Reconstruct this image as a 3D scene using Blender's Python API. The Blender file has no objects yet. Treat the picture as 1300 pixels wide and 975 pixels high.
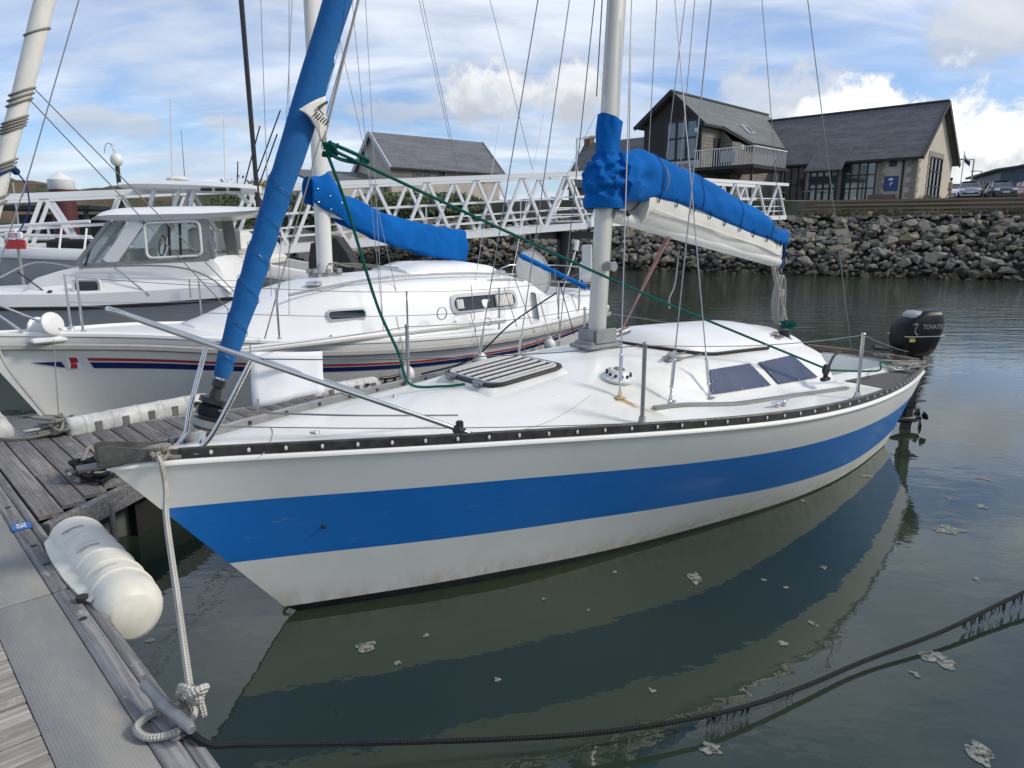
import bpy, bmesh, math, random
import numpy as np
from mathutils import Vector, Matrix, noise as mn
R = math.radians
PI = math.pi
scene = bpy.context.scene
COL = scene.collection
rnd = random.Random(7)

# ------------------------------------------------------------------ camera
EYE = Vector((0, 0, 2.0572))
PITCH = 0.2094879
FPX, PCX, PCY = 904.25, 650.0, 487.5
cam_data = bpy.data.cameras.new("camera")
cam_data.sensor_width = 36.0
cam_data.lens = 36.0 * FPX / 1300.0
cam_data.clip_start = 0.05
cam_data.clip_end = 6000
cam = bpy.data.objects.new("camera", cam_data)
COL.objects.link(cam)
cam.location = EYE
cam.rotation_euler = (PI / 2 - PITCH, 0, 0)
scene.camera = cam

# ------------------------------------------------------------------ light, exposure
SUN_AZ = R(96)        # clockwise from straight ahead (+Y): the sun stands to the right
SUN_EL = R(38)
scene.view_settings.view_transform = 'Standard'
scene.view_settings.look = 'None'
scene.view_settings.exposure = 0.86
scene.view_settings.gamma = 1.0
sun_data = bpy.data.lights.new("sun", 'SUN')
sun_data.energy = 1.5
sun_data.angle = R(11)
sun_data.color = (1.0, 0.92, 0.80)
sun = bpy.data.objects.new("sun", sun_data)
COL.objects.link(sun)
sdir = Vector((math.sin(SUN_AZ) * math.cos(SUN_EL), math.cos(SUN_AZ) * math.cos(SUN_EL), math.sin(SUN_EL)))
sun.rotation_euler = sdir.to_track_quat('Z', 'Y').to_euler()
sun.location = sdir * 50

def ray(px, py):
    a = (px - PCX) / FPX; b = (py - PCY) / FPX
    c, s = math.cos(PITCH), math.sin(PITCH)
    return Vector((a, c - b * s, -(s + b * c)))
def at_z(px, py, z):
    r = ray(px, py); return EYE + r * ((z - EYE.z) / r.z)
def at_y(px, py, Y):
    r = ray(px, py); return EYE + r * (Y / r.y)

# ------------------------------------------------------------------ sky
world = bpy.data.worlds.new("World")
scene.world = world
world.use_nodes = True
wt = world.node_tree
wt.nodes.clear()
class NT:
    """small helper to write node graphs"""
    def __init__(s, tree): s.t = tree
    def n(s, typ, **kw):
        nd = s.t.nodes.new(typ)
        for k, v in kw.items(): setattr(nd, k, v)
        return nd
    def put(s, sock, v):
        if isinstance(v, bpy.types.NodeSocket): s.t.links.new(v, sock)
        elif v is not None: sock.default_value = v
    def math(s, op, a, b=None, c=None, clamp=False):
        nd = s.n('ShaderNodeMath', operation=op, use_clamp=clamp)
        for i, v in enumerate((a, b, c)): s.put(nd.inputs[i], v)
        return nd.outputs[0]
    def vmath(s, op, a, b=None, out=0, scale=None):
        nd = s.n('ShaderNodeVectorMath', operation=op)
        s.put(nd.inputs[0], a)
        if b is not None: s.put(nd.inputs[1], b)
        if scale is not None: s.put(nd.inputs['Scale'], scale)
        return nd.outputs[out]
    def mix(s, f, a, b, blend='MIX'):
        nd = s.n('ShaderNodeMix', data_type='RGBA', blend_type=blend)
        s.put(nd.inputs[0], f); s.put(nd.inputs[6], a); s.put(nd.inputs[7], b)
        return nd.outputs[2]
    def ramp(s, v, lo, hi, a=0.0, b=1.0, smooth=True):
        nd = s.n('ShaderNodeMapRange', interpolation_type='SMOOTHSTEP' if smooth else 'LINEAR')
        nd.clamp = True
        s.put(nd.inputs[0], v)
        for i, x in zip((1, 2, 3, 4), (lo, hi, a, b)): s.put(nd.inputs[i], x)
        return nd.outputs[0]
    def noise(s, vec, scale, detail=4, rough=.55, dist=0.0, out=0):
        nd = s.n('ShaderNodeTexNoise')
        s.put(nd.inputs['Vector'], vec); nd.inputs['Scale'].default_value = scale
        nd.inputs['Detail'].default_value = detail; nd.inputs['Roughness'].default_value = rough
        nd.inputs['Distortion'].default_value = dist
        return nd.outputs[out]
    def mapping(s, vec, loc=(0, 0, 0), rot=(0, 0, 0), scale=(1, 1, 1), typ='POINT'):
        nd = s.n('ShaderNodeMapping', vector_type=typ)
        s.put(nd.inputs[0], vec)
        nd.inputs['Location'].default_value = loc; nd.inputs['Rotation'].default_value = rot
        nd.inputs['Scale'].default_value = scale
        return nd.outputs[0]
w = NT(wt)
skytex = w.n('ShaderNodeTexSky', sky_type='NISHITA')
skytex.sun_disc = False
skytex.sun_elevation = SUN_EL
skytex.sun_rotation = SUN_AZ
skytex.air_density = 1.0
skytex.dust_density = 0.6
skytex.ozone_density = 2.0
tc = w.n('ShaderNodeTexCoord')
D = tc.outputs['Generated']
sep = w.n('ShaderNodeSeparateXYZ'); wt.links.new(D, sep.inputs[0])
DX, DY, DZ = sep.outputs
az = w.math('ARCTAN2', DX, DY)
el = w.math('ARCSINE', DZ)
# high veil of cirrus and altostratus on a plane overhead
inv = w.math('ADD', w.math('MAXIMUM', DZ, 0.0), 0.24)
cmb = w.n('ShaderNodeCombineXYZ')
w.put(cmb.inputs[0], w.math('DIVIDE', DX, inv)); w.put(cmb.inputs[1], w.math('DIVIDE', DY, inv)); w.put(cmb.inputs[2], 0.0)
plane = cmb.outputs[0]
pm = w.mapping(plane, loc=(3.1, 1.7, 0), rot=(0, 0, R(-34)), scale=(0.85, 2.1, 1))
veil = w.noise(pm, 1.35, 7, .54, .9)
pm2 = w.mapping(plane, loc=(7.3, 2.2, 0), rot=(0, 0, R(-30)), scale=(.9, 1.5, 1))
veil2 = w.noise(pm2, 1.1, 5, .5, .5)
vmask = w.math('ADD', w.math('MULTIPLY', veil, .60), w.math('MULTIPLY', veil2, .45))
vfac = w.ramp(vmask, .38, .62, .10, .86)
bands = w.noise(w.mapping(plane, loc=(1, 5, 0), rot=(0, 0, R(-26)), scale=(.9, 2.0, 1)), 1.8, 5, .52, .7)
vcol = w.mix(w.ramp(bands, .35, .68), (4.0, 4.5, 5.4, 1), (6.2, 6.6, 7.1, 1))
sky1 = w.mix(vfac, w.mix(1.0, skytex.outputs[0], (.66, .80, 1.02, 1), 'MULTIPLY'), vcol)
# low broken cumulus all the way round
cae = w.n('ShaderNodeCombineXYZ'); w.put(cae.inputs[0], az); w.put(cae.inputs[1], el)
AE = cae.outputs[0]
cn = w.noise(AE, 16, 7, .62, .2)
cn2 = w.noise(w.mapping(AE, loc=(.35, -.055, 0)), 16, 7, .62, .2)
cu = None; cshade = None
def px_ae(px, py):
    r = ray(px, py).normalized()
    return math.atan2(r.x, r.y), math.asin(r.z)
#         px    py   rx(px) ry  white
CELLS = [(1105, 152, 85, 45, 1.0), (1262, 205, 105, 80, 1.0), (1170, 215, 90, 60, .95), (620, 118, 62, 42, .62), (722, 118, 62, 34, .60), (1280, 34, 85, 38, .30),
         (150, 154, 62, 17, .22), (300, 156, 48, 10, .18), (505, 142, 85, 16, .20), (985, 128, 95, 46, .34)]
for i in range(16):
    CELLS.append((None, (1.0 + i * .27, .09 + .05 * ((i * 7) % 5) / 4), .16, .075, .35 + .5 * ((i * 5) % 3) / 2))
for c in CELLS:
    if c[0] is None: (a0, e0), ra, re, wh = c[1], c[2], c[3], c[4]
    else:
        a0, e0 = px_ae(c[0], c[1]); ra, re, wh = c[2] / FPX, c[3] / FPX, c[4]
    v = w.mapping(AE, loc=(-a0 / ra, -e0 / re, 0), scale=(1 / ra, 1 / re, 1))
    d = w.vmath('LENGTH', v, out=1)
    d = w.math('ADD', d, w.math('MULTIPLY', w.math('SUBTRACT', cn, .5), -2.9))
    m = w.math('MULTIPLY', w.ramp(d, 1.06, .48), .45 + .5 * min(1, wh * 1.3))
    sp = w.n('ShaderNodeSeparateXYZ'); wt.links.new(v, sp.inputs[0])
    sh = w.math('MULTIPLY', w.ramp(w.math('ADD', sp.outputs[1], w.math('MULTIPLY', w.math('SUBTRACT', cn2, .5), 3.2)), -.75, .55), wh)
    if cu is None: cu, cshade = m, w.math('MULTIPLY', m, sh)
    else:
        cu, cshade = w.math('MAXIMUM', cu, m), w.math('MAXIMUM', cshade, w.math('MULTIPLY', m, sh))
ccol = w.mix(cshade, (3.7, 3.85, 4.05, 1), (9.0, 8.9, 8.7, 1))
sky2 = w.mix(w.math('MULTIPLY', cu, .93), sky1, ccol)
below = w.ramp(DZ, -.02, .0)
sky3 = w.mix(below, (1.2, 1.4, 1.5, 1), sky2)
bg = w.n('ShaderNodeBackground'); wt.links.new(sky3, bg.inputs[0]); bg.inputs[1].default_value = 0.085
out = w.n('ShaderNodeOutputWorld'); wt.links.new(bg.outputs[0], out.inputs[0])

# ------------------------------------------------------------------ materials
def material(name):
    m = bpy.data.materials.new(name); m.use_nodes = True
    t = m.node_tree; t.nodes.clear()
    k = NT(t)
    b = k.n('ShaderNodeBsdfPrincipled'); o = k.n('ShaderNodeOutputMaterial')
    t.links.new(b.outputs[0], o.inputs[0])
    return m, k, b
def simple(name, col, rough=.5, metal=0.0, var=.0, vscale=6.0, col2=None, bump=0.0, bscale=40.0, coat=0.0, spec=None, rnd_obj=0.0, coords='Object', stretch=(1, 1, 1)):
    m, k, b = material(name)
    tcn = k.n('ShaderNodeTexCoord')
    v = k.mapping(tcn.outputs[coords], scale=stretch)
    c = (*col, 1)
    if var > 0:
        f = k.ramp(k.noise(v, vscale, 6, .6, .2), .35, .68)
        c2 = (*(col2 or tuple(x * .6 for x in col)), 1)
        c = k.mix(k.math('MULTIPLY', f, var), c, c2)
    if rnd_obj > 0:
        oi = k.n('ShaderNodeObjectInfo')
        hv = k.n('ShaderNodeHueSaturation'); k.put(hv.inputs['Color'], c)
        k.put(hv.inputs['Value'], k.ramp(oi.outputs['Random'], 0, 1, 1 - rnd_obj, 1 + rnd_obj, False))
        c = hv.outputs[0]
    k.put(b.inputs['Base Color'], c)
    b.inputs['Roughness'].default_value = rough
    if var > 0: k.put(b.inputs['Roughness'], k.ramp(k.noise(v, vscale * 2.3, 4), .3, .7, rough * .85, min(1, rough * 1.2)))
    b.inputs['Metallic'].default_value = metal
    b.inputs['Coat Weight'].default_value = coat
    b.inputs['Coat Roughness'].default_value = .08
    if spec is not None: b.inputs['Specular IOR Level'].default_value = spec
    if bump > 0:
        bp = k.n('ShaderNodeBump'); bp.inputs['Strength'].default_value = bump; bp.inputs['Distance'].default_value = .01
        k.put(bp.inputs['Height'], k.noise(v, bscale, 5, .6))
        k.put(b.inputs['Normal'], bp.outputs[0])
    return m
M = {}
# gelcoat: cream white, faint grime, waterline stain
def gelcoat(name, col, stain=True, grime=.25, gcol=(.42, .40, .33)):
    m, k, b = material(name)
    g = k.n('ShaderNodeNewGeometry')
    P_ = g.outputs['Position']
    n1 = k.noise(P_, 1.6, 6, .6); n2 = k.noise(k.mapping(P_, scale=(4, 4, .7)), 3.0, 5, .65)
    c = k.mix(k.math('MULTIPLY', k.ramp(n1, .42, .75), grime), (*col, 1), (*gcol, 1))
    if stain:
        sp = k.n('ShaderNodeSeparateXYZ'); k.put(sp.inputs[0], P_)
        f = k.math('MULTIPLY', k.ramp(sp.outputs[2], .22, .03), k.ramp(n2, .3, .7))
        c = k.mix(k.math('MULTIPLY', f, .55), c, (.40, .33, .16, 1))
    sc = k.noise(k.mapping(P_, rot=(0, 0, R(-38)), scale=(.9, 9, 16)), 2.4, 5, .7)
    c = k.mix(k.math('MULTIPLY', k.ramp(sc, .60, .72), .16), c, (.62, .62, .58, 1))
    spk = k.ramp(k.noise(P_, 26, 4, .7), .66, .74)
    c = k.mix(k.math('MULTIPLY', spk, grime * .5), c, (.30, .29, .24, 1))
    k.put(b.inputs['Base Color'], c)
    k.put(b.inputs['Roughness'], k.ramp(n1, .3, .7, .28, .46))
    b.inputs['Coat Weight'].default_value = .25; b.inputs['Coat Roughness'].default_value = .12
    bp = k.n('ShaderNodeBump'); bp.inputs['Strength'].default_value = .05; bp.inputs['Distance'].default_value = .02
    k.put(bp.inputs['Height'], k.noise(P_, 3.5, 2)); k.put(b.inputs['Normal'], bp.outputs[0])
    return m
M['hull_white'] = gelcoat('hull_white_gelcoat', (.84, .83, .765), True, .16)
M['hull_white2'] = gelcoat('grey_white_gelcoat', (.74, .74, .71))
M['deck_white'] = gelcoat('deck_gelcoat', (.81, .805, .755), False, .85, (.56, .555, .475))
M['deck_white2'] = gelcoat('clean_deck_gelcoat', (.80, .80, .78), False, .18, (.55, .54, .5))
M['band_blue'] = gelcoat('blue_band_paint', (.008, .175, .56), True, .25, (.030, .19, .48))
M['antifoul'] = simple('dark_antifouling', (.012, .014, .02), .6, var=.5, vscale=9, col2=(.03, .04, .02))
M['grey_hull'] = gelcoat('grey_hull_paint', (.38, .385, .39), False, .15, (.15, .16, .17))
M['rail_black'] = simple('black_toe_rail', (.035, .035, .034), .45, metal=.4, var=.6, vscale=14, col2=(.10, .095, .085))
M['rail_grey'] = simple('grey_anodised_alloy', (.36, .36, .35), .38, metal=.75, var=.4, vscale=12, col2=(.25, .245, .235))
M['mast_alloy'] = simple('pale_anodised_mast', (.60, .585, .54), .42, metal=.55, var=.4, vscale=5, col2=(.45, .44, .41), stretch=(1, 1, .15))
M['mast_white'] = simple('white_painted_mast', (.70, .69, .66), .4, var=.3, vscale=5, col2=(.55, .54, .5), stretch=(1, 1, .15))
M['stainless'] = simple('stainless_steel', (.62, .61, .60), .16, metal=1.0, var=.25, vscale=20, col2=(.45, .43, .40))
M['wire'] = simple('stainless_wire', (.30, .30, .31), .35, metal=.8)
M['dull_metal'] = simple('dull_grey_metal', (.33, .335, .33), .5, metal=.6, var=.4, vscale=18, bump=.1, bscale=90)
M['black_plastic'] = simple('black_plastic', (.014, .014, .015), .38, var=.3, vscale=20, col2=(.03, .03, .03))
M['black_gloss'] = simple('black_gloss_paint', (.006, .006, .008), .38, spec=.25, var=.3, vscale=4, col2=(.016, .016, .02))
M['rubber'] = simple('black_rubber', (.02, .02, .02), .75, var=.3, vscale=20, col2=(.035, .035, .035))
M['nonskid'] = simple('dark_nonskid_paint', (.085, .078, .068), .85, var=.5, vscale=30, col2=(.12, .11, .10), bump=.3, bscale=220)
M['cockpit_green'] = gelcoat('pale_green_gelcoat', (.50, .60, .545), False, .3, (.42, .50, .45))
M['teak'] = simple('weathered_teak', (.12, .085, .06), .75, var=.7, vscale=14, col2=(.20, .165, .13), stretch=(1, 1, 1))
M['smoke_glass'] = simple('blue_tinted_acrylic', (.016, .034, .092), .38, var=.6, vscale=3, col2=(.035, .06, .12), spec=.3)
M['dark_glass'] = simple('dark_glass', (.012, .016, .02), .06, coat=.5)
M['rust'] = simple('rust_stain', (.42, .22, .06), .7, var=.9, vscale=25, col2=(.70, .60, .42))
M['white_plastic'] = simple('white_plastic', (.72, .72, .70), .4, var=.3, vscale=9, col2=(.58, .57, .52))
M['cream_plastic'] = simple('aged_cream_plastic', (.70, .675, .585), .45, var=.45, vscale=9, col2=(.52, .51, .43), bump=.02, bscale=25)
M['white_panel'] = simple('white_plastic_sheet', (.78, .79, .82), .55, var=.3, vscale=3, col2=(.72, .73, .76))
M['white_paint'] = simple('white_painted_steel', (.74, .75, .76), .42, var=.35, vscale=3, col2=(.58, .58, .57))
M['grey_plastic'] = simple('grey_plastic', (.40, .39, .36), .5, var=.3, vscale=8)
M['sail_white'] = simple('white_sailcloth', (.74, .72, .66), .7, var=.45, vscale=7, col2=(.58, .56, .50), bump=.25, bscale=30)
M['red'] = simple('red_paint', (.46, .035, .04), .4, var=.3, vscale=6)
M['navy'] = simple('navy_paint', (.012, .022, .12), .35, var=.2, vscale=6)
M['ink'] = simple('dark_lettering', (.02, .02, .025), .6)
M['silver_print'] = simple('silver_lettering', (.24, .24, .25), .5)
M['dirty_white'] = simple('dirty_white_plastic', (.62, .615, .58), .55, var=.85, vscale=8, col2=(.36, .36, .33))
M['board_blue'] = simple('dull_blue_board', (.028, .058, .20), .6)
M['sign_blue'] = simple('blue_sign_enamel', (.012, .12, .45), .3, var=.35, vscale=30, col2=(.02, .10, .34))
M['brass'] = simple('tarnished_brass', (.36, .28, .13), .45, metal=.7, var=.5, vscale=20)

def canvas(name, c1, c2, fade=.5):
    m, k, b = material(name)
    tcn = k.n('ShaderNodeTexCoord'); v = tcn.outputs['Object']
    f = k.ramp(k.noise(v, 2.2, 6, .6, .3), .35, .72)
    c = k.mix(k.math('MULTIPLY', f, fade), (*c1, 1), (*c2, 1))
    spk = k.ramp(k.noise(v, 46, 3, .6), .68, .76)
    c = k.mix(k.math('MULTIPLY', spk, .16), c, (.35, .42, .5, 1))
    k.put(b.inputs['Base Color'], c)
    b.inputs['Roughness'].default_value = .85
    b.inputs['Specular IOR Level'].default_value = .08
    b.inputs['Sheen Weight'].default_value = .03
    bp = k.n('ShaderNodeBump'); bp.inputs['Strength'].default_value = .22; bp.inputs['Distance'].default_value = .02
    k.put(bp.inputs['Height'], k.math('ADD', k.noise(v, 11, 5, .6, .6), k.math('MULTIPLY', k.noise(v, 160, 2), .25)))
    k.put(b.inputs['Normal'], bp.outputs[0])
    return m
M['canvas_blue'] = canvas('royal_blue_canvas', (.003, .118, .415), (.004, .082, .30))
M['canvas_jib'] = canvas('faded_blue_sun_strip', (.014, .115, .33), (.035, .135, .32), .7)

def rope_mat(name, c1, c2, turns=3.0, pitch=60.0):
    """braided rope: diagonal strands laid over the tube's own UV"""
    m, k, b = material(name)
    uv = k.n('ShaderNodeUVMap'); sp = k.n('ShaderNodeSeparateXYZ'); k.put(sp.inputs[0], uv.outputs[0])
    U, V = sp.outputs[0], sp.outputs[1]
    a1 = k.math('SINE', k.math('MULTIPLY', k.math('ADD', k.math('MULTIPLY', U, turns), k.math('MULTIPLY', V, pitch)), 2 * PI))
    a2 = k.math('SINE', k.math('MULTIPLY', k.math('SUBTRACT', k.math('MULTIPLY', U, turns), k.math('MULTIPLY', V, pitch)), 2 * PI))
    h = k.math('MULTIPLY', a1, a2)
    f = k.ramp(h, -.7, .7)
    tcn = k.n('ShaderNodeTexCoord')
    n = k.ramp(k.noise(tcn.outputs['Object'], 9, 5), .35, .7)
    c = k.mix(f, (*c2, 1), (*c1, 1)); c = k.mix(k.math('MULTIPLY', n, .35), c, (*[x * .55 for x in c1], 1))
    k.put(b.inputs['Base Color'], c); b.inputs['Roughness'].default_value = .9
    b.inputs['Specular IOR Level'].default_value = .2
    bp = k.n('ShaderNodeBump'); bp.inputs['Strength'].default_value = .8; bp.inputs['Distance'].default_value = .004
    k.put(bp.inputs['Height'], h); k.put(b.inputs['Normal'], bp.outputs[0])
    return m
M['rope_white'] = rope_mat('white_braid_rope', (.62, .595, .53), (.40, .38, .33), 3, 46)
M['rope_grey'] = rope_mat('grey_weathered_rope', (.38, .36, .315), (.24, .23, .20), 3, 45)
M['rope_green'] = rope_mat('green_rope', (.012, .17, .13), (.006, .09, .075), 3, 70)
M['rope_black'] = rope_mat('black_rope', (.030, .033, .042), (.010, .011, .016), 3, 55)
M['rope_dark'] = rope_mat('dark_weedy_rope', (.030, .034, .032), (.012, .014, .013), 3, 40)
M['rope_red'] = rope_mat('faded_red_rope', (.42, .16, .17), (.50, .36, .33), 2, 60)
M['rope_thin'] = rope_mat('thin_white_line', (.62, .60, .56), (.34, .33, .31), 2, 90)
M['rope_blue'] = rope_mat('blue_line', (.03, .09, .28), (.02, .05, .16), 2, 80)

def wood(name, c1, c2, scale=1.0, axis='X'):
    m, k, b = material(name)
    tcn = k.n('ShaderNodeTexCoord'); oi = k.n('ShaderNodeObjectInfo')
    off = k.n('ShaderNodeCombineXYZ'); k.put(off.inputs[0], k.math('MULTIPLY', oi.outputs['Random'], 31.0)); k.put(off.inputs[1], k.math('MULTIPLY', oi.outputs['Random'], 17.0))
    v = k.vmath('ADD', tcn.outputs['Object'], off.outputs[0])
    st = (1.2, 34, 34) if axis == 'X' else (34, 1.2, 34)
    gr = k.noise(k.mapping(v, scale=st), 1.6 * scale, 7, .68, .5)
    big = k.noise(v, 3.2, 4, .6)
    c = k.mix(k.ramp(gr, .34, .66), (*c1, 1), (*c2, 1))
    c = k.mix(k.math('MULTIPLY', k.ramp(big, .45, .75), .45), c, (*[x * .55 for x in c1], 1))
    wear = k.math('MULTIPLY', k.ramp(k.noise(v, 9, 6, .7), .60, .70), .62)
    c = k.mix(wear, c, (*[min(1, x * 1.75) for x in c2], 1))
    hv = k.n('ShaderNodeHueSaturation'); k.put(hv.inputs['Color'], c)
    k.put(hv.inputs['Value'], k.ramp(oi.outputs['Random'], 0, 1, .80, 1.18, False))
    k.put(b.inputs['Base Color'], hv.outputs[0]); b.inputs['Roughness'].default_value = .82
    b.inputs['Specular IOR Level'].default_value = .3
    bp = k.n('ShaderNodeBump'); bp.inputs['Strength'].default_value = .7; bp.inputs['Distance'].default_value = .006
    k.put(bp.inputs['Height'], gr); k.put(b.inputs['Normal'], bp.outputs[0])
    return m
M['wood_deck'] = wood('weathered_grey_decking', (.118, .108, .102), (.245, .230, .218))
M['wood_kerb'] = wood('worn_grey_timber_kerb', (.125, .122, .122), (.285, .282, .28))
M['wood_pale'] = wood('pale_grey_decking', (.20, .185, .165), (.36, .34, .31))
M['wood_sleeper'] = wood('brown_timber_rail', (.15, .105, .066), (.30, .225, .15))

# ------------------------------------------------------------------ mesh builder
class MB:
    def __init__(s): s.v = []; s.f = []; s.m = []; s.uv = {}
    def add(s, verts, faces, mi=0, mat=None):
        o = len(s.v)
        s.v += [tuple(mat @ Vector(p)) if mat is not None else tuple(p) for p in verts]
        for f in faces: s.f.append(tuple(i + o for i in f)); s.m.append(mi)
        return o
    def box(s, c, d, rot=None, mi=0, bev=0.0):
        x, y, z = d[0] / 2, d[1] / 2, d[2] / 2
        T = Matrix.Translation(c)
        if rot is not None: T = T @ (rot if isinstance(rot, Matrix) else Matrix.Rotation(rot, 4, 'Z'))
        if bev <= 0:
            vs = [(a * x, b * y, e * z) for e in (-1, 1) for a, b in ((-1, -1), (1, -1), (1, 1), (-1, 1))]
            fs = [(3, 2, 1, 0), (4, 5, 6, 7), (0, 1, 5, 4), (1, 2, 6, 5), (2, 3, 7, 6), (3, 0, 4, 7)]
            s.add(vs, fs, mi, T)
        else:
            bev = min(bev, x * .9, y * .9, z * .9)
            rings = [(z - bev, 0), (z, bev)]
            vs = []
            for zz, ins in ((-z, bev), (-z + bev, 0), (z - bev, 0), (z, bev)):
                X, Y = x - ins, y - ins; k = bev * .7
                for a, b2 in ((-X + k, -Y), (X - k, -Y), (X, -Y + k), (X, Y - k), (X - k, Y), (-X + k, Y), (-X, Y - k), (-X, -Y + k)):
                    vs.append((a, b2, zz))
            fs = [tuple(range(7, -1, -1)), tuple(range(24, 32))]
            for r in range(3):
                for i in range(8): j = (i + 1) % 8; fs.append((r * 8 + i, r * 8 + j, r * 8 + 8 + j, r * 8 + 8 + i))
            s.add(vs, fs, mi, T)
    def bar(s, a, b, wd, ht, mi=0, up=(0, 0, 1), bev=0.0):
        a, b = Vector(a), Vector(b); d = b - a; L = d.length
        x = d.normalized(); u = Vector(up)
        if abs(x.dot(u)) > .98: u = Vector((1, 0, 0))
        y = u.cross(x).normalized(); z = x.cross(y)
        rot = Matrix((x, y, z)).transposed().to_4x4()
        s.box((a + b) / 2, (L, wd, ht), rot, mi, bev)
    def tube(s, pts, r, n=8, mi=0, caps=True, closed=False, ucoord=True):
        pts = [Vector(p) for p in pts]
        N = len(pts); rs = r if isinstance(r, (list, tuple)) else [r] * N
        o = len(s.v); prev = None; ln = 0.0
        tans = []
        for i in range(N):
            if closed: t = pts[(i + 1) % N] - pts[i - 1]
            else: t = pts[min(i + 1, N - 1)] - pts[max(i - 1, 0)]
            tans.append(t.normalized() if t.length > 1e-9 else Vector((0, 0, 1)))
        u = Vector((0, 0, 1)) if abs(tans[0].z) < .9 else Vector((1, 0, 0))
        u = (u - tans[0] * u.dot(tans[0])).normalized()
        lens = []
        for i in range(N):
            t = tans[i]
            u = u - t * u.dot(t)
            if u.length < 1e-6: u = t.orthogonal()
            u.normalize(); vv = t.cross(u)
            if i: ln += (pts[i] - pts[i - 1]).length
            lens.append(ln)
            for k in range(n):
                a = 2 * PI * k / n
                p = pts[i] + (u * math.cos(a) + vv * math.sin(a)) * rs[i]
                s.v.append(tuple(p))
        seg = N if closed else N - 1
        for i in range(seg):
            j = (i + 1) % N
            for k in range(n):
                k2 = (k + 1) % n
                s.uv[len(s.f)] = ((k / n, lens[i]), ((k + 1) / n, lens[i]), ((k + 1) / n, lens[j] if j else ln), (k / n, lens[j] if j else ln))
                s.f.append((o + i * n + k, o + i * n + k2, o + j * n + k2, o + j * n + k)); s.m.append(mi)
        if caps and not closed:
            s.f.append(tuple(o + k for k in range(n - 1, -1, -1))); s.m.append(mi)
            s.f.append(tuple(o + (N - 1) * n + k for k in range(n))); s.m.append(mi)
    def lathe(s, prof, c=(0, 0, 0), n=16, mi=0, mat=None, caps=True):
        """prof: list of (radius, height) turned about local Z"""
        T = Matrix.Translation(c) @ (mat if mat is not None else Matrix.Identity(4))
        vs = []; fs = []
        for r, h in prof:
            for k in range(n): a = 2 * PI * k / n; vs.append((r * math.cos(a), r * math.sin(a), h))
        for i in range(len(prof) - 1):
            for k in range(n): k2 = (k + 1) % n; fs.append((i * n + k, i * n + k2, i * n + n + k2, i * n + n + k))
        if caps:
            if prof[0][0] > 1e-5: fs.append(tuple(range(n - 1, -1, -1)))
            if prof[-1][0] > 1e-5: fs.append(tuple(range((len(prof) - 1) * n, len(prof) * n)))
        s.add(vs, fs, mi, T)
    def prism(s, outline, z0, z1, mi=0, mat=None):
        """outline: ccw list of (x, y); extruded z0..z1"""
        n = len(outline)
        vs = [(x, y, z0) for x, y in outline] + [(x, y, z1) for x, y in outline]
        fs = [tuple(range(n - 1, -1, -1)), tuple(range(n, 2 * n))] + [(i, (i + 1) % n, n + (i + 1) % n, n + i) for i in range(n)]
        s.add(vs, fs, mi, mat)
    def grid(s, rows, mi=0, closed=False, flip=False, mfun=None):
        """rows: list of equal-length point lists"""
        o = len(s.v); n = len(rows[0])
        for r in rows: s.v += [tuple(p) for p in r]
        for i in range(len(rows) - 1):
            for k in range(n if closed else n - 1):
                k2 = (k + 1) % n
                q = (o + i * n + k, o + i * n + k2, o + (i + 1) * n + k2, o + (i + 1) * n + k)
                s.f.append(q[::-1] if flip else q); s.m.append(mfun(i, k) if mfun else mi)
        return o
    def quad(s, a, b, c, d, mi=0): s.add([a, b, c, d], [(0, 1, 2, 3)], mi)
    def sphere(s, c, r, n=12, m=8, mi=0, sc=(1, 1, 1)):
        prof = [(r * math.sin(PI * i / m), -r * math.cos(PI * i / m)) for i in range(m + 1)]
        prof = [(max(a, 1e-4), b) for a, b in prof]
        s.lathe(prof, c, n, mi, Matrix.Diagonal((*sc, 1)), caps=False)
    def mesh(s, name, mats, smooth=True, angle=40):
        me = bpy.data.meshes.new(name)
        me.from_pydata(s.v, [], s.f)
        mats = mats if isinstance(mats, (list, tuple)) else [mats]
        for x in mats: me.materials.append(M[x] if isinstance(x, str) else x)
        if len(mats) > 1: me.polygons.foreach_set('material_index', s.m)
        if s.uv:
            lay = me.uv_layers.new(name='UVMap').data
            for pi, uvs in s.uv.items():
                for li, q in zip(me.polygons[pi].loop_indices, uvs): lay[li].uv = q
        if smooth:
            me.polygons.foreach_set('use_smooth', [True] * len(me.polygons))
            try: me.set_sharp_from_angle(angle=R(angle))
            except Exception: pass
        me.update()
        return me

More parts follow.
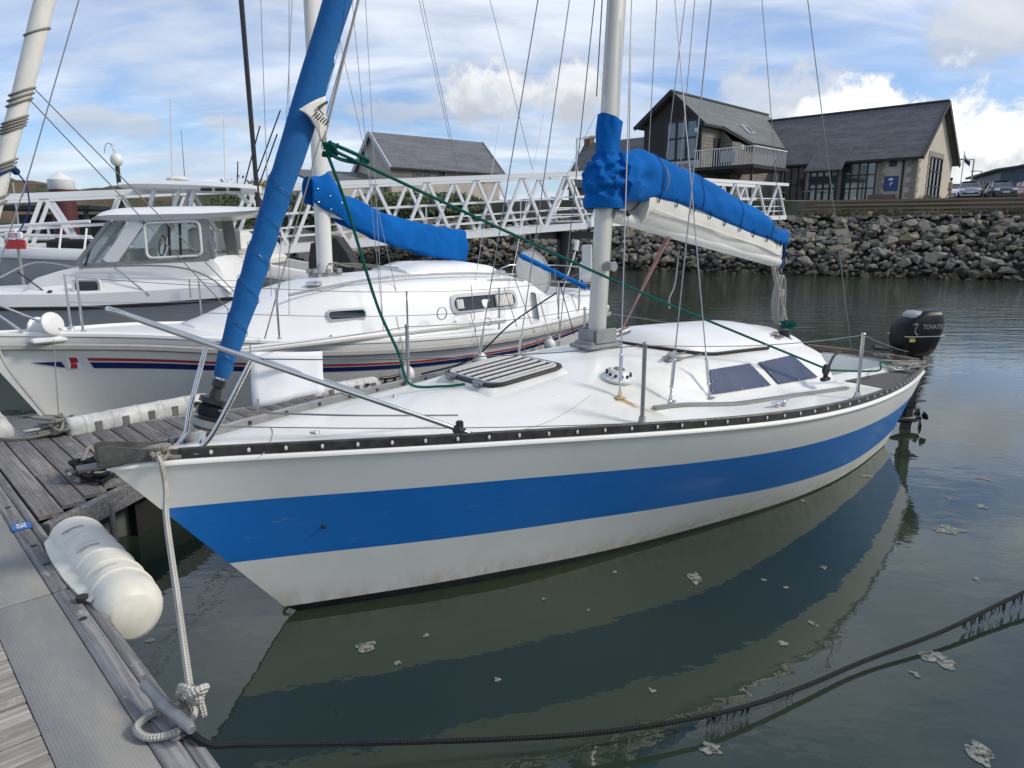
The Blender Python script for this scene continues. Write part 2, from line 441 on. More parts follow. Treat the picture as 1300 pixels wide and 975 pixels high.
def link(name, me, parent=None, label=None):
    o = bpy.data.objects.new(name, me); COL.objects.link(o)
    if parent is not None: o.parent = parent
    if label: o['label'] = label
    return o
def obj(name, mb, mats, parent=None, label=None, smooth=True, angle=40):
    return link(name, mb.mesh(name, mats, smooth, angle), parent, label)
def thing(name, label, cat, loc=(0, 0, 0), rotz=0.0, group=None):
    o = bpy.data.objects.new(name, None); COL.objects.link(o)
    o.empty_display_size = .2
    o.location = loc; o.rotation_euler = (0, 0, rotz)
    o['label'] = label; o['category'] = cat
    if group: o['group'] = group
    return o
def tag(o, label, cat, group=None):
    o['label'] = label; o['category'] = cat
    if group: o['group'] = group
    return o
def structure(o): o['kind'] = 'structure'; return o
def stuff(o): o['kind'] = 'stuff'; return o
def spl(x, y):
    """natural cubic through points, returned as a function"""
    x = np.array(x, float); y = np.array(y, float); n = len(x)
    A = np.zeros((n, n)); r = np.zeros(n); h = np.diff(x); A[0, 0] = A[-1, -1] = 1
    for i in range(1, n - 1):
        A[i, i - 1] = h[i - 1]; A[i, i] = 2 * (h[i - 1] + h[i]); A[i, i + 1] = h[i]
        r[i] = 6 * ((y[i + 1] - y[i]) / h[i] - (y[i] - y[i - 1]) / h[i - 1])
    m = np.linalg.solve(A, r)
    def f(q):
        q = min(max(q, x[0]), x[-1]); i = int(min(max(np.searchsorted(x, q) - 1, 0), n - 2)); t = q - x[i]
        return float(y[i] + t * ((y[i + 1] - y[i]) / h[i] - h[i] * (2 * m[i] + m[i + 1]) / 6) + t * t * m[i] / 2 + t ** 3 * (m[i + 1] - m[i]) / (6 * h[i]))
    return f
def lerp(a, b, t): return a + (b - a) * t
def interp(x, xs, ys): return float(np.interp(x, xs, ys))
def sstep(x, a, b):
    t = min(max((x - a) / (b - a), 0), 1); return t * t * (3 - 2 * t)
def smooth_path(pts, k=6):
    """Catmull-Rom through control points"""
    P_ = [Vector(p) for p in pts]; out_ = []
    for i in range(len(P_) - 1):
        p0 = P_[max(i - 1, 0)]; p1 = P_[i]; p2 = P_[i + 1]; p3 = P_[min(i + 2, len(P_) - 1)]
        for j in range(k):
            t = j / k
            out_.append(.5 * ((2 * p1) + (p2 - p0) * t + (2 * p0 - 5 * p1 + 4 * p2 - p3) * t * t + (3 * p1 - p0 - 3 * p2 + p3) * t ** 3))
    out_.append(P_[-1]); return out_
def sag(a, b, s, k=16):
    a, b = Vector(a), Vector(b)
    return [a.lerp(b, i / k) - Vector((0, 0, s * 4 * (i / k) * (1 - i / k))) for i in range(k + 1)]
class Frame:
    """a boat's or dock's own axes on the water plane"""
    def __init__(s, x, y, ang): s.o = Vector((x, y, 0)); s.ang = ang; s.ax = Vector((math.cos(ang), math.sin(ang), 0)); s.ay = Vector((-math.sin(ang), math.cos(ang), 0))
    def w(s, x, y, z): return s.o + s.ax * x + s.ay * y + Vector((0, 0, z))
    def l(s, p): d = Vector(p) - s.o; return Vector((d.dot(s.ax), d.dot(s.ay), p[2]))
    def on_y(s, px, py, yl):
        r = ray(px, py); t = (yl - (EYE - s.o).dot(s.ay)) / r.dot(s.ay); return s.l(EYE + r * t)
    def on_x(s, px, py, xl):
        r = ray(px, py); t = (xl - (EYE - s.o).dot(s.ax)) / r.dot(s.ax); return s.l(EYE + r * t)
    def on_z(s, px, py, z): return s.l(at_z(px, py, z))
# the outlines below were surveyed in the 1300 x 975 photograph; every point is put at its own real distance
# ------------------------------------------------------------------ water
def water_material():
    m, k, b = material('harbour_water')
    g = k.n('ShaderNodeNewGeometry'); P_ = g.outputs['Position']
    sp = k.n('ShaderNodeSeparateXYZ'); k.put(sp.inputs[0], P_)
    murk = k.noise(k.mapping(P_, scale=(.5, .5, 1)), .8, 4, .5)
    c = k.mix(k.ramp(murk, .35, .65), (.019, .032, .021, 1), (.030, .041, .025, 1))
    k.put(b.inputs['Base Color'], c)
    b.inputs['Roughness'].default_value = .025
    b.inputs['IOR'].default_value = 1.6
    # open water is ruffled, the lee of the pontoons is almost still
    openw = k.ramp(k.math('ADD', sp.outputs[1], k.math('MULTIPLY', sp.outputs[0], .25)), 9.0, 26.0)
    rip1 = k.noise(k.mapping(P_, rot=(0, 0, R(12)), scale=(.55, 2.3, 1)), 1.5, 5, .55, .3)
    rip2 = k.noise(k.mapping(P_, rot=(0, 0, R(-20)), scale=(1, 1.6, 1)), 5.0, 3, .5)
    calm = k.noise(k.mapping(P_, scale=(1, 1.3, 1)), 2.6, 3, .5)
    h = k.math('ADD', k.math('MULTIPLY', k.math('ADD', k.math('MULTIPLY', rip1, .040), k.math('MULTIPLY', rip2, .008)), openw),
               k.math('ADD', k.math('MULTIPLY', calm, .0035), k.math('MULTIPLY', k.noise(P_, 14, 2), .0005)))
    bp = k.n('ShaderNodeBump'); bp.inputs['Strength'].default_value = 1.0; bp.inputs['Distance'].default_value = 1.0
    k.put(bp.inputs['Height'], h); k.put(b.inputs['Normal'], bp.outputs[0])
    return m
M['water'] = water_material()
mb = MB()
mb.quad((-900, -60, 0), (900, -60, 0), (900, 1500, 0), (-900, 1500, 0))
water = structure(obj('water', mb, 'water', smooth=False))
water['label'] = 'calm dark green harbour water'
# ------------------------------------------------------------------ shore: hill, quay, rock bank
def foliage_mat(name, c1, c2, sc=9):
    m, k, b = material(name)
    g = k.n('ShaderNodeNewGeometry')
    c = k.mix(g.outputs['Random Per Island'], (*c1, 1), (*c2, 1))
    k.put(b.inputs['Base Color'], c); b.inputs['Roughness'].default_value = .7
    return m
M['leaf'] = foliage_mat('leaf_green', (.030, .055, .018), (.075, .105, .035))
M['leaf_brown'] = foliage_mat('scrub_brown_green', (.05, .055, .022), (.14, .115, .06))
def hill_mat():
    m, k, b = material('heath_hill'); g = k.n('ShaderNodeNewGeometry'); P_ = g.outputs['Position']
    n1 = k.noise(P_, .045, 6, .6, .4); n2 = k.noise(P_, .16, 6, .65)
    c = k.mix(k.ramp(n1, .40, .60), (.045, .060, .022, 1), (.135, .085, .050, 1))
    c = k.mix(k.math('MULTIPLY', k.ramp(n2, .5, .62), .8), c, (.022, .036, .014, 1))
    k.put(b.inputs['Base Color'], c); b.inputs['Roughness'].default_value = .95
    bp = k.n('ShaderNodeBump'); bp.inputs['Distance'].default_value = 3; k.put(bp.inputs['Height'], n2); k.put(b.inputs['Normal'], bp.outputs[0])
    return m
M['hill'] = hill_mat()
HX = [-500, -300, -60, 0, 30, 60, 100, 150, 200, 260, 330, 400, 460, 520, 600, 700]
HY = [214, 215, 218, 222, 229, 231, 238, 234, 238, 240, 247, 256, 268, 280, 290, 296]
mb = MB(); rows = []
for i in range(121):
    px = -500 + 1200 * i / 120; py = interp(px, HX, HY)
    top = at_y(px, py, 260)
    hgt = max(top.z + .8 * mn.noise(Vector((px * .08, 0, 0))) + .5 * mn.noise(Vector((px * .3, 2, 0))), .2)
    row = []
    for j in range(15):
        t = j / 14; Y = 205 + 130 * t
        z = hgt * (sstep(Y, 205, 262) if Y < 262 else 1 - .5 * sstep(Y, 262, 335))
        z += (1.2 * mn.noise(Vector((top.x * .06, Y * .06, 5)))) * sstep(Y, 205, 240) * .6
        row.append((top.x * Y / 260, Y, z - .3))
    rows.append(row)
mb.grid(rows, flip=True)
hill = structure(obj('hill', mb, 'hill', angle=180)); hill['label'] = 'low brown and green heath hill across the harbour'

foot = [at_z(px, py, 0) for px, py in ((1720, 372), (1450, 362), (1300, 357), (1150, 353), (1000, 349), (850, 344), (700, 340), (560, 337), (430, 335), (300, 333))]
foot2 = []
for i, p in enumerate(foot):
    t = (foot[min(i + 1, len(foot) - 1)] - foot[max(i - 1, 0)]).normalized()
    nrm = Vector((t.y, -t.x, 0))
    if nrm.y < 0: nrm = -nrm
    foot2.append((p, nrm))
BANK_W, BANK_H = 4.2, 3.0
def ground_z(Y): return 3.82 + .045 * (min(max(Y, 40), 78) - 41)
def ground_mat():
    m, k, b = material('quay_ground'); g = k.n('ShaderNodeNewGeometry'); P_ = g.outputs['Position']
    c = k.mix(k.ramp(k.noise(P_, .35, 6, .6), .4, .6), (.14, .135, .125, 1), (.075, .085, .045, 1))
    k.put(b.inputs['Base Color'], c); b.inputs['Roughness'].default_value = .9
    return m
M['ground'] = ground_mat()
mb = MB(); rows = []
for p, nr in foot2:
    row = [tuple(p + nr * (BANK_W - .2) + Vector((0, 0, BANK_H - .15)))]
    q = p + nr * (BANK_W + 2.3); row.append((q.x, q.y, 3.02)); q = p + nr * (BANK_W + 2.32); row.append((q.x, q.y, ground_z(q.y) - .04))
    for d in (6, 12, 20, 35, 60, 150, 400):
        q = p + nr * (BANK_W + d); row.append((q.x, q.y, ground_z(q.y)))
    rows.append(row)
mb.grid(rows, flip=False)
gr = structure(obj('quay_ground', mb, 'ground', angle=30)); gr['label'] = 'flat quay ground behind the rock bank'
def stone_mat(name, obj_random=True):
    m, k, b = material(name)
    g = k.n('ShaderNodeNewGeometry'); oi = k.n('ShaderNodeObjectInfo'); P_ = g.outputs['Position']
    rv = k.math('FRACT', k.math('ADD', oi.outputs['Random'], k.math('MULTIPLY', g.outputs['Random Per Island'], 7.31)))
    r2 = k.math('FRACT', k.math('MULTIPLY', rv, 13.7))
    n1 = k.noise(P_, 2.2, 6, .65); n2 = k.noise(P_, 9, 4, .6)
    c = k.mix(rv, (.110, .104, .090, 1), (.275, .250, .205, 1))
    c = k.mix(k.ramp(r2, .80, .98), c, (.25, .20, .12, 1))
    c = k.mix(k.math('MULTIPLY', k.ramp(n1, .45, .65), .5), c, (.14, .135, .10, 1))
    c = k.mix(k.math('MULTIPLY', k.ramp(n2, .5, .7), .4), c, (.06, .06, .055, 1))
    sp = k.n('ShaderNodeSeparateXYZ'); k.put(sp.inputs[0], P_)
    weed = k.math('MULTIPLY', k.ramp(k.math('ADD', sp.outputs[2], k.math('MULTIPLY', k.math('SUBTRACT', n1, .5), .8)), .75, .25), .85)
    c = k.mix(weed, c, (.038, .034, .020, 1))
    k.put(b.inputs['Base Color'], c); b.inputs['Roughness'].default_value = .88
    bp = k.n('ShaderNodeBump'); bp.inputs['Strength'].default_value = .6; bp.inputs['Distance'].default_value = .05
    k.put(bp.inputs['Height'], n2); k.put(b.inputs['Normal'], bp.outputs[0])
    return m
M['stone'] = stone_mat('bank_stone')
bank = thing('rock_embankment', 'bank of piled grey and brown boulders along the far quay', 'rock bank', (foot[3].x, foot[3].y, 0))
bank['kind'] = 'structure'
org = Vector(bank.location)
mb = MB(); rows = []
for p, nr in foot2:
    rows.append([tuple(p + nr * (BANK_W * t - .25) + Vector((0, 0, BANK_H * t - .42)) - org) for t in (-.15, 0, .25, .5, .75, 1.0, 1.12)])
mb.grid(rows)
M['bank_soil'] = simple('dark_bank_soil', (.03, .03, .027), .95, var=.4, vscale=2)
obj('bank_soil', mb, 'bank_soil', bank)
def rock_shape(seed):
    r = random.Random(seed); b = bmesh.new()
    for _ in range(13):
        v = Vector((r.gauss(0, 1), r.gauss(0, 1), r.gauss(0, 1))).normalized() * r.uniform(.75, 1.05)
        b.verts.new((v.x * .5, v.y * .42, v.z * .34))
    bmesh.ops.convex_hull(b, input=b.verts)
    for v in [v for v in b.verts if not v.link_faces]: b.verts.remove(v)
    b.verts.index_update()
    vs = [tuple(v.co) for v in b.verts]; fs = [tuple(v.index for v in f.verts) for f in b.faces]; b.free(); return vs, fs
SHAPES = [rock_shape(i) for i in range(9)]
rock_me = []
for vs, fs in SHAPES:
    t = MB(); t.add(vs, fs); rock_me.append(t.mesh('stone', 'stone', smooth=False))
rr = random.Random(3); cand = []
for i in range(len(foot2) - 1):
    (p, n0), (q, n1) = foot2[i], foot2[i + 1]
    L = (q - p).length; nrow = 16
    for j in range(nrow):
        t = (j + .3) / nrow; k = int(L / .34)
        for c in range(k):
            u = (c + .5 * (j % 2) + rr.uniform(-.22, .22)) / k
            base = p.lerp(q, u); nr = n0.lerp(n1, u)
            tt = t + rr.uniform(-.035, .035)
            pos = base + nr * (BANK_W * tt - .12) + Vector((0, 0, BANK_H * tt - .10 + rr.uniform(-.06, .10)))
            sz = rr.choice((.30, .34, .38, .44, .50, .58, .70, .92)) * rr.uniform(.85, 1.15) * (1.0 if j > 1 else .85)
            cand.append((pos, sz, rr.randrange(9), Vector((rr.uniform(-.7, .7), rr.uniform(-.6, .6), rr.uniform(0, 6.28)))))
def seen(pos):
    d = pos - EYE; a = d.x / max(d.y, .1)
    return -.2 < a < .74
cand.sort(key=lambda c: ((not seen(c[0])), (c[0] - EYE).length - c[1] * 6))
from mathutils import Euler
for pos, sz, k, e in cand[:300]:
    o = link('stone', rock_me[k], bank); o.location = pos - org; o.rotation_euler = e; o.scale = (sz, sz, sz * rr.uniform(.85, 1.15))
mb = MB()
for pos, sz, k, e in cand[300:]:
    T = Matrix.Translation(pos - org) @ Euler(e).to_matrix().to_4x4() @ Matrix.Scale(sz, 4)
    mb.add(SHAPES[k][0], SHAPES[k][1], 0, T)
stuff(obj('boulders', mb, 'stone', bank, smooth=False))
# scrubby tufts along the top of the bank
mb = MB(); r5 = random.Random(11)
for i in range(1500):
    k = r5.randrange(0, 7); u = r5.random(); p = foot2[k][0].lerp(foot2[k + 1][0], u); nr = foot2[k][1]
    if mn.noise(Vector((p.x * .35, 0, 0))) < -.05 and r5.random() < .8: continue
    b = p + nr * (BANK_W + r5.uniform(-.5, .9)) + Vector((0, 0, BANK_H - .05))
    for _ in range(3):
        h = r5.uniform(.12, .42); d = Vector((r5.uniform(-.15, .15), r5.uniform(-.15, .15), h)); wv = Vector((r5.uniform(-.03, .03), r5.uniform(-.03, .03), 0)).normalized() * .03
        mb.add([b - wv, b + wv, b + d], [(0, 1, 2)])
g_ = stuff(obj('grass', mb, 'leaf_brown', smooth=False)); tag(g_, 'scrubby brown grass tufts along the top of the rock bank', 'grass')

# brown timber rails along the quay edge
rl = thing('timber_rail_fence', 'low fence of long brown horizontal timbers above the rock bank', 'fence', (foot2[3][0] + foot2[3][1] * (BANK_W + 2.2)))
ro = Vector(rl.location); unit = MB(); unit.box((0, 0, 0), (1, 1, 1)); unit_me = unit.mesh('timber', 'wood_sleeper', smooth=False)
def unitbar(name, me, parent, a, b, wd, ht, org_=Vector((0, 0, 0))):
    a = Vector(a) - org_; b = Vector(b) - org_; o = link(name, me, parent); d = b - a
    x = d.normalized(); u = Vector((0, 0, 1)) if abs(x.z) < .95 else Vector((1, 0, 0)); y = u.cross(x).normalized(); z = x.cross(y)
    o.matrix_local = Matrix.Translation((a + b) / 2) @ Matrix((x, y, z)).transposed().to_4x4() @ Matrix.Diagonal((d.length, wd, ht, 1))
    return o
for i in range(0, 5):
    (p, n0), (q, n1) = foot2[i], foot2[i + 1]
    if i == 4: q = p.lerp(q, .12)
    for j in range(4):
        hz_ = 3.10 + j * .215
        unitbar('timber', unit_me, rl, p + n0 * (BANK_W + 1.55 + .14 * j) + Vector((0, 0, hz_)), q + n1 * (BANK_W + 1.55 + .14 * j) + Vector((0, 0, hz_)), .10, .115, ro)
pm_ = MB(); pm_.box((0, 0, 0), (1, 1, 1)); post_me = pm_.mesh('post', 'grey_plastic', smooth=False)
for px in (1083, 1480):
    q = at_y(px, 262, (foot2[4][0] + foot2[4][1] * (BANK_W + 1.9)).y if px < 1200 else 33); 
    unitbar('post', post_me, rl, (q.x, q.y, 2.9), (q.x, q.y, 4.0), .16, .16, ro)

# ------------------------------------------------------------------ buildings
def slate_mat(name, c1, c2, tilt):
    """courses of slates too small to pick apart at this distance"""
    m, k, b = material(name); tcn = k.n('ShaderNodeUVMap'); v = tcn.outputs[0]
    br = k.n('ShaderNodeTexBrick'); k.put(br.inputs['Vector'], v); br.inputs['Scale'].default_value = 1
    br.inputs['Brick Width'].default_value = .32; br.inputs['Row Height'].default_value = .24; br.inputs['Mortar Size'].default_value = .008
    br.inputs['Color1'].default_value = (*c1, 1); br.inputs['Color2'].default_value = (*c2, 1); br.inputs['Mortar'].default_value = (*[x * .4 for x in c1], 1)
    n = k.noise(k.mapping(v, scale=(.3, 1.8, 1)), 1.1, 5, .6)
    c = k.mix(k.math('MULTIPLY', k.ramp(n, .4, .65), .5), br.outputs[0], (*[x * 1.45 for x in c2], 1))
    k.put(b.inputs['Base Color'], c); b.inputs['Roughness'].default_value = .62
    bp = k.n('ShaderNodeBump'); bp.inputs['Distance'].default_value = .02; bp.inputs['Strength'].default_value = .6
    k.put(bp.inputs['Height'], br.outputs[1]); k.put(b.inputs['Normal'], bp.outputs[0])
    return m
M['slate'] = slate_mat('dark_slate', (.080, .080, .084), (.118, .117, .119), 0)
M['slate_green'] = slate_mat('grey_green_slate', (.095, .105, .10), (.125, .135, .125), 0)
M['slate_grey'] = slate_mat('grey_slate', (.10, .105, .115), (.13, .135, .145), 0)
def masonry_mat(name, c1, c2, w=.45, h=.2):
    m, k, b = material(name); tcn = k.n('ShaderNodeUVMap'); v = tcn.outputs[0]
    br = k.n('ShaderNodeTexBrick'); k.put(br.inputs['Vector'], k.vmath('ADD', v, k.vmath('SCALE', k.noise(v, 3, 2, out=1), None, scale=.08)))
    br.inputs['Scale'].default_value = 1; br.inputs['Brick Width'].default_value = w; br.inputs['Row Height'].default_value = h; br.inputs['Mortar Size'].default_value = .02
    br.inputs['Color1'].default_value = (*c1, 1); br.inputs['Color2'].default_value = (*c2, 1); br.inputs['Mortar'].default_value = (*[x * .6 for x in c1], 1)
    c = k.mix(k.math('MULTIPLY', k.ramp(k.noise(v, 1.2, 5), .4, .65), .4), br.outputs[0], (*[x * .6 for x in c2], 1))
    k.put(b.inputs['Base Color'], c); b.inputs['Roughness'].default_value = .9
    return m
M['rubble'] = masonry_mat('rubble_stone_wall', (.17, .155, .125), (.25, .23, .19))
M['render_cream'] = simple('cream_roughcast', (.50, .455, .36), .92, var=.4, vscale=1.2, col2=(.40, .36, .29), bump=.4, bscale=18)
M['render_grey'] = simple('grey_roughcast', (.50, .455, .385), .92, var=.4, vscale=1.2, col2=(.27, .25, .22), bump=.4, bscale=18)
M['quoin'] = simple('dressed_stone_quoin', (.27, .245, .20), .9, var=.6, vscale=3, col2=(.18, .165, .14))
M['black_board'] = simple('black_stained_boards', (.012, .011, .011), .6, var=.5, vscale=4, col2=(.025, .022, .02), stretch=(1, 1, .1))
M['frame_black'] = simple('black_window_frame', (.015, .016, .02), .45)
M['sky_glass'] = simple('window_glass', (.04, .05, .06), .05, coat=1.0, spec=1.0)
M['trim_grey'] = simple('pale_grey_trim', (.45, .46, .47), .5)
M['blue_clad'] = simple('blue_grey_cladding', (.035, .075, .105), .5, var=.2, vscale=1)
def quad_uv(mb, a, b, c, d, mi=0):
    """a,b along the bottom; d,c along the top; UV in metres"""
    a, b, c, d = map(Vector, (a, b, c, d)); i = len(mb.f)
    mb.add([a, b, c, d], [(0, 1, 2, 3)], mi)
    u = (b - a).normalized(); W_ = (b - a).length; v = ((d - a) - u * (d - a).dot(u)).normalized()
    mb.uv[i] = tuple(((p - a).dot(u), (p - a).dot(v)) for p in (a, b, c, d))
def tri_uv(mb, a, b, c, mi=0):
    a, b, c = map(Vector, (a, b, c)); i = len(mb.f); mb.add([a, b, c], [(0, 1, 2)], mi)
    u = (b - a).normalized(); v = ((c - a) - u * (c - a).dot(u)).normalized(); mb.uv[i] = tuple(((p - a).dot(u), (p - a).dot(v)) for p in (a, b, c))
def slab_roof(name, corners, mat, parent, th=.14, label=None):
    """one pitch of a roof: eave a->b, ridge d<-c, with its own thickness"""
    a, b, c, d = map(Vector, corners); mb = MB(); quad_uv(mb, a, b, c, d)
    nrm = (b - a).cross(d - a).normalized()
    if nrm.z < 0: nrm = -nrm
    lo = [p - nrm * th for p in (a, b, c, d)]
    mb.add([a, b, c, d] + lo, [(4, 7, 6, 5), (0, 4, 5, 1), (1, 5, 6, 2), (2, 6, 7, 3), (3, 7, 4, 0)])
    return obj(name, mb, mat, parent, label, smooth=False)
def window_unit(F, x0, x1, z0, z1, y, cols, rws, parent, name='window', depth=.08, frame='frame_black', glass='sky_glass', fw=.07, along='x'):
    """glazed opening on a wall in the frame's local axes; wall faces -y (along x) or +x (along y)"""
    def P_(u, dep, z): return F(u, y - dep, z) if along == 'x' else F(y + dep, u, z)
    mb = MB()
    quad_uv(mb, P_(x0, .02, z0), P_(x1, .02, z0), P_(x1, .02, z1), P_(x0, .02, z1))
    wnd = obj(name, mb, glass, parent, smooth=False)
    mb = MB()
    up = (P_(x0, 1, z0) - P_(x0, 0, z0))
    for i in range(cols + 1):
        x = lerp(x0, x1, i / cols); mb.bar(P_(x, .05, z0 - .02), P_(x, .05, z1 + .02), fw, .07, up=up)
    for j in range(rws + 1):
        z = lerp(z0, z1, j / rws); mb.bar(P_(x0, .052, z), P_(x1, .052, z), .066, fw)
    obj('window_frame', mb, frame, wnd, smooth=False)
    return wnd
# long slate roofed building on the right
c0 = at_y(1160, 252, 45.0); GZ = 3.95
BC = Frame(c0.x, c0.y, R(135)); RN = R(45)
hall = thing('quayside_hall', 'long single storey quay building with slate roof and cream gable end', 'building', (c0.x, c0.y, 0), R(135))
# local axes: x runs along the facade away to the left, y points toward the camera side (facade at y = 0, gable end at x = 0, building body at y < 0)
def HL(x, y, z): return Vector((x, y, z))
LEN, WID = 15.0, 7.3
EZ = at_y(1163, 195, 45.3).z; ap = BC.w(0, -WID / 2, 0); RZ = at_y(1195, 131, ap.y).z
mb = MB()
quad_uv(mb, HL(LEN, 0, GZ - .6), HL(0, 0, GZ - .6), HL(0, 0, EZ), HL(LEN, 0, EZ))
quad_uv(mb, HL(0, -WID, GZ - .6), HL(LEN, -WID, GZ - .6), HL(LEN, -WID, EZ), HL(0, -WID, EZ))
obj('wall', mb, 'render_grey', hall, smooth=False)
mb = MB()
mb.add([HL(0, 0, GZ - .6), HL(0, -WID, GZ - .6), HL(0, -WID, EZ), HL(0, -WID / 2, RZ - .1), HL(0, 0, EZ)], [(0, 1, 2, 3, 4)])
obj('gable_wall', mb, 'render_cream', hall, 'cream gable wall lit by the sun', smooth=False)
ov = .35; k_ = (RZ - EZ) / (WID / 2)
slab_roof('roof', [HL(LEN, .35, EZ - .35 * k_ + .1), HL(-ov, .35, EZ - .35 * k_ + .1), HL(-ov, -WID / 2, RZ + .1), HL(LEN, -WID / 2, RZ + .1)], 'slate', hall)
slab_roof('roof', [HL(-ov, -WID - .35, EZ - .35 * k_ + .1), HL(LEN, -WID - .35, EZ - .35 * k_ + .1), HL(LEN, -WID / 2 - .02, RZ + .1), HL(-ov, -WID / 2 - .02, RZ + .1)], 'slate', hall)
mb = MB(); mb.bar(HL(-ov - .03, .40, EZ - .35 * k_), HL(-ov - .03, -WID / 2, RZ + .02), .06, .26); obj('barge_board', mb, 'black_board', hall, smooth=False)
mb = MB(); mb.bar(HL(-ov - .03, -WID - .40, EZ - .35 * k_), HL(-ov - .03, -WID / 2, RZ + .02), .06, .26)
obj('barge_board', mb, 'black_board', hall, smooth=False)
mb = MB(); mb.bar(HL(-ov, .42, EZ - .33 * k_ - .02), HL(LEN, .42, EZ - .33 * k_ - .02), .12, .12); obj('gutter', mb, 'black_board', hall, smooth=False)
mb = MB(); mb.bar(HL(-ov, -WID / 2, RZ + .14), HL(LEN, -WID / 2, RZ + .14), .2, .1); obj('ridge_cap', mb, 'slate', hall, smooth=False)
mb = MB(); mb.tube([HL(.75, .1, EZ - .4), HL(.75, .1, GZ)], .06, 8); mb.bar(HL(.75, .36, EZ - .32), HL(.75, .1, EZ - .55), .08, .08); obj('downpipe', mb, 'black_board', hall, smooth=False)
qme = MB(); qme.box((0, 0, 0), (1, 1, 1)); q_me = qme.mesh('quoin', 'quoin', smooth=False)
for j in range(11):
    z = GZ + .10 + j * .295
    if z > EZ - .15: break
    w_ = .55 if j % 2 else .34
    o = link('quoin', q_me, hall); o.location = (w_ / 2 - .015, .0, z); o.scale = (w_, .06, .27)
    o = link('quoin', q_me, hall); o.location = (-.0, -(.89 - w_) / 2, z); o.scale = (.06, .89 - w_, .27)
def hall_at(px, py): return BC.on_y(px, py, 0)
wn = [hall_at(px, 230).x for px in (1110, 1076, 1070, 1030)]
# tall glazed bay (4 x 3 panes), porch and side windows
zb_, zt_ = GZ + .05, EZ - .28
def glazed(pxa, pxb, cols, rws, z0=zb_, z1=zt_, off=.0):
    a, b = hall_at(pxa, 230).x, hall_at(pxb, 230).x
    mb = MB(); y = .05 + off
    quad_uv(mb, HL(b, y, z0), HL(a, y, z0), HL(a, y, z1), HL(b, y, z1)); wnd = obj('window', mb, 'sky_glass', hall, smooth=False)
    fm = MB()
    for i in range(cols + 1): x = lerp(a, b, i / cols); fm.box((x, y + .03, (z0 + z1) / 2), (.07, .07, z1 - z0 + .05))
    for j in range(rws + 1): z = lerp(z0, z1, j / rws); fm.box(((a + b) / 2, y + .032, z), (abs(b - a), .066, .07))
    obj('window_frame', fm, 'frame_black', wnd, smooth=False); return wnd
glazed(1111, 1070, 4, 3); glazed(1022, 996, 3, 2)
# stone margins beside the bay
for pxx in (1113, 1034, 993):
    x = hall_at(pxx, 230).x
    for j in range(10):
        w_ = .42 if j % 2 else .28; o = link('quoin', q_me, hall); o.location = (x - (w_ / 2 if pxx > 1100 else -w_ / 2), .0, GZ + .12 + .29 * j); o.scale = (w_, .05, .27)
# entrance porch with its own small slate roof
pa, pb = hall_at(1068, 230).x, hall_at(1034, 230).x
mb = MB(); quad_uv(mb, HL(pb, .7, GZ), HL(pa, .7, GZ), HL(pa, .7, EZ - .55), HL(pb, .7, EZ - .55)); pg = obj('porch_glazing', mb, 'sky_glass', hall, smooth=False)
fm = MB()
for i in range(5): fm.box((lerp(pa, pb, i / 4), .74, (GZ + EZ - .55) / 2), (.09, .08, EZ - .5 - GZ))
for z in (GZ + .9, EZ - .58): fm.box(((pa + pb) / 2, .742, z), (abs(pb - pa), .074, .1))
obj('porch_frame', fm, 'frame_black', pg, smooth=False)
slab_roof('porch_roof', [HL(pb + .3, 1.05, EZ - .75), HL(pa - .3, 1.05, EZ - .75), HL(pa - .3, -.7, EZ + .85), HL(pb + .3, -.7, EZ + .85)], 'slate', hall)
# blue sign board on the facade
a, b = hall_at(1140, 232).x, hall_at(1122.5, 232).x; z0 = BC.on_y(1131, 242, .05).z; z1 = BC.on_y(1131, 223.5, .05).z
mb = MB(); mb.box(((a + b) / 2, .05, (z0 + z1) / 2), (abs(b - a), .05, z1 - z0)); sg_ = obj('sign_board', mb, 'board_blue', hall, smooth=False)
mb = MB(); xm = (a + b) / 2; zz = z1 - .2
mb.box((xm, .085, zz), (.24, .012, .14)); mb.box((xm, .085, zz - .28), (.07, .012, .20)); mb.box((xm - .06, .086, zz - .22), (.16, .010, .06)); obj('sign_emblem', mb, 'white_plastic', sg_, smooth=False)
mb = MB(); z0 = BC.on_y(1134, 210, .05).z; mb.box((hall_at(1134, 210).x, .05, z0 + .15), (.42, .08, .4)); obj('louvre', mb, 'frame_black', hall, smooth=False)
mb = MB(); mb.box((hall_at(1121, 250).x, .3, GZ + .22), (1.5, .45, .42), bev=.04); obj('planter', mb, 'teak', hall, smooth=False)
# tall window in the gable
gx = [BC.on_x(px, 230, 0).y for px in (1178, 1192)]
g0, g1 = gx[0], gx[1]; zt2 = GZ + 2.75
mb = MB(); quad_uv(mb, HL(-.03, g0, GZ), HL(-.03, g1, GZ), HL(-.03, g1, zt2), HL(-.03, g0, zt2)); wnd = obj('window', mb, 'dark_glass', hall, smooth=False)
fm = MB()
for i in range(4): fm.box((-.06, lerp(g0, g1, i / 3), (GZ + zt2) / 2), (.06, .07, zt2 - GZ))
for z in (GZ + .05, GZ + 1.0, GZ + 1.9, zt2): fm.box((-.062, (g0 + g1) / 2, z), (.056, abs(g1 - g0), .07))
obj('window_frame', fm, 'black_board', wnd, smooth=False)
for y_ in (g0 + .22, g1 - .22):
    for j in range(10):
        o = link('quoin', q_me, hall); o.location = (-.0, y_, GZ + .14 + .29 * j); o.scale = (.06, .42 if j % 2 else .26, .26)
o = link('quoin', q_me, hall); o.location = (-.0, (g0 + g1) / 2, zt2 + .2); o.scale = (.08, abs(g1 - g0) + .7, .3)
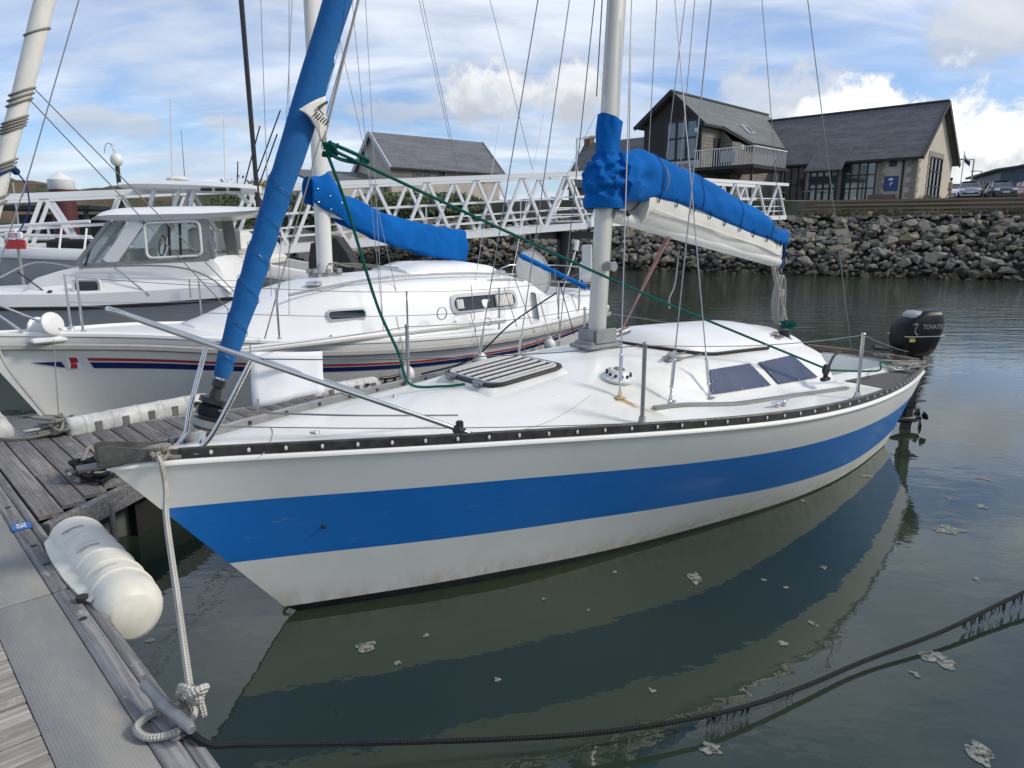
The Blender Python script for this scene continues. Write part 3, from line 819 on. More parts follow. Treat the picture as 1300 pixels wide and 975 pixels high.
# tables and chairs set out before the porch
def cafe_table(x, y, w_):
    t = thing('terrace_table', 'thin metal terrace table ' + w_ + ' of the quay building', 'table', BC.w(x, y, GZ - .0), 0, 'terrace tables outside the hall')
    mb = MB(); mb.lathe([(.35, .70), (.35, .73)], n=12); obj('table_top', mb, 'rail_grey', t)
    mb = MB(); mb.tube([(0, 0, 0), (0, 0, .7)], .03, 6); obj('leg', mb, 'frame_black', t)
    return t
for px, w_ in ((1008, 'by the left windows'), (1040, 'at the left of the porch'), (1058, 'in front of the porch')): cafe_table(hall_at(px, 240).x, 1.9, w_)

# clubhouse with the black timber gable
c1 = at_y(888, 230, 46.3); c1.z = 0
BB = Frame(c1.x, c1.y, RN)      # x runs back along the ridge (away, right), y runs along the gable (away, left)
club = thing('clubhouse', 'tall clubhouse with black boarded gable, big window and grey green slate roof', 'building', (c1.x, c1.y, 0), RN)
GW = 4.3; CL = 13.0
za = at_y(860, 117, BB.w(0, GW / 2, 0).y).z
zl = at_y(829, 160, BB.w(-.3, GW + .3, 0).y).z; zr = at_y(889, 151, BB.w(0, 0, 0).y).z - .1
zlow = at_y(975, 190, BB.w(9.5, -.8, 0).y).z
B0 = 4.1
mb = MB(); mb.add([HL(.0, 0, B0), HL(0, 0, zr), HL(0, GW / 2, za - .12), HL(0, GW, zl), HL(0, GW, B0)], [(0, 1, 2, 3, 4)]); obj('gable_boarding', mb, 'black_board', club, smooth=False)
mb = MB()
quad_uv(mb, HL(2.2, -.9, B0), HL(CL, -.9, B0), HL(CL, -.9, zlow - .05), HL(2.2, -.9, zlow - .05))
quad_uv(mb, HL(2.2, 0, B0), HL(2.2, -.9, B0), HL(2.2, -.9, zlow - .05), HL(2.2, 0, zr - .2))
quad_uv(mb, HL(0, 0, B0), HL(2.2, 0, B0), HL(2.2, 0, zr), HL(0, 0, zr)); quad_uv(mb, HL(CL, GW, B0), HL(0, GW, B0), HL(0, GW, zl), HL(CL, GW, zl))
obj('stone_wall', mb, 'rubble', club, smooth=False)
sr = (za - zr) / (GW / 2)
yl_ = -(za - zlow) / sr + GW / 2
slab_roof('roof', [HL(-.35, -.25, zr - .18), HL(1.9, -.25, zr - .18), HL(1.9, GW / 2, za), HL(-.35, GW / 2, za)], 'slate_green', club)
mb = MB(); a, b, c, d = HL(1.9, -.25, zr - .18), HL(4.0, yl_, zlow), HL(CL, yl_, zlow), HL(CL, GW / 2, za)
e_ = HL(1.9, GW / 2, za)
i0 = len(mb.f); pts = [a, b, c, d, e_]; mb.add(pts, [(0, 1, 2, 3, 4)]); mb.uv[i0] = tuple((p.x, Vector((0, p.y - yl_, p.z - zlow)).length) for p in pts)
mb.add([p - Vector((0, -.08, .14)) for p in pts] + pts, [(4, 3, 2, 1, 0), (0, 1, 6, 5), (1, 2, 7, 6)]); obj('roof', mb, 'slate_green', club, smooth=False)
slab_roof('roof', [HL(CL, GW + .5, zl - .1), HL(-.35, GW + .5, zl - .1), HL(-.35, GW / 2 + .01, za), HL(CL, GW / 2 + .01, za)], 'slate_green', club)
mb = MB(); mb.bar(HL(-.38, -.3, zr - .26), HL(-.38, GW / 2, za - .05), .06, .26); obj('barge_board', mb, 'black_board', club, smooth=False)
mb = MB(); mb.bar(HL(-.38, GW + .55, zl - .2), HL(-.38, GW / 2, za - .05), .06, .26); obj('barge_board', mb, 'black_board', club, smooth=False)
mb = MB()
mb.bar(HL(1.9, -.3, zr - .25), HL(4.0, yl_ - .05, zlow - .08), .12, .2); mb.bar(HL(4.0, yl_ - .06, zlow - .08), HL(CL - 3, yl_ - .06, zlow - .08), .12, .16)
mb.bar(HL(-.4, -.3, zr - .27), HL(1.9, -.3, zr - .27), .1, .16)
obj('eave_board', mb, 'black_board', club, smooth=False)
mb = MB(); mb.bar(HL(-.35, GW / 2, za + .05), HL(CL, GW / 2, za + .05), .18, .1); obj('ridge_cap', mb, 'slate', club, smooth=False)
sk = MB(); t0 = .62; pz = lambda t: lerp(za, zlow, t)
def onroof(x, t, h=.03): y = lerp(GW / 2, yl_, t); return Vector((x, y, pz(t) + h))
sk.add([onroof(5.3, .74), onroof(6.2, .74), onroof(6.2, .56), onroof(5.3, .56)], [(0, 1, 2, 3)]); so = obj('skylight', sk, 'sky_glass', club, smooth=False)
fm = MB(); c4 = [onroof(5.3, .74, .05), onroof(6.2, .74, .05), onroof(6.2, .56, .05), onroof(5.3, .56, .05)]
for i in range(4): fm.bar(c4[i], c4[(i + 1) % 4], .09, .08)
obj('skylight_frame', fm, 'trim_grey', so, smooth=False)
# big gable window: three columns by two rows
wy = [BB.on_x(px, 180, 0).y for px in (885, 846)]; wz0 = BB.on_x(866, 203, 0).z; wz1 = BB.on_x(866, 154, 0).z
mb = MB(); quad_uv(mb, HL(-.03, wy[0], wz0), HL(-.03, wy[1], wz0), HL(-.03, wy[1], wz1), HL(-.03, wy[0], wz1)); wnd = obj('window', mb, 'sky_glass', club, smooth=False)
fm = MB()
for i in range(4): fm.box((-.06, lerp(wy[0], wy[1], i / 3), (wz0 + wz1) / 2), (.07, .11, wz1 - wz0 + .1))
for z in (wz0, lerp(wz0, wz1, .56), wz1): fm.box((-.063, (wy[0] + wy[1]) / 2, z), (.064, abs(wy[1] - wy[0]), .11))
obj('window_frame', fm, 'frame_black', wnd, smooth=False)
# pale name board under the window
nz0 = BB.on_x(860, 219, -.3).z; nz1 = BB.on_x(860, 205, -.3).z
mb = MB(); mb.box((-.30, (wy[0] + wy[1]) / 2 - .1, (nz0 + nz1) / 2), (.06, abs(wy[1] - wy[0]) + .6, nz1 - nz0)); nb = obj('name_board', mb, 'trim_grey', club, smooth=False)
cu_ = bpy.data.curves.new('lettering', 'FONT'); cu_.body = "AFLN P FELL"; cu_.size = .40; cu_.extrude = .004; cu_.align_x = 'CENTER'; cu_.align_y = 'CENTER'
tmp = bpy.data.objects.new('tmp_text', cu_); COL.objects.link(tmp)
dg = bpy.context.evaluated_depsgraph_get(); me = bpy.data.meshes.new_from_object(tmp.evaluated_get(dg)); bpy.data.objects.remove(tmp)
me.materials.clear(); me.materials.append(M['ink']); lt = link('lettering', me, nb); lt.location = (-.345, (wy[0] + wy[1]) / 2 - .1, (nz0 + nz1) / 2); lt.rotation_euler = (PI / 2, 0, -PI / 2)
# balcony on the right of the gable
mb = MB(); bz = nz0 + .05; mb.box((1.4, -2.0, bz), (4.6, 4.0, .2)); mb.box((-.3, 1.2, bz - .12), (.5, 7.0, .22)); obj('balcony_floor', mb, 'black_board', club, smooth=False)
bal_me = MB(); bal_me.box((0, 0, .5), (.035, .035, 1.0)); bal_me = bal_me.mesh('baluster', 'trim_grey', smooth=False)
for i in range(24):
    o = link('baluster', bal_me, club); o.location = (-.85, -.1 - i * .165, bz + .1)
for i in range(24):
    o = link('baluster', bal_me, club); o.location = (-.85 + i * .18, -3.95, bz + .1)
mb = MB(); mb.bar(HL(-.85, 0, bz + 1.1), HL(-.85, -3.98, bz + 1.1), .07, .06); mb.bar(HL(-.85, -3.95, bz + 1.1), HL(3.4, -3.95, bz + 1.1), .07, .06); obj('balcony_rail', mb, 'white_paint', club, smooth=False)
mb = MB(); mb.box((-.80, -2.3, bz + .62), (.04, 1.0, .62)); obj('balcony_panel', mb, 'trim_grey', club, smooth=False)
mb = MB(); mb.box((1.9, -.03, bz + 1.1), (.9, .06, 2.0)); obj('door', mb, 'black_board', club, smooth=False)
for (x_, y_) in ((-.5, .1), (.3, -2.6)):
    mb = MB(); mb.box((x_, y_, bz + 1.2 if x_ > 0 else zr - .6), (.2, .16, .3), bev=.04); obj('flood_lamp', mb, 'white_plastic', club)
mb = MB()
for x_, y_ in ((-.7, -.2), (-.7, -3.8), (3.2, -3.8)): mb.tube([HL(x_, y_, B0 - .3), HL(x_, y_, bz)], .07, 6)
obj('balcony_post', mb, 'black_board', club)
# lower slate wing to the left of the clubhouse, and its chimney
c2 = at_y(832, 230, 53.0)
wing = thing('slate_roofed_wing', 'low hipped slate roof building between the bridge and the clubhouse', 'building', (c2.x, c2.y, 0), R(135))
BW = Frame(c2.x, c2.y, R(135))
rzw = BW.on_y(800, 176, -3).z; ezw = at_y(712, 236, 57).z; WL = BW.on_y(712, 236, .4).x; RLx = BW.on_y(742, 182, -3).x
mb = MB(); quad_uv(mb, HL(WL - .5, 0, 3.5), HL(-2, 0, 3.5), HL(-2, 0, ezw), HL(WL - .5, 0, ezw)); quad_uv(mb, HL(WL - .5, -6, 3.5), HL(WL - .5, 0, 3.5), HL(WL - .5, 0, ezw), HL(WL - .5, -6, ezw)); obj('wall', mb, 'rubble', wing, smooth=False)
slab_roof('roof', [HL(WL, .4, ezw - .1), HL(-3, .4, ezw - .1), HL(-3, -3, rzw), HL(RLx, -3, rzw)], 'slate', wing)
mb = MB(); tri_uv(mb, HL(WL, -6.4, ezw - .1), HL(WL, .4, ezw - .1), HL(RLx, -3, rzw)); obj('hip_roof', mb, 'slate', wing, smooth=False)
slab_roof('roof', [HL(-3, -6.4, ezw - .1), HL(WL, -6.4, ezw - .1), HL(RLx, -3.02, rzw), HL(-3, -3.02, rzw)], 'slate', wing)
M['brick_red'] = masonry_mat('brown_brick', (.16, .09, .06), (.22, .13, .09), .22, .075)
mb = MB(); q = BW.on_y(748, 186, -3); mb.box((q.x, -3, q.z + .1), (.6, .6, 1.1)); ch = obj('chimney', mb, 'brick_red', wing, smooth=False)
mb = MB(); mb.box((q.x, -3, q.z + .70), (.72, .72, .1)); obj('chimney_cap', mb, 'black_board', ch, smooth=False)
# small house on the left
def house_left():
    g0 = at_y(497, 240, 50); t = thing('stone_house', 'plain stone house with long grey slate roof behind the footbridge', 'building', (g0.x, g0.y, 0), R(52))
    F = Frame(g0.x, g0.y, R(52 - 0))
    # x runs away to the right along the front wall
    Fz = F
    ang = R(38); t.rotation_euler = (0, 0, ang); F = Frame(g0.x, g0.y, ang)
    ez = at_y(497, 208, 50).z; q = F.on_y(634, 218, 0); L = q.x; 
    W_ = 5.0; rz = at_y(476, 169, F.w(0, W_ / 2, 0).y).z
    mb = MB(); quad_uv(mb, (0, 0, 3), (L, 0, 3), (L, 0, ez), (0, 0, ez)); mb.add([(0, W_, 3), (0, 0, 3), (0, 0, ez), (0, W_ / 2, rz - .1), (0, W_, ez)], [(0, 1, 2, 3, 4)]); mb.add([(L, W_, 3), (L, 0, 3), (L, 0, ez), (L, W_ / 2, rz - .1), (L, W_, ez)], [(4, 3, 2, 1, 0)])
    obj('wall', mb, 'render_grey', t, smooth=False)
    kk = (rz - ez) / (W_ / 2)
    slab_roof('roof', [(-.2, -.35, ez - .35 * kk + .08), (L + .2, -.35, ez - .35 * kk + .08), (L + .2, W_ / 2, rz + .08), (-.2, W_ / 2, rz + .08)], 'slate_grey', t)
    slab_roof('roof', [(L + .2, W_ + .35, ez - .35 * kk + .08), (-.2, W_ + .35, ez - .35 * kk + .08), (-.2, W_ / 2 + .02, rz + .08), (L + .2, W_ / 2 + .02, rz + .08)], 'slate_grey', t)
    for a_, b_ in (((-.25, -.4, ez - .4 * kk + .02), (-.25, W_ / 2, rz + .02)), ((L + .25, -.4, ez - .4 * kk + .02), (L + .25, W_ / 2, rz + .02)), ((-.25, W_ + .4, ez - .4 * kk + .02), (-.25, W_ / 2 + .03, rz + .02))):
        mb = MB(); mb.bar(a_, b_, .1, .3); obj('barge_board', mb, 'trim_grey', t, smooth=False)
    mb = MB(); mb.bar((-.2, -.42, ez - .34 * kk), (L + .2, -.42, ez - .34 * kk), .1, .12); obj('gutter', mb, 'black_board', t, smooth=False)
    for px in (530, 541, 560, 612):
        x = F.on_y(px, 220, 0).x; zt = F.on_y(px, 217, 0).z; zb = F.on_y(px, 231, 0).z
        mb = MB(); mb.box((x, -.02, (zt + zb) / 2), (.55, .06, zt - zb)); w_ = obj('window', mb, 'dark_glass', t, smooth=False)
        fm = MB()
        for dx in (-.28, 0, .28): fm.box((x + dx, -.06, (zt + zb) / 2), (.05, .05, zt - zb))
        for z in (zb, (zt + zb) / 2, zt): fm.box((x, -.062, z), (.6, .046, .05))
        obj('window_frame', fm, 'trim_grey', w_, smooth=False)
    # lean-to against the gable
    mb = MB(); mb.box((-2.6, 2.8, 2.2), (5.0, 4.0, 5.8)); obj('lean_to', mb, 'render_grey', t, smooth=False)
    zt = at_y(455, 215, F.w(-2.6, 3, 0).y).z
    slab_roof('roof', [(-5.6, .5, zt - .9), (.0, .5, zt - .9), (0, 4.4, zt), (-5.6, 4.4, zt)], 'slate', t)
house_left()
# blue grey shed with a curved roof at the far right
s0 = at_y(1268, 240, 76.0); shed = thing('curved_roof_shed', 'blue grey clad shed with shallow curved roof beyond the parked cars', 'building', (s0.x, s0.y, 0), R(-20))
ze = at_y(1268, 215, 76).z; zg = 4.8
mb = MB(); arc = []
for i in range(13):
    t = i / 12; arc.append((14 * t, ze + 1.6 * math.sin(PI * min(t * .62 + .0, 1)) ))
mb.grid([[(x, 0, zg) for x, z in arc], [(x, 0, z) for x, z in arc]]); mb.quad((0, 12, zg), (0, 0, zg), (0, 0, ze), (0, 12, ze)); obj('wall', mb, 'blue_clad', shed, smooth=False)
mb = MB(); mb.grid([[(-.6 if i == 0 else x, -.5, z + .05) for i, (x, z) in enumerate(arc)], [(-.6 if i == 0 else x, 12.5, z + .05) for i, (x, z) in enumerate(arc)]]); rf = obj('roof', mb, 'slate', shed); md = rf.modifiers.new('thick', 'SOLIDIFY'); md.thickness = .25
mb = MB(); mb.box((3.2, -.04, ze - .2), (2.2, .06, .5)); obj('window', mb, 'dark_glass', shed, smooth=False)
mb = MB(); mb.box((3.4, -.04, zg + .9), (2.8, .06, 1.8)); obj('door', mb, 'frame_black', shed, smooth=False)

# ------------------------------------------------------------------ small things on the quay
def lamp_post(px, ytop, ybase, Y, label):
    b = at_y(px, ybase, Y); tz = at_y(px, ytop, Y).z; t = thing('street_lamp', label, 'street lamp', (b.x, b.y, ground_z(Y)), 0, 'street lamps by the car park')
    h = tz - ground_z(Y)
    mb = MB(); mb.tube([(0, 0, 0), (0, 0, h)], [.09, .06], 8); obj('pole', mb, 'dull_metal', t)
    mb = MB(); mb.bar((0, 0, h - .05), (-1.1, 0, h + .02), .08, .08); mb.box((-1.0, 0, h - .02), (.7, .24, .12), bev=.03); obj('lamp_head', mb, 'dull_metal', t)
lamp_post(1231.5, 202, 243, 70, 'taller grey street lamp nearest the flag pole')
lamp_post(1243, 217, 244, 92, 'shorter grey street lamp farther off above the parked car')
b = at_y(1218, 246, 66); fl = thing('flag_pole', 'white flag pole with small dark flag beside the gable end', 'flag pole', (b.x, b.y, ground_z(66)))
h = at_y(1218, 192, 66).z - ground_z(66)
mb = MB(); mb.tube([(0, 0, 0), (0, 0, h)], .05, 8); obj('pole', mb, 'white_paint', fl)
mb = MB(); mb.grid([[(.06 + .13 * i, .05 * math.sin(i * 1.3), h - .30 - .13 * i) for i in range(5)], [(.06 + .13 * i, .05 * math.sin(i * 1.3 + .4), h - .85 - .12 * i) for i in range(5)]]); fo = obj('flag', mb, 'navy', fl); md = fo.modifiers.new('thick', 'SOLIDIFY'); md.thickness = .01
M['car_silver'] = simple('silver_car_paint', (.30, .30, .33), .3, metal=.5, coat=.8)
M['car_dark'] = simple('dark_grey_car_paint', (.035, .035, .045), .3, metal=.3, coat=.8)
M['car_red'] = simple('red_car_paint', (.40, .03, .03), .3, coat=.8)
M['lamp_glass'] = simple('clear_lamp_glass', (.75, .77, .8), .15, coat=1)
M['plate_white'] = simple('number_plate', (.72, .72, .66), .4)
def car(px, Y, rot, mat, label):
    b = at_y(px, 256, Y); t = thing('parked_car', label, 'car', (b.x, b.y, ground_z(Y) + .0), rot, 'cars parked on the quay')
    prof = [(-2.05, .35, .62), (-2.08, .70, .80), (-1.95, .92, .80), (-1.55, 1.38, .62), (-.9, 1.50, .58), (.1, 1.48, .58), (.95, 1.02, .76), (1.75, .86, .78), (2.05, .66, .74), (2.08, .36, .66)]
    # body: lower shell lofted along its length
    mb = MB(); rows = []
    for x in [-2.08 + 4.16 * i / 26 for i in range(27)]:
        top = interp(x, [-2.08, -1.98, -1.5, .9, 1.75, 2.02, 2.08], [.72, .92, .96, .98, .86, .70, .55]); hw = .84 * (1 - .16 * abs(x / 2.1) ** 4)
        rows.append([(x, -hw * .92, .24), (x, -hw, .45), (x, -hw * .99, .68), (x, -hw * .93, top - .04), (x, -hw * .80, top), (x, 0, top + .03), (x, hw * .80, top), (x, hw * .93, top - .04), (x, hw * .99, .68), (x, hw, .45), (x, hw * .92, .24)])
    mb.grid(rows); n = 11
    mb.f.append(tuple(range(n))); mb.m.append(0); mb.f.append(tuple(range(len(mb.v) - 1, len(mb.v) - n - 1, -1))); mb.m.append(0)
    obj('body', mb, mat, t, angle=45)
    mb = MB(); rows = []
    for x in [-1.92 + 2.9 * i / 16 for i in range(17)]:
        top = interp(x, [-1.92, -1.5, -.9, .0, .35, .98], [.97, 1.36, 1.47, 1.46, 1.36, .98]); hw = .74; tw = lerp(.74, .56, (top - .95) / .52)
        rows.append([(x, -hw, .95), (x, -tw, top - .03), (x, -tw * .9, top), (x, 0, top + .015), (x, tw * .9, top), (x, tw, top - .03), (x, hw, .95)])
    mb.grid(rows); obj('cabin_glass', mb, 'dark_glass', t, angle=40)
    mb = MB(); rows = []
    for x in [-1.45 + 1.65 * i / 8 for i in range(9)]: rows.append([(x, y, 1.47 + .025 - .05 * (y / .55) ** 2 - .10 * max(0, (-x - 1.1)) - .05 * max(0, x)) for y in (-.53, -.3, 0, .3, .53)])
    mb.grid(rows); r_ = obj('roof', mb, mat, t); md = r_.modifiers.new('thick', 'SOLIDIFY'); md.thickness = .03
    for sy in (-1, 1):
        for a_, b_, w_ in (((.95, sy * .72, 1.0), (.18, sy * .57, 1.45), .06), ((-.45, sy * .74, .97), (-.45, sy * .58, 1.46), .08), ((-1.9, sy * .72, 1.0), (-1.45, sy * .57, 1.42), .12)):
            mb = MB(); mb.bar(a_, b_, w_, .05); obj('pillar', mb, mat, t, smooth=False)
    for sx in (-1.28, 1.30):
        for sy in (-1, 1):
            mb = MB(); mb.lathe([(.18, -.1), (.30, -.1), (.315, -.05), (.315, .05), (.30, .1), (.18, .1)], (sx, sy * .76, .315), 18, 0, Matrix.Rotation(PI / 2, 4, 'X')); w_ = obj('wheel', mb, 'rubber', t)
            mb = MB(); mb.lathe([(.0, .0), (.19, .0), (.19, .012)], (sx, sy * .86, .315), 12, 0, Matrix.Rotation(-sy * PI / 2, 4, 'X')); obj('rim', mb, 'dull_metal', w_)
    for sy in (-1, 1):
        mb = MB(); mb.box((1.90, sy * .60, .70), (.26, .36, .15), Matrix.Rotation(-sy * .28, 4, 'Z'), bev=.04); obj('headlight', mb, 'lamp_glass', t)
        mb = MB(); mb.box((.72, sy * .90, 1.0), (.12, .2, .14), bev=.03); obj('wing_mirror', mb, mat, t)
    mb = MB(); mb.box((2.05, 0, .42), (.08, 1.2, .16), bev=.02); obj('grille', mb, 'black_plastic', t)
    mb = MB(); mb.box((2.10, 0, .52), (.02, .5, .11)); obj('number_plate', mb, 'plate_white', t)
    return t
car(1228, 62, R(-118), 'car_silver', 'silver grey hatchback parked nearest the flag pole')
car(1268, 60, R(-112), 'car_dark', 'dark hatchback parked in front of the blue shed')
car(1306, 61, R(-105), 'car_red', 'red car cut off at the right edge of the view')
car(1210, 74, R(-130), 'white_paint', 'white car half hidden behind the gable corner')
def bush(px, py, Y, rx, rz_, label, mat='leaf', n=500, name='bush', seed=1, grp=None):
    c = at_y(px, py, Y); t = thing(name, label, 'bush', (c.x, c.y, ground_z(Y) if Y > 40 else 3), 0, grp)
    r = random.Random(seed); mb = MB(); cz = c.z - t.location.z
    for _ in range(n):
        d = Vector((r.gauss(0, 1), r.gauss(0, 1), r.gauss(0, 1))).normalized() * (r.random() ** .4)
        lump = 1 + .35 * mn.noise(d * 2.1 + Vector((seed, 0, 0)))
        p = Vector((d.x * rx * lump, d.y * rx * .7 * lump, cz + d.z * rz_ * lump)); s = r.uniform(.05, .11) * max(min(rx, 1.6), .8)
        u = Vector((r.uniform(-1, 1), r.uniform(-1, 1), r.uniform(-1, 1))).normalized() * s; v = u.orthogonal().normalized() * s * .6
        mb.add([p - u, p - v, p + u, p + v], [(0, 1, 2, 3)])
    obj('foliage', mb, mat, t, smooth=False)
    mb = MB()
    for k in range(4): mb.tube([(0, 0, 0), (r.uniform(-.3, .3) * rx, r.uniform(-.3, .3) * rx, max(cz, .3))], [.05, .02], 5)
    obj('stem', mb, 'teak', t)
bush(1249, 242, 68, .9, .8, 'round green bush between the two parked cars', seed=4)
bush(1178, 252, 44, .7, .3, 'low brown green scrub below the gable end', 'leaf_brown', 260, seed=8)
for i, (px, py, Y, rx, rz_, lab) in enumerate(((392, 268, 47, 2.6, 1.2, 'dark green bush beside the white mast, behind the footbridge'), (438, 262, 52, 2.8, 1.6, 'dark green bush just right of the white mast'), (512, 262, 46, 3.0, .9, 'low dark hedge in front of the stone house'), (575, 262, 47, 2.6, .8, 'low dark hedge at the right end of the stone house'), (330, 262, 60, 4.0, 2.2, 'large dark bush behind the centre console boat'))):
    bush(px, py, Y, rx, rz_, lab, 'leaf', 2600, 'bush', 20 + i, 'bushes behind the footbridge')
# walker
def walker():
    b = at_y(1204, 256, 45.5); t = thing('person', 'person in tan top and shorts walking past the gable end', 'person', (b.x, b.y, ground_z(45.5)), R(-20)); t.scale = (.80, .80, .80)
    me = bpy.data.meshes.new('body'); V = [(0, 0, .80), (0, 0, 1.02), (0, 0, 1.24), (.01, 0, 1.36), (.02, 0, 1.44), (.03, 0, 1.55), (0, .17, 1.25), (.06, .20, 1.0), (.17, .17, .82), (0, -.17, 1.25), (-.10, -.20, 1.02), (-.10, -.19, .80), (0, .09, .76), (.16, .09, .44), (.20, .09, .07), (.32, .09, .04), (0, -.09, .76), (-.06, -.09, .43), (-.28, -.09, .12), (-.20, -.09, .03)]
    E = [(0, 1), (1, 2), (2, 3), (3, 4), (4, 5), (2, 6), (6, 7), (7, 8), (2, 9), (9, 10), (10, 11), (0, 12), (12, 13), (13, 14), (14, 15), (0, 16), (16, 17), (17, 18), (18, 19)]
    me.from_pydata(V, E, []); o = link('body', me, t); me.materials.append(simple('walker_skin', (.36, .22, .15), .6))
    md = o.modifiers.new('skin', 'SKIN'); rad = [.13, .12, .14, .06, .05, .095, .055, .042, .035, .055, .042, .035, .085, .06, .042, .035, .085, .06, .042, .035]
    for i, r in enumerate(rad): me.skin_vertices[0].data[i].radius = (r, r)
    me.skin_vertices[0].data[0].use_root = True
    o.modifiers.new('sub', 'SUBSURF').levels = 1; md2 = o.modifiers['sub']; md2.render_levels = 2
    mb = MB(); mb.sphere((.025, 0, 1.575), .105, 10, 8, sc=(1, .95, 1.05)); obj('hair', mb, simple('dark_hair', (.02, .014, .01), .7), t)
    mb = MB(); mb.lathe([(.155, .92), (.15, 1.05), (.17, 1.2), (.15, 1.32), (.07, 1.37)], n=12, mat=Matrix.Diagonal((.85, 1.1, 1, 1))); obj('top', mb, simple('tan_top', (.38, .27, .18), .9), t)
    mb = MB(); mb.lathe([(.17, .70), (.165, .8), (.155, .93)], n=12, mat=Matrix.Diagonal((1.0, 1.05, 1, 1))); obj('shorts', mb, simple('tan_shorts', (.30, .22, .17), .9), t)
walker()
# ------------------------------------------------------------------ pontoon walkway and finger
DK = Frame(-2.666, 3.766, math.atan2(-.726, .688))     # x along the edge toward the viewer, y out over the water
ZD = .45
def plate_mat():
    m, k, b = material('ribbed_composite_plate'); tcn = k.n('ShaderNodeTexCoord'); v = tcn.outputs['Object']
    sp = k.n('ShaderNodeSeparateXYZ'); k.put(sp.inputs[0], v)
    a = k.math('SINE', k.math('MULTIPLY', sp.outputs[0], 2 * PI / .011)); c_ = k.math('SINE', k.math('MULTIPLY', sp.outputs[1], 2 * PI / .011))
    h = k.math('MAXIMUM', a, c_)
    n1 = k.noise(k.mapping(v, scale=(.7, 2.5, 1)), 2.5, 6, .65); n2 = k.noise(v, 60, 3)
    c = k.mix(k.ramp(n1, .35, .68), (.285, .275, .245, 1), (.21, .215, .215, 1)); c = k.mix(k.math('MULTIPLY', k.ramp(h, .2, 1), .22), c, (.16, .155, .14, 1)); c = k.mix(k.math('MULTIPLY', n2, .25), c, (.33, .32, .29, 1))
    k.put(b.inputs['Base Color'], c); b.inputs['Roughness'].default_value = .75
    bp = k.n('ShaderNodeBump'); bp.inputs['Strength'].default_value = .3; bp.inputs['Distance'].default_value = .002; k.put(bp.inputs['Height'], h); k.put(b.inputs['Normal'], bp.outputs[0])
    return m
M['plate'] = plate_mat()
M['float'] = simple('stained_grey_float', (.17, .175, .165), .8, var=.6, vscale=4, col2=(.07, .075, .06))
M['skirt_dark'] = simple('dark_added_skirt', (.014, .014, .013), .8, var=.5, vscale=6)  # near-black, for the bars added to widen the finger's dark reflection
M['dark_frame'] = simple('dark_pontoon_frame', (.05, .05, .048), .8, var=.5, vscale=8)
walk = thing('pontoon_walkway', 'weathered grey timber pontoon walkway in the near left corner', 'pontoon', DK.o, DK.ang)
r7 = random.Random(21)
def plank_mesh(L, w, h=.032, bev=.004):
    mb = MB(); mb.box((0, 0, 0), (L, w, h), bev=bev); return mb.mesh('plank', 'wood_deck')
def board(name, x0, x1, y0, y1, z1, h, mat, parent, bev=.006):
    mb = MB(); mb.box((0, 0, 0), (x1 - x0, y1 - y0, h), bev=bev); o = obj(name, mb, mat, parent); o.location = ((x0 + x1) / 2, (y0 + y1) / 2, z1 - h / 2); return o
for a, b in ((-9.0, -4.2), (-4.19, .955), (.975, 3.4), (3.41, 6.4)):
    board('edge_timber', a, b, -.128, -.05, ZD + .004, .06, 'wood_kerb', walk)
for a, b in ((-9.0, -2.5), (-2.49, 1.9), (1.905, 6.4)):
    board('kerb_board', a, b, -.044, .002, ZD - .004, .17, 'wood_kerb', walk)
for a, b in ((-6.4, -4.1), (-4.08, -1.52), (-1.50, .955), (.975, 3.40), (3.42, 5.9)):
    board('cover_plate', a, b, -.367, -.131, ZD, .022, 'plate', walk, .004)
pw = .117
pl_me = MB(); pl_me.box((0, 0, 0), (1.6, pw - .008, .03), bev=.004); pl_me = pl_me.mesh('plank', 'wood_pale')
for i in range(62):
    x = -2.6 + i * pw; o = link('plank', pl_me, walk); o.location = (x, -.37 - .8, ZD - .017 + r7.uniform(-.002, .002)); o.rotation_euler = (0, r7.uniform(-.003, .003), PI / 2 + r7.uniform(-.003, .003))
mb = MB(); mb.box((-1.3, -1.0, ZD - .16), (15, 1.9, .22)); obj('deck_frame', mb, 'dark_frame', walk, smooth=False)
for x in (-7, -4.4, -1.2, 1.0, 3.8):
    mb = MB(); mb.box((x, -1.0, .02), (1.5, 1.75, .52), bev=.05); obj('float', mb, 'float', walk)
bt = MB(); bt.lathe([(.016, 0), (.016, .003), (.008, .004), (0, .002)], n=8); bt_me = bt.mesh('bolt_hole', 'rubber')
for x in (.33, .62, 1.32, 2.2, -.4, -1.2): o = link('bolt_hole', bt_me, walk); o.location = (x, -.085, ZD + .004)
# number plate on the edge
mb = MB(); mb.box((0, 0, 0), (.115, .092, .004), bev=.0015); sgn = obj('berth_sign', mb, 'sign_blue'); sgn.location = DK.w(-.01, -.084, ZD + .0075); sgn.rotation_euler = (0, 0, DK.ang - R(4)); tag(sgn, 'small blue berth number plate reading D5 on the walkway edge', 'sign')
def text_obj(name, body, size, mat, parent, loc, rot, ext=.001):
    cu = bpy.data.curves.new(name, 'FONT'); cu.body = body; cu.size = size; cu.extrude = ext; cu.align_x = 'CENTER'; cu.align_y = 'CENTER'; cu.offset = size * .02
    t_ = bpy.data.objects.new('text_source', cu); COL.objects.link(t_); me_ = bpy.data.meshes.new_from_object(t_.evaluated_get(bpy.context.evaluated_depsgraph_get())); bpy.data.objects.remove(t_)
    me_.materials.clear(); me_.materials.append(M[mat]); o = link(name, me_, parent); o.location = loc; o.rotation_euler = rot; return o
text_obj('sign_lettering', 'D5', .062, 'white_plastic', sgn, (0, -.002, .0028), (0, 0, R(0)))
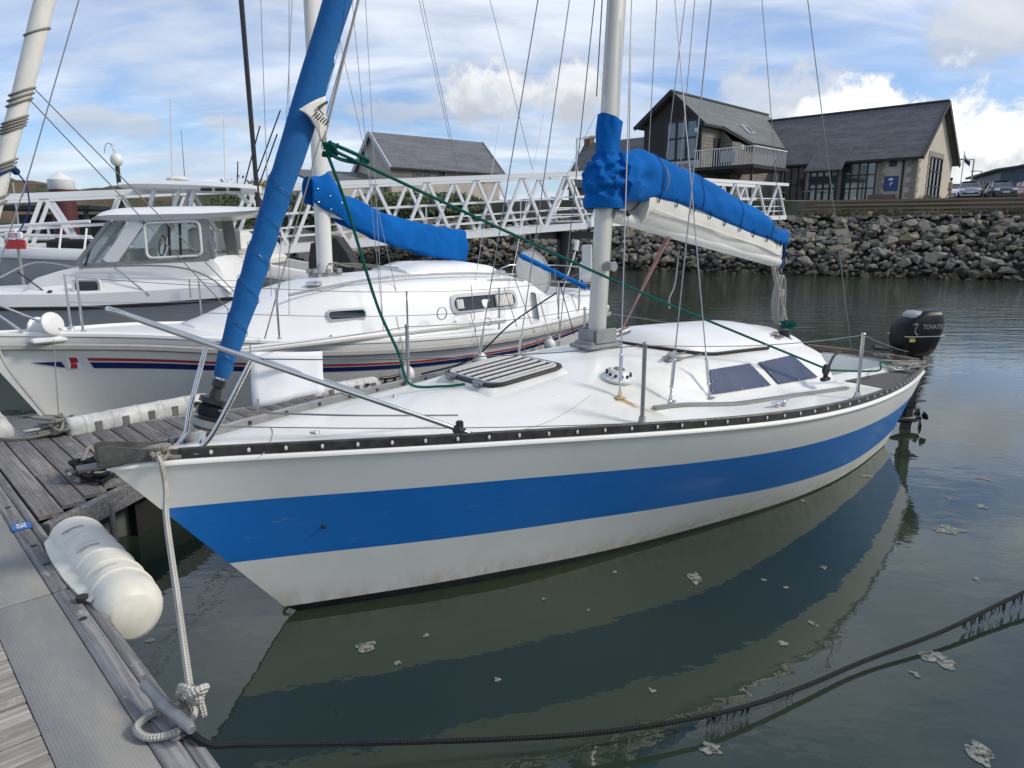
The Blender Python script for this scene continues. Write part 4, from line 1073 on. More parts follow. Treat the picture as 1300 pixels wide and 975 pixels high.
# finger pontoon with triangular knee
fing = thing('finger_pontoon', 'weathered plank finger pontoon between the two yachts', 'pontoon', DK.o, DK.ang)
fp = .142
def near_x(y): return -.03 - .735 * y if y < 1.15 else -.875
def far_x(y): return -2.22 + .17 * min(y, 2.0)
for i in range(54):
    y = .012 + (i + .5) * fp; xa, xb = near_x(y) - .05, far_x(y) + .03
    cuts = [xb, lerp(xb, xa, r7.uniform(.40, .62)), xa] if i in (1, 4, 8, 13) else [xb, xa]
    for a, b in zip(cuts[:-1], cuts[1:]):
        mb = MB(); mb.box((0, 0, 0), (b - a - .004, fp - .011, .032), bev=.004); o = obj('plank', mb, 'wood_deck', fing); o.location = ((a + b) / 2, y, ZD - .02 + r7.uniform(-.002, .002))
mb = MB(); mb.bar((.0, .03, ZD - .075), (near_x(1.15) + .03, 1.18, ZD - .075), .05, .14, bev=.006); obj('knee_timber', mb, 'wood_kerb', fing)
for (ya, yb) in ((1.18, 4.4), (4.41, 7.7)):
    mb = MB(); mb.bar((near_x(2), ya, ZD - .07), (near_x(2), yb, ZD - .07), .05, .14, bev=.006); obj('edge_timber', mb, 'wood_kerb', fing)
mb = MB(); mb.bar((far_x(0) - .0, .0, ZD - .07), (far_x(2.0), 2.0, ZD - .07), .05, .14, bev=.006); obj('edge_timber', mb, 'wood_kerb', fing)
mb = MB(); mb.bar((far_x(2), 2.0, ZD - .07), (far_x(2), 7.7, ZD - .07), .05, .14, bev=.006); obj('edge_timber', mb, 'wood_kerb', fing)
mb = MB(); mb.add([(near_x(0) - .06, .02, ZD - .06), (near_x(1.15) - .03, 1.2, ZD - .06), (near_x(2) - .03, 7.6, ZD - .06), (far_x(2) + .03, 7.6, ZD - .06), (far_x(0) + .03, .02, ZD - .06)], [(0, 1, 2, 3, 4)]); obj('deck_frame', mb, 'dark_frame', fing, smooth=False)
for a_, b_ in (((near_x(.62) - .10, .62), (near_x(1.15) - .08, 1.2)), ((near_x(2) - .08, 1.2), (near_x(2) - .08, 7.6)), ((far_x(2) + .10, .5), (far_x(2) + .10, 7.6))):
    mb = MB(); mb.bar((a_[0], a_[1], .20), (b_[0], b_[1], .20), .06, .40); obj('added_skirt', mb, 'skirt_dark', fing, smooth=False)  # dark bars added below the edge so the water beside them reflects black
for y, xx in ((.45, -1.1), (2.6, -1.35), (5.0, -1.35), (7.0, -1.35)):
    mb = MB(); mb.box((xx, y, .02), (.95, .55 if y < 1 else 1.6, .60), bev=.04); obj('float', mb, 'float', fing)
mb = MB(); mb.tube([(-.26, .42, ZD - .06), (-.27, .43, -.2)], .02, 8); obj('frame_strut', mb, 'dull_metal', fing)
mb = MB()
for i in range(54):
    y = .012 + (i + .5) * fp
    for x in (near_x(y) - .14, far_x(y) + .12, (near_x(y) + far_x(y)) / 2):
        for dy in (-.035, .035): mb.lathe([(.0055, 0), (.004, .0012), (0, .0012)], (x, y + dy, ZD - .0025), 6)
stuff(obj('screw_heads', mb, 'rubber', fing))
# dock fenders
def dock_fender(label, loc, rotz, L, r, slots, tilt=0.0, cap=True, lip=True):
    t = thing('dock_fender', label, 'fender', loc, rotz, 'white moulded dock fenders'); t.rotation_euler = (tilt, 0, rotz)
    mb = MB(); rows = []
    n = 190
    for i in range(n + 1):
        x = -L / 2 + L * i / n; e = 1.0
        dx = L / 2 - abs(x)
        if x > 0 and dx < .10: e = math.sqrt(max(1 - ((.10 - dx) / .10) ** 2 * .60, .05))
        if x < 0 and dx < .03: e = math.sqrt(max(1 - ((.03 - dx) / .03) ** 2 * .3, .05))
        ribf = 0
        for sx in slots: ribf += .0075 * math.exp(-((x - sx) / .0065) ** 2)
        rr_ = r * e + ribf
        rows.append([(x, rr_ * math.cos(a) * (1.0 if math.cos(a) > 0 else .8), rr_ * math.sin(a)) for a in [2 * PI * k / 28 for k in range(28)]])
    mb.grid(rows, closed=True); mb.f.append(tuple(range(28))[::-1]); mb.m.append(0); mb.f.append(tuple(len(mb.v) - 28 + k for k in range(28))); mb.m.append(0)
    obj('fender_body', mb, 'cream_plastic' if lip else 'dirty_white', t, angle=50)
    if lip:
        mb = MB(); rows = []
        for i in range(30):
            x = -L / 2 + .02 + (L - .16) * i / 29
            q_ = math.sin(PI * i / 29) ** .4; rows.append([(x, -r * .68, r * .52), (x, -r * lerp(.74, .84, q_), r * .455), (x, -r * lerp(.76, 1.02, q_) - .002 * math.sin(x * 23), r * .42), (x, -r * lerp(.76, 1.03, q_), r * .37), (x, -r * .66, r * .38)])
        mb.grid(rows, flip=True); obj('fixing_flange', mb, 'cream_plastic', t)
    mb = MB()
    mb.lathe([(.026, 0), (.024, -.02), (.0, -.022)], (L / 2 - .19, -r * .93, r * .52), 12); obj('fixing_hole', mb, 'rubber', t)
    for j, sx in enumerate(slots):
        if not lip:
            mb = MB(); mb.box((sx + .09, -r * .80, r * .05), (.055, .012, r * .9), bev=.004); obj('moulded_slot', mb, 'float', t)
        elif j % 2:
            mb = MB(); mb.tube([(sx + .06, r * 1.005 * math.cos(a), r * 1.005 * math.sin(a)) for a in [R(80 + 40 * q / 8) for q in range(9)]], [.003] + [.0055] * 7 + [.003], 6); obj('moulded_slot', mb, 'grey_plastic', t)
    return t
p = DK.w(.82, .095, .40); dock_fender('big cream white dock fender bolted on the walkway edge beside the bow', p, DK.ang, 1.05, .155, (-.49, -.40, -.25, -.10, .05, .20, .33))
p = DK.w(far_x(1.1) - .06, 1.18, .475); dock_fender('long stained white dock fender along the far edge of the finger', p, DK.ang + PI / 2 + R(9), 1.25, .105, (-.50, -.28, -.06, .15, .37), lip=False)
p = DK.w(-2.95, .12, .42); dock_fender('plain white dock fender beyond the finger at the left edge', p, DK.ang, 1.1, .16, (-.4, -.1, .2), lip=False)
p = DK.w(far_x(2) - .05, 3.1, .44); dock_fender('short white dock fender on the finger seen under the bow rail', p, DK.ang + PI / 2, .8, .10, (-.3, 0, .2), lip=False)
# cleats
def cleat(name_label, loc, rotz, L=.30, mat='dull_metal'):
    t = thing('mooring_cleat', name_label, 'cleat', loc, rotz)
    mb = MB(); mb.tube(smooth_path([(-L / 2, 0, .062), (-L * .42, 0, .066), (-L * .2, 0, .062), (0, 0, .058), (L * .2, 0, .062), (L * .42, 0, .066), (L / 2, 0, .062)], 4), [.012, .015, .016, .017, .018, .018, .018, .019, .019, .02, .02, .02, .02] + [.02, .02, .02, .02, .019, .019, .018, .018, .017, .016, .015, .014, .012][:12], 12); obj('horn', mb, mat, t)
    mb = MB()
    for sx in (-.06, .06): mb.lathe([(.024, 0), (.018, .03), (.022, .06)], (sx, 0, 0), 10)
    mb.box((0, 0, .004), (L * .62, .07, .012), bev=.004); obj('cleat_base', mb, mat, t)
    return t
CL1 = DK.w(2.26, -.05, ZD + .006); cleat('grey horn cleat holding the mooring ropes at the bottom left', CL1, DK.ang + R(6), .36)
CL2 = DK.w(far_x(.4) + .10, .50, ZD); cleat('grey horn cleat buried in rope on the far edge of the finger', CL2, DK.ang + PI / 2 + R(6), .46)
CL3 = DK.w(-1.88, 3.62, ZD); cleat('black cleat farther out on the finger beyond the white yacht', CL3, DK.ang + PI / 2, .26, 'black_plastic')
CL4 = DK.w(-.66, .40, ZD); cleat('small grey cleat beneath the bow wrapped in dark rope', CL4, DK.ang + PI / 2 + R(20), .26)
# ------------------------------------------------------------------ white truss footbridge, two spans
ub = MB(); ub.box((0, 0, 0), (1, 1, 1)); brace_me = ub.mesh('brace', 'white_paint', smooth=False)
ub = MB(); ub.box((0, 0, 0), (1, 1, 1)); chord_me = ub.mesh('chord', 'white_paint', smooth=False)
M['grating'] = simple('grey_bridge_deck', (.22, .225, .22), .7)
ub = MB(); ub.box((0, 0, 0), (1, 1, 1)); deck_me = ub.mesh('deck_plank', 'grating', smooth=False)
def bridge(label, A, B, panels, H_=1.45, Wd=1.5, cs=.12):
    t = thing('footbridge', label, 'footbridge', (A.x, A.y, 0), 0, 'white truss footbridges from the quay'); o = Vector(t.location)
    d = (B - A); dh = Vector((d.x, d.y, 0)).normalized(); n = Vector((-dh.y, dh.x, 0))     # n points away from the viewer
    up = Vector((0, 0, 1))
    for side in (0, 1):
        off = n * (Wd * side)
        a_, b_ = A + off, B + off
        unitbar('chord', chord_me, t, a_, b_, cs, cs, o); unitbar('chord', chord_me, t, a_ - up * H_, b_ - up * H_, cs * 1.1, cs * 1.5, o)
        unitbar('hand_rail', chord_me, t, a_ - up * H_ * .43 + n * (.1 if side == 0 else -.1), b_ - up * H_ * .43 + n * (.1 if side == 0 else -.1), .045, .045, o)
        unitbar('guard_rail', chord_me, t, a_ - up * H_ * .66 + n * (.1 if side == 0 else -.1), b_ - up * H_ * .66 + n * (.1 if side == 0 else -.1), .035, .035, o)
        unitbar('guard_rail', chord_me, t, a_ - up * H_ * .80 + n * (.1 if side == 0 else -.1), b_ - up * H_ * .80 + n * (.1 if side == 0 else -.1), .035, .035, o)
        for i in range(panels):
            lo0 = a_.lerp(b_, i / panels) - up * (H_ - .06); hi = a_.lerp(b_, (i + .5) / panels) - up * .05; lo1 = a_.lerp(b_, (i + 1) / panels) - up * (H_ - .06)
            gap = dh * .05
            unitbar('brace', brace_me, t, lo0 + gap, hi - gap * .6, .075, .075, o); unitbar('brace', brace_me, t, hi + gap * .6, lo1 - gap, .075, .075, o)
            if i % 2 == 0 and side == 0: unitbar('rail_post', brace_me, t, hi - up * H_ * .40 + n * .1, hi - up * (H_ - .12) + n * .1, .035, .035, o)
    nb_ = int(d.length / .5)
    for i in range(nb_):
        c = A.lerp(B, (i + .5) / nb_) - up * (H_ - .03) + n * (Wd / 2)
        unitbar('deck_plank', deck_me, t, c - n * (Wd / 2 - .07), c + n * (Wd / 2 - .07), .47, .04, o)
    for i in range(0, panels + 1, 2):
        c = A.lerp(B, i / panels) - up * (H_ + .05); unitbar('cross_beam', brace_me, t, c, c + n * Wd, .1, .1, o)
    return t
BA = at_y(3, 250.5, 14.6); BM = at_y(745, 220, 21.0); BE = at_y(1000, 234.5, 32.5)
ext = (BM - BA) / 10.0
bridge('long white truss gangway sloping up from the left behind the boats', BA - ext * 2, BM, 12)
bridge('shorter white truss bridge running on to the rocky quay', BM + (BE - BM) * .012, BE, 7, 1.40)
# mid support: dark pile and its post
pb = at_y(716, 320, 21.6)
pile = thing('bridge_pile', 'black steel pile carrying the joint of the footbridge', 'pile', (pb.x, pb.y, 0))
mb = MB(); mb.tube([(0, 0, -.8), (0, 0, BM.z - 1.62)], .22, 16); obj('pile_shaft', mb, 'frame_black', pile)
mb = MB(); mb.bar((-.9, -.5, BM.z - 1.72), (1.6, 1.6, BM.z - 1.72), .3, .2); obj('cross_head', mb, 'frame_black', pile)
pb = at_y(732, 217, 20.8)
post = thing('bridge_post', 'white post with a short arm standing on the bridge joint', 'post', (pb.x, pb.y, BM.z + .06))
h = at_y(732, 178, 20.8).z - BM.z
mb = MB(); mb.tube([(0, 0, -.1), (0, 0, h)], .035, 8); obj('pole', mb, 'white_paint', post)
mb = MB(); mb.bar((0, 0, h - .04), (.42, .05, h + .04), .05, .05); mb.box((.46, .05, h + .05), (.2, .12, .07), bev=.02); obj('lamp_head', mb, 'white_paint', post)
# ------------------------------------------------------------------ the blue banded yacht
YF = Frame(-1.8557, 3.0982, 0.6684)
yacht = thing('sailing_yacht', 'white sailing yacht with a broad blue hull band moored in the foreground', 'yacht', YF.o, YF.ang)
LOA = 7.2
sheer_b = spl([0, .4, 1, 2, 3.5, 5, 6, 7.2], [.02, .168, .4355, .84, 1.2757, 1.2149, .9879, .617])
wl_b = spl([0, .15, .45, .7, .85, 1.0], [0.006, .3307, .6858, .7959, .7037, .5278])
def sheer_z(s): return 1.0223 - .01426 * s - .00431 * s * s
def hull_pt(u, v):
    sS = LOA * u; sW = .808 + (6.62 - .808) * u
    b = sheer_b(sS); wb = wl_b((sW - .808) / (6.75 - .808))
    if v >= 0:
        g = 1 - (1 - v) ** 1.2
        return (sW + (sS - sW) * v, wb + (b - wb) * g, sheer_z(sS) * v)
    k = -v       # underwater body, v = -1 at 0.45 m depth
    st = sW + (.9 * k * (1 - u) ** 2) - k * u * .6
    return (st, wb * (1 - .75 * k ** 1.6), -.45 * k)
US = [0, .004, .010, .018, .028] + [0.04 + .96 * (i / 44) for i in range(45)]
def v_top(u): return interp(u, [0, .25, .75, 1], [.745, .748, .712, .655])
def v_bot(u): return interp(u, [0, .3, .45, .58, .75, .9, 1], [.382, .376, .350, .285, .215, .20, .20])
def v_wht(u): return interp(u, [0, .2, .36, .6, 1], [.048, .060, .034, .02, .012])
def hull_band(v0f, v1f, rows, lip=False):
    mb = MB()
    for side in (-1, 1):
        g = []
        for u in US:
            a, b = v0f(u), v1f(u); row = []
            for i in range(rows + 1):
                x, y, z = hull_pt(u, a + (b - a) * i / rows); row.append((x, side * y, z))
            if lip:
                x, y, z = hull_pt(u, 1.0)
                row[-1] = (x, side * (y + .004), z - .022)
                row.append((x, side * (y + .004), z - .010)); row.append((x, side * (y - .004), z - .001)); row.append((x, side * max(y - .035, 0), z + .001))
            g.append(row)
        mb.grid(g, flip=(side == 1))
    # transom strip
    g = []
    for i in range(rows + 1):
        u = 1.0; v = v0f(u) + (v1f(u) - v0f(u)) * i / rows
        x, y, z = hull_pt(u, v)
        g.append([(x + .05 * (1 - (t / 4) ** 2) - .05 if abs(t) < 4 else x, y * t / 4, z) for t in range(-4, 5)])
    mb.grid(g)
    return mb
obj('hull', hull_band(v_top, lambda u: 1.0, 8, True), 'hull_white', yacht, 'white topsides above the blue band', angle=50)
obj('blue_band', hull_band(v_bot, v_top, 6), 'band_blue', yacht, 'broad royal blue hull band', angle=50)
obj('lower_hull', hull_band(v_wht, v_bot, 5), 'hull_white', yacht, 'white hull below the blue band', angle=50)
obj('hull_bottom', hull_band(lambda u: -1.0, v_wht, 6), 'antifoul', yacht, 'dark bottom paint at the waterline', angle=50)
# small skin fitting in the band
mb = MB(); p = hull_pt(.085, .55)
mb.lathe([(.012, 0), (.012, .008), (.006, .01)], (p[0], -p[1] - .002, p[2]), 10, 0, Matrix.Rotation(R(110), 4, 'X'))
obj('skin_fitting', mb, 'rubber', yacht)

# deck
CROWN = spl([0, .5, 1.0, 1.9, 2.5, 3.1, 3.7, 4.6, 5.12], [.015, .035, .065, .145, .235, .315, .345, .365, .37])
def deck_z(s, y):
    b = max(sheer_b(s) - .02, .01); t = min(abs(y) / b, 1)
    a = sstep(s, 2.3, 3.7)
    g1 = (1 - t * t) ** 1.15
    yy = abs(y)
    if yy > .79: g2 = .03 * (1 - sstep(yy, .79, b))
    elif yy > .60: g2 = lerp(.68, .03, sstep(yy, .60, .79) * .5 + .5 * (yy - .60) / .19)
    else: g2 = .68 + .32 * (1 - (yy / .60) ** 2)
    return sheer_z(s) + CROWN(s) * lerp(g1, g2, a) + .002
mb = MB()
TS = [-1, -.97, -.9] + [-.85 + 1.7 * i / 36 for i in range(37)] + [.9, .97, 1]
SS = [0.0, .06, .14, .24] + [.34 + (5.12 - .34) * i / 60 for i in range(61)]
rows = []
for s in SS:
    b = max(sheer_b(s) - .02, .004)
    rows.append([(s, b * t, deck_z(s, b * t)) for t in TS])
mb.grid(rows, flip=True)
obj('deck', mb, 'deck_white', yacht, 'white moulded deck and low cabin top', angle=60)
def on_deck(s, y, h=0.0): return (s, y, deck_z(s, y) + h)
# cabin end, cockpit and after deck
mb = MB()
r0 = []; r1 = []
for i in range(25):
    y = -.78 + 1.56 * i / 24
    r0.append((5.12, y, deck_z(5.12, y))); r1.append((5.26, y, .30))
mb.grid([r0, r1], flip=True)
obj('cabin_bulkhead', mb, 'deck_white', yacht)
mb = MB()
mb.box((5.20, 0, .95), (.05, .52, .42), Matrix.Rotation(R(-9), 4, 'Y'), bev=.01)
for k in range(3): mb.box((5.235, 0, .82 + k * .12), (.03, .50, .012), Matrix.Rotation(R(-9), 4, 'Y'))
obj('washboard', mb, 'teak', yacht)
def side_deck(sg):
    mb = MB(); rows = []
    for i in range(24):
        s = 5.12 + (7.19 - 5.12) * i / 23; b = sheer_b(s) - .02; z = sheer_z(s)
        ci = lerp(.62, .42, i / 23)
        ch = .015 + (.17 if sg > 0 else .02) * (1 - sstep(s, 6.3, 7.1))
        rows.append([(s, sg * b, z + .002), (s, sg * (ci + .10), z + .014), (s, sg * (ci + .055), z + .014 + ch), (s, sg * (ci + .01), z + .016 + ch), (s, sg * ci, z + ch), (s, sg * (ci - .02), .34)])
    mb.grid(rows, flip=(sg > 0))
    return mb
for sg in (-1, 1):
    obj('cockpit_coaming', side_deck(sg), 'cockpit_green' if sg > 0 else 'deck_white', yacht, 'pale green inner side of the cockpit' if sg > 0 else None)
mb = MB()
mb.box((5.9, 0, .345), (1.6, .95, .03))
obj('cockpit_floor', mb, 'cockpit_green', yacht)
mb = MB()
for sg in (-1, 1): mb.box((6.05, sg * .40, .52), (1.75, .26, .03), bev=.01); mb.box((6.05, sg * .285, .43), (1.75, .03, .17))
obj('cockpit_seat', mb, 'cockpit_green', yacht)
mb = MB()
rows = []
for t in range(-6, 7):
    y = .59 * t / 6
    rows.append([(6.86, y, .36), (6.88, y, .72), (6.92, y, .752 + .02 * (1 - (t / 6) ** 2)), (7.19 - .04 * (abs(t) / 6) ** 2, y, .735 + .02 * (1 - (t / 6) ** 2)), (7.2, y, .68)])
mb.grid(rows, flip=False)
obj('after_deck', mb, 'deck_white', yacht)
mb = MB(); rows = []
for i in range(14):
    s = 5.36 + (7.10 - 5.36) * i / 13; b = sheer_b(s) - .075; ci = lerp(.62, .42, (s - 5.12) / 2.07) + .115
    rows.append([(s, -b, sheer_z(s) + .008), (s, -lerp(b, ci, .5), sheer_z(s) + .0135), (s, -ci, sheer_z(s) + .019)])
mb.grid(rows)
rows = []
for i in range(14):
    s = 5.2 + (7.10 - 5.2) * i / 13; b = sheer_b(s) - .075; ci = lerp(.62, .42, (s - 5.12) / 2.07) + .115
    rows.append([(s, b, sheer_z(s) + .008), (s, lerp(b, ci, .5), sheer_z(s) + .0135), (s, ci, sheer_z(s) + .019)])
mb.grid(rows, flip=True)
obj('nonskid_panel', mb, 'nonskid', yacht, 'dark non-slip side deck by the cockpit')
# timber rail over the transom
mb = MB()
pts = [(7.13 - .05 * (t / 8) ** 2, .58 * t / 8, .80) for t in range(-8, 9)]
for a, b in zip(pts[:-1], pts[1:]): mb.bar(a, b, .07, .045)
for y in (-.45, 0, .45): mb.box((7.11, y, .765), (.05, .05, .05))
obj('transom_rail', mb, 'teak', yacht, 'brown timber rail across the stern')

M['slat_grey'] = simple('pale_grey_metal', (.50, .49, .47), .5, var=.4, vscale=20)
# toe rail with its bolts
def toe_rail(sg):
    mb = MB(); rows = []
    n = 60
    for i in range(n + 1):
        s = .30 + (7.17 - .30) * i / n; b = sheer_b(s); z = sheer_z(s) + .002
        rows.append([(s, sg * (b - .012), z), (s, sg * (b - .012), z + .044), (s, sg * (b - .018), z + .050), (s, sg * (b - .034), z + .050), (s, sg * (b - .040), z + .044), (s, sg * (b - .040), z), (s, sg * (b - .06), z + .004), (s, sg * (b - .06), z)])
    mb.grid(rows, closed=True, flip=(sg > 0))
    return mb
for sg in (-1, 1):
    tr = obj('toe_rail', toe_rail(sg), 'rail_black' if sg < 0 else 'rail_grey', yacht, None if sg < 0 else 'grey inner face of the far toe rail')
    if sg < 0:
        bm_ = MB(); bm_.lathe([(.0115, 0), (.011, .004), (.006, .0065), (.0, .0075)], n=10)
        bolt_me = bm_.mesh('bolt', 'slat_grey'); bolt_dull = bm_.mesh('bolt', 'dull_metal')
        s = .42
        while s < 7.1:
            b = sheer_b(s); db = (sheer_b(s + .02) - sheer_b(s - .02)) / .04
            o = link('bolt', bolt_me if s < 4.3 else bolt_dull, tr)
            o.location = (s, -(b - .012), sheer_z(s) + .026)
            o.rotation_euler = Vector((db, -1, 0)).normalized().to_track_quat('Z', 'Y').to_euler() if False else Vector((-db * -1, -1, .05)).normalized().to_track_quat('Z', 'Y').to_euler()
            s += .155
    else:
        bm2 = MB()
        for i in range(26):
            s = .5 + i * .25; b = sheer_b(s)
            bm2.box((s, b - .042, sheer_z(s) + .026), (.02, .008, .02))
        obj('rail_fastening', bm2, 'rail_black', tr)
M['stem_metal'] = simple('dark_stained_metal', (.10, .10, .095), .45, metal=.6, var=.6, vscale=14, col2=(.19, .185, .17))
# stem head fitting: cheek plates and roller
mb = MB()
for sg in (-1, 1):
    out_l = [(-.025, .012), (-.03, .088), (-.018, .102), (.01, .102), (.24, .048), (.38, .04), (.38, .004)]
    T = Matrix.Translation((0, sg * .05, 1.018)) @ Matrix.Rotation(sg * R(9), 4, 'Z') @ Matrix.Rotation(PI / 2, 4, 'X')
    mb.prism(out_l, -.004, .004, 0, T)
mb.lathe([(.025, -.04), (.016, 0), (.025, .04)], (.03, 0, 1.06), 12, 0, Matrix.Rotation(PI / 2, 4, 'X'))
mb.box((.14, 0, 1.022), (.5, .085, .012))
obj('stem_fitting', mb, 'stem_metal', yacht, 'grey metal bow roller plate')
mb = MB()
for sg in (-1, 1): mb.prism([(.0, 0), (.22, .02), (.30, .075 * 1), (.30, .12), (.06, .045)][::1] if sg > 0 else [(.0, 0), (.06, -.045), (.30, -.12), (.30, -.075), (.22, -.02)], 1.026, 1.04)
obj('bow_chock', mb, 'wood_pale', yacht)

# pulpit
tip = Vector((.09, 0, 1.725))
mb = MB()
def pul(sg): return [Vector((1.62, sg * .625, 1.01)), Vector((1.50, sg * .575, 1.07)), Vector((.62, sg * .245, 1.478)), Vector((.22, sg * .085, 1.665)), Vector((.13, sg * .055, 1.708))]
loop = pul(-1) + [Vector((.095, -.03, 1.722)), tip, Vector((.095, .03, 1.722))] + pul(1)[::-1]
mb.tube(smooth_path(loop, 5), .0135, 10)
obj('pulpit_rail', mb, 'stainless', yacht, 'sloping stainless bow rail')
for sg in (1, -1):
    mb = MB()
    if sg > 0: pts = [(.55, .21, 1.515), (.42, .14, 1.20), (.38, .10, 1.09), (.33, .085, 1.035)]
    else: pts = [(.62, -.245, 1.478), (.46, -.16, 1.16), (.40, -.125, 1.07), (.37, -.115, 1.035)]
    mb.tube(smooth_path(pts, 5), .0125, 10)
    mb.lathe([(.03, 0), (.03, .006), (.016, .012)], pts[-1], 12)
    obj('pulpit_leg', mb, 'stainless', yacht)
mb = MB(); c = Vector((1.545, -.597, 1.045))
mb.tube([c + Vector((-.03, -.012, .015)), c + Vector((.03, .012, -.013))], .024, 10); mb.box(c + Vector((0, 0, .035)), (.035, .03, .04), bev=.006); mb.box(c + Vector((0, 0, -.03)), (.03, .03, .03), bev=.006)
obj('rail_clamp', mb, 'black_plastic', yacht)

# stanchions and guard wires
def stanchion(s, sg, h=.46, inset=.09):
    y = sg * (sheer_b(s) - inset); z0 = deck_z(s, y) if s < 5.1 else sheer_z(s) + .01
    mb = MB()
    mb.tube([(s, y, z0), (s, y, z0 + h)], .0125, 10); mb.sphere((s, y, z0 + h + .004), .017, 10, 6)
    mb.lathe([(.034, 0), (.034, .006), (.022, .02), (.018, .05)], (s, y, z0), 12)
    obj('stanchion', mb, 'dull_metal' if s < 4 else 'stainless', yacht)
    return Vector((s, y, z0 + h))
st1 = stanchion(2.56, -1, .46); st2 = stanchion(4.68, -1, .47, .11)
q = YF.on_y(568, 474, .80); fs1 = stanchion(2.05, 1, .42, .06)
fs2 = stanchion(4.2, 1, .47, .08)
def wire(name, pts, r=.0035, mat='wire', parent=None, n=5):
    mb = MB(); mb.tube(pts, r, n); return obj(name, mb, mat, parent)
wire('guard_wire', sag((.62, -.245, 1.478), st1, .03, 8) + sag(st1, st2, .035, 10)[1:] + sag(st2, (6.75, -.62, .93), .01, 6)[1:], .0032, parent=yacht)
wire('guard_wire', sag((.62, .25, 1.45), fs1, .01, 8) + sag(fs1, fs2, .03, 8)[1:] + sag(fs2, (6.6, .7, .95), .02, 6)[1:], .0032, parent=yacht)
wire('guard_wire', sag((.46, -.16, 1.16), (2.56, -.98, 1.0), .02, 8), .0028, parent=yacht)

# mast
MS = 3.13
def mast_x(z): return MS + (z - 1.27) * .049
MTOP = 8.5
mb = MB()
n = 18; rows = []
for z in (1.275, 1.6, 2.5, 4, 6, MTOP):
    rows.append([(mast_x(z) + .074 * math.cos(2 * PI * k / n), .052 * math.sin(2 * PI * k / n), z) for k in range(n)])
mb.grid(rows, closed=True)
obj('mast', mb, 'mast_alloy', yacht)
mb = MB(); mb.bar((mast_x(1.5) + .075, 0, 1.5), (mast_x(MTOP) + .075, 0, MTOP), .018, .012)
obj('mast_track', mb, 'rail_grey', yacht)
mb = MB()
mb.box((MS, 0, 1.297), (.27, .17, .03), bev=.008); mb.box((MS + .01, -.085, 1.345), (.20, .02, .10), bev=.004); mb.box((MS + .01, .085, 1.345), (.20, .02, .10), bev=.004)
mb.box((MS - .09, 0, 1.345), (.02, .15, .09)); mb.box((MS, 0, 1.275), (.33, .22, .03), bev=.01)
obj('mast_step', mb, 'dull_metal', yacht)
mb = MB()
mb.lathe([(.02, 0), (.035, .01), (.035, .03), (.028, .04), (.03, .07), (.036, .075)], (mast_x(1.83) - .0, -.052, 1.83), 12, 0, Matrix.Rotation(PI / 2, 4, 'X'))
obj('halyard_winch', mb, 'dull_metal', yacht)
mb = MB(); mb.box((mast_x(1.88) - .12, .02, 1.88), (.012, .075, .19), Matrix.Rotation(R(15), 4, 'Z'), bev=.004); mb.box((mast_x(1.88) - .09, .02, 1.88), (.05, .02, .03))
obj('mast_plate', mb, 'white_plastic', yacht)
mb = MB()
mb.bar((mast_x(4.75), -.85, 4.72), (mast_x(4.75), .85, 4.72), .05, .02)
obj('spreader', mb, 'mast_alloy', yacht)

# furled headsail on its stay
def stay(z): return Vector((.41 + (z - 1.03) * .393, 0, z))
NS = 150; NA = 20
def jturn(z): return 6.2 * min(z, 2.35) + .5 * max(z - 2.35, 0)
def jib_r(z):
    return interp(z, [1.34, 1.38, 1.5, 1.75, 2.6, 3.4, 8.2], [.028, .040, .050, .059, .066, .069, .036])
mb = MB(); rows = []
axd = Vector((.393, 0, 1)).normalized(); e_1 = Vector((0, -1, 0)); e_2 = axd.cross(e_1)
for i in range(NS + 1):
    z = 1.36 + (8.1 - 1.36) * (i / NS) ** 1.25
    c = stay(z); row = []
    for k in range(NA):
        a = 2 * PI * k / NA
        ph = (a / (2 * PI) + jturn(z)) % 1.0
        rr = jib_r(z) * (1 + (.15 if z < 2.4 else .22) * ph - .10 + .05 * mn.noise(Vector((a, z * 4, 3.3))))
        row.append(c + e_1 * (rr * math.cos(a)) + e_2 * (rr * math.sin(a)))
    rows.append(row)
mb.grid(rows, closed=True, flip=False)
jib = obj('furled_jib', mb, 'canvas_jib', yacht, 'headsail rolled in a faded blue strip', angle=32)
# seams of the wrap
mb = MB()
pts = []
for i in range(700):
    z = 1.40 + (4.2 - 1.40) * i / 699
    ang_ = -2 * PI * jturn(z)
    c = stay(z); pts.append(c + (e_1 * math.cos(ang_) + e_2 * math.sin(ang_)) * (jib_r(z) * 1.118))
mb.tube(pts, .0016, 4)
obj('wrap_edge', mb, 'navy', jib)
# exposed white clew patch
def JP(px, py, y): return Vector(YF.on_y(px, py, y))
clew = JP(412, 186, -.03)
tipP, upP, loP = JP(379, 139, -.108), JP(413, 122, -.098), JP(404, 168, -.098)
mb = MB(); rows = []
for j in range(9):
    t = j / 8; bul = -.016 * math.sin(PI * min(t + .1, 1))
    a = tipP.lerp(upP, t) + Vector((0, bul, .006 * math.sin(PI * t))); b = tipP.lerp(loP, t) + Vector((0, bul, .014 * math.sin(PI * t)))
    rows.append([a.lerp(b, k / 6) for k in range(7)])
for j in range(1, 6):
    t = j / 5; rows.append([rows[8][k].lerp(clew + Vector((.012 - .03 * k / 6, 0, .03 - .01 * k / 6)), t ** .8) for k in range(7)])
mb.grid(rows); end = clew
cp = obj('clew_patch', mb, 'sail_white', jib, 'bare white corner of the rolled headsail')
sol = cp.modifiers.new('thick', 'SOLIDIFY'); sol.thickness = .004; sol.offset = 0
mb = MB()
for j in range(6):
    p0 = tipP.lerp(loP, .42 + .09 * j) + (upP - tipP) * (.16 + .02 * j) + Vector((0, -.024, 0)); mb.bar(p0, p0 + Vector((.022, 0, .022)), .004, .006)
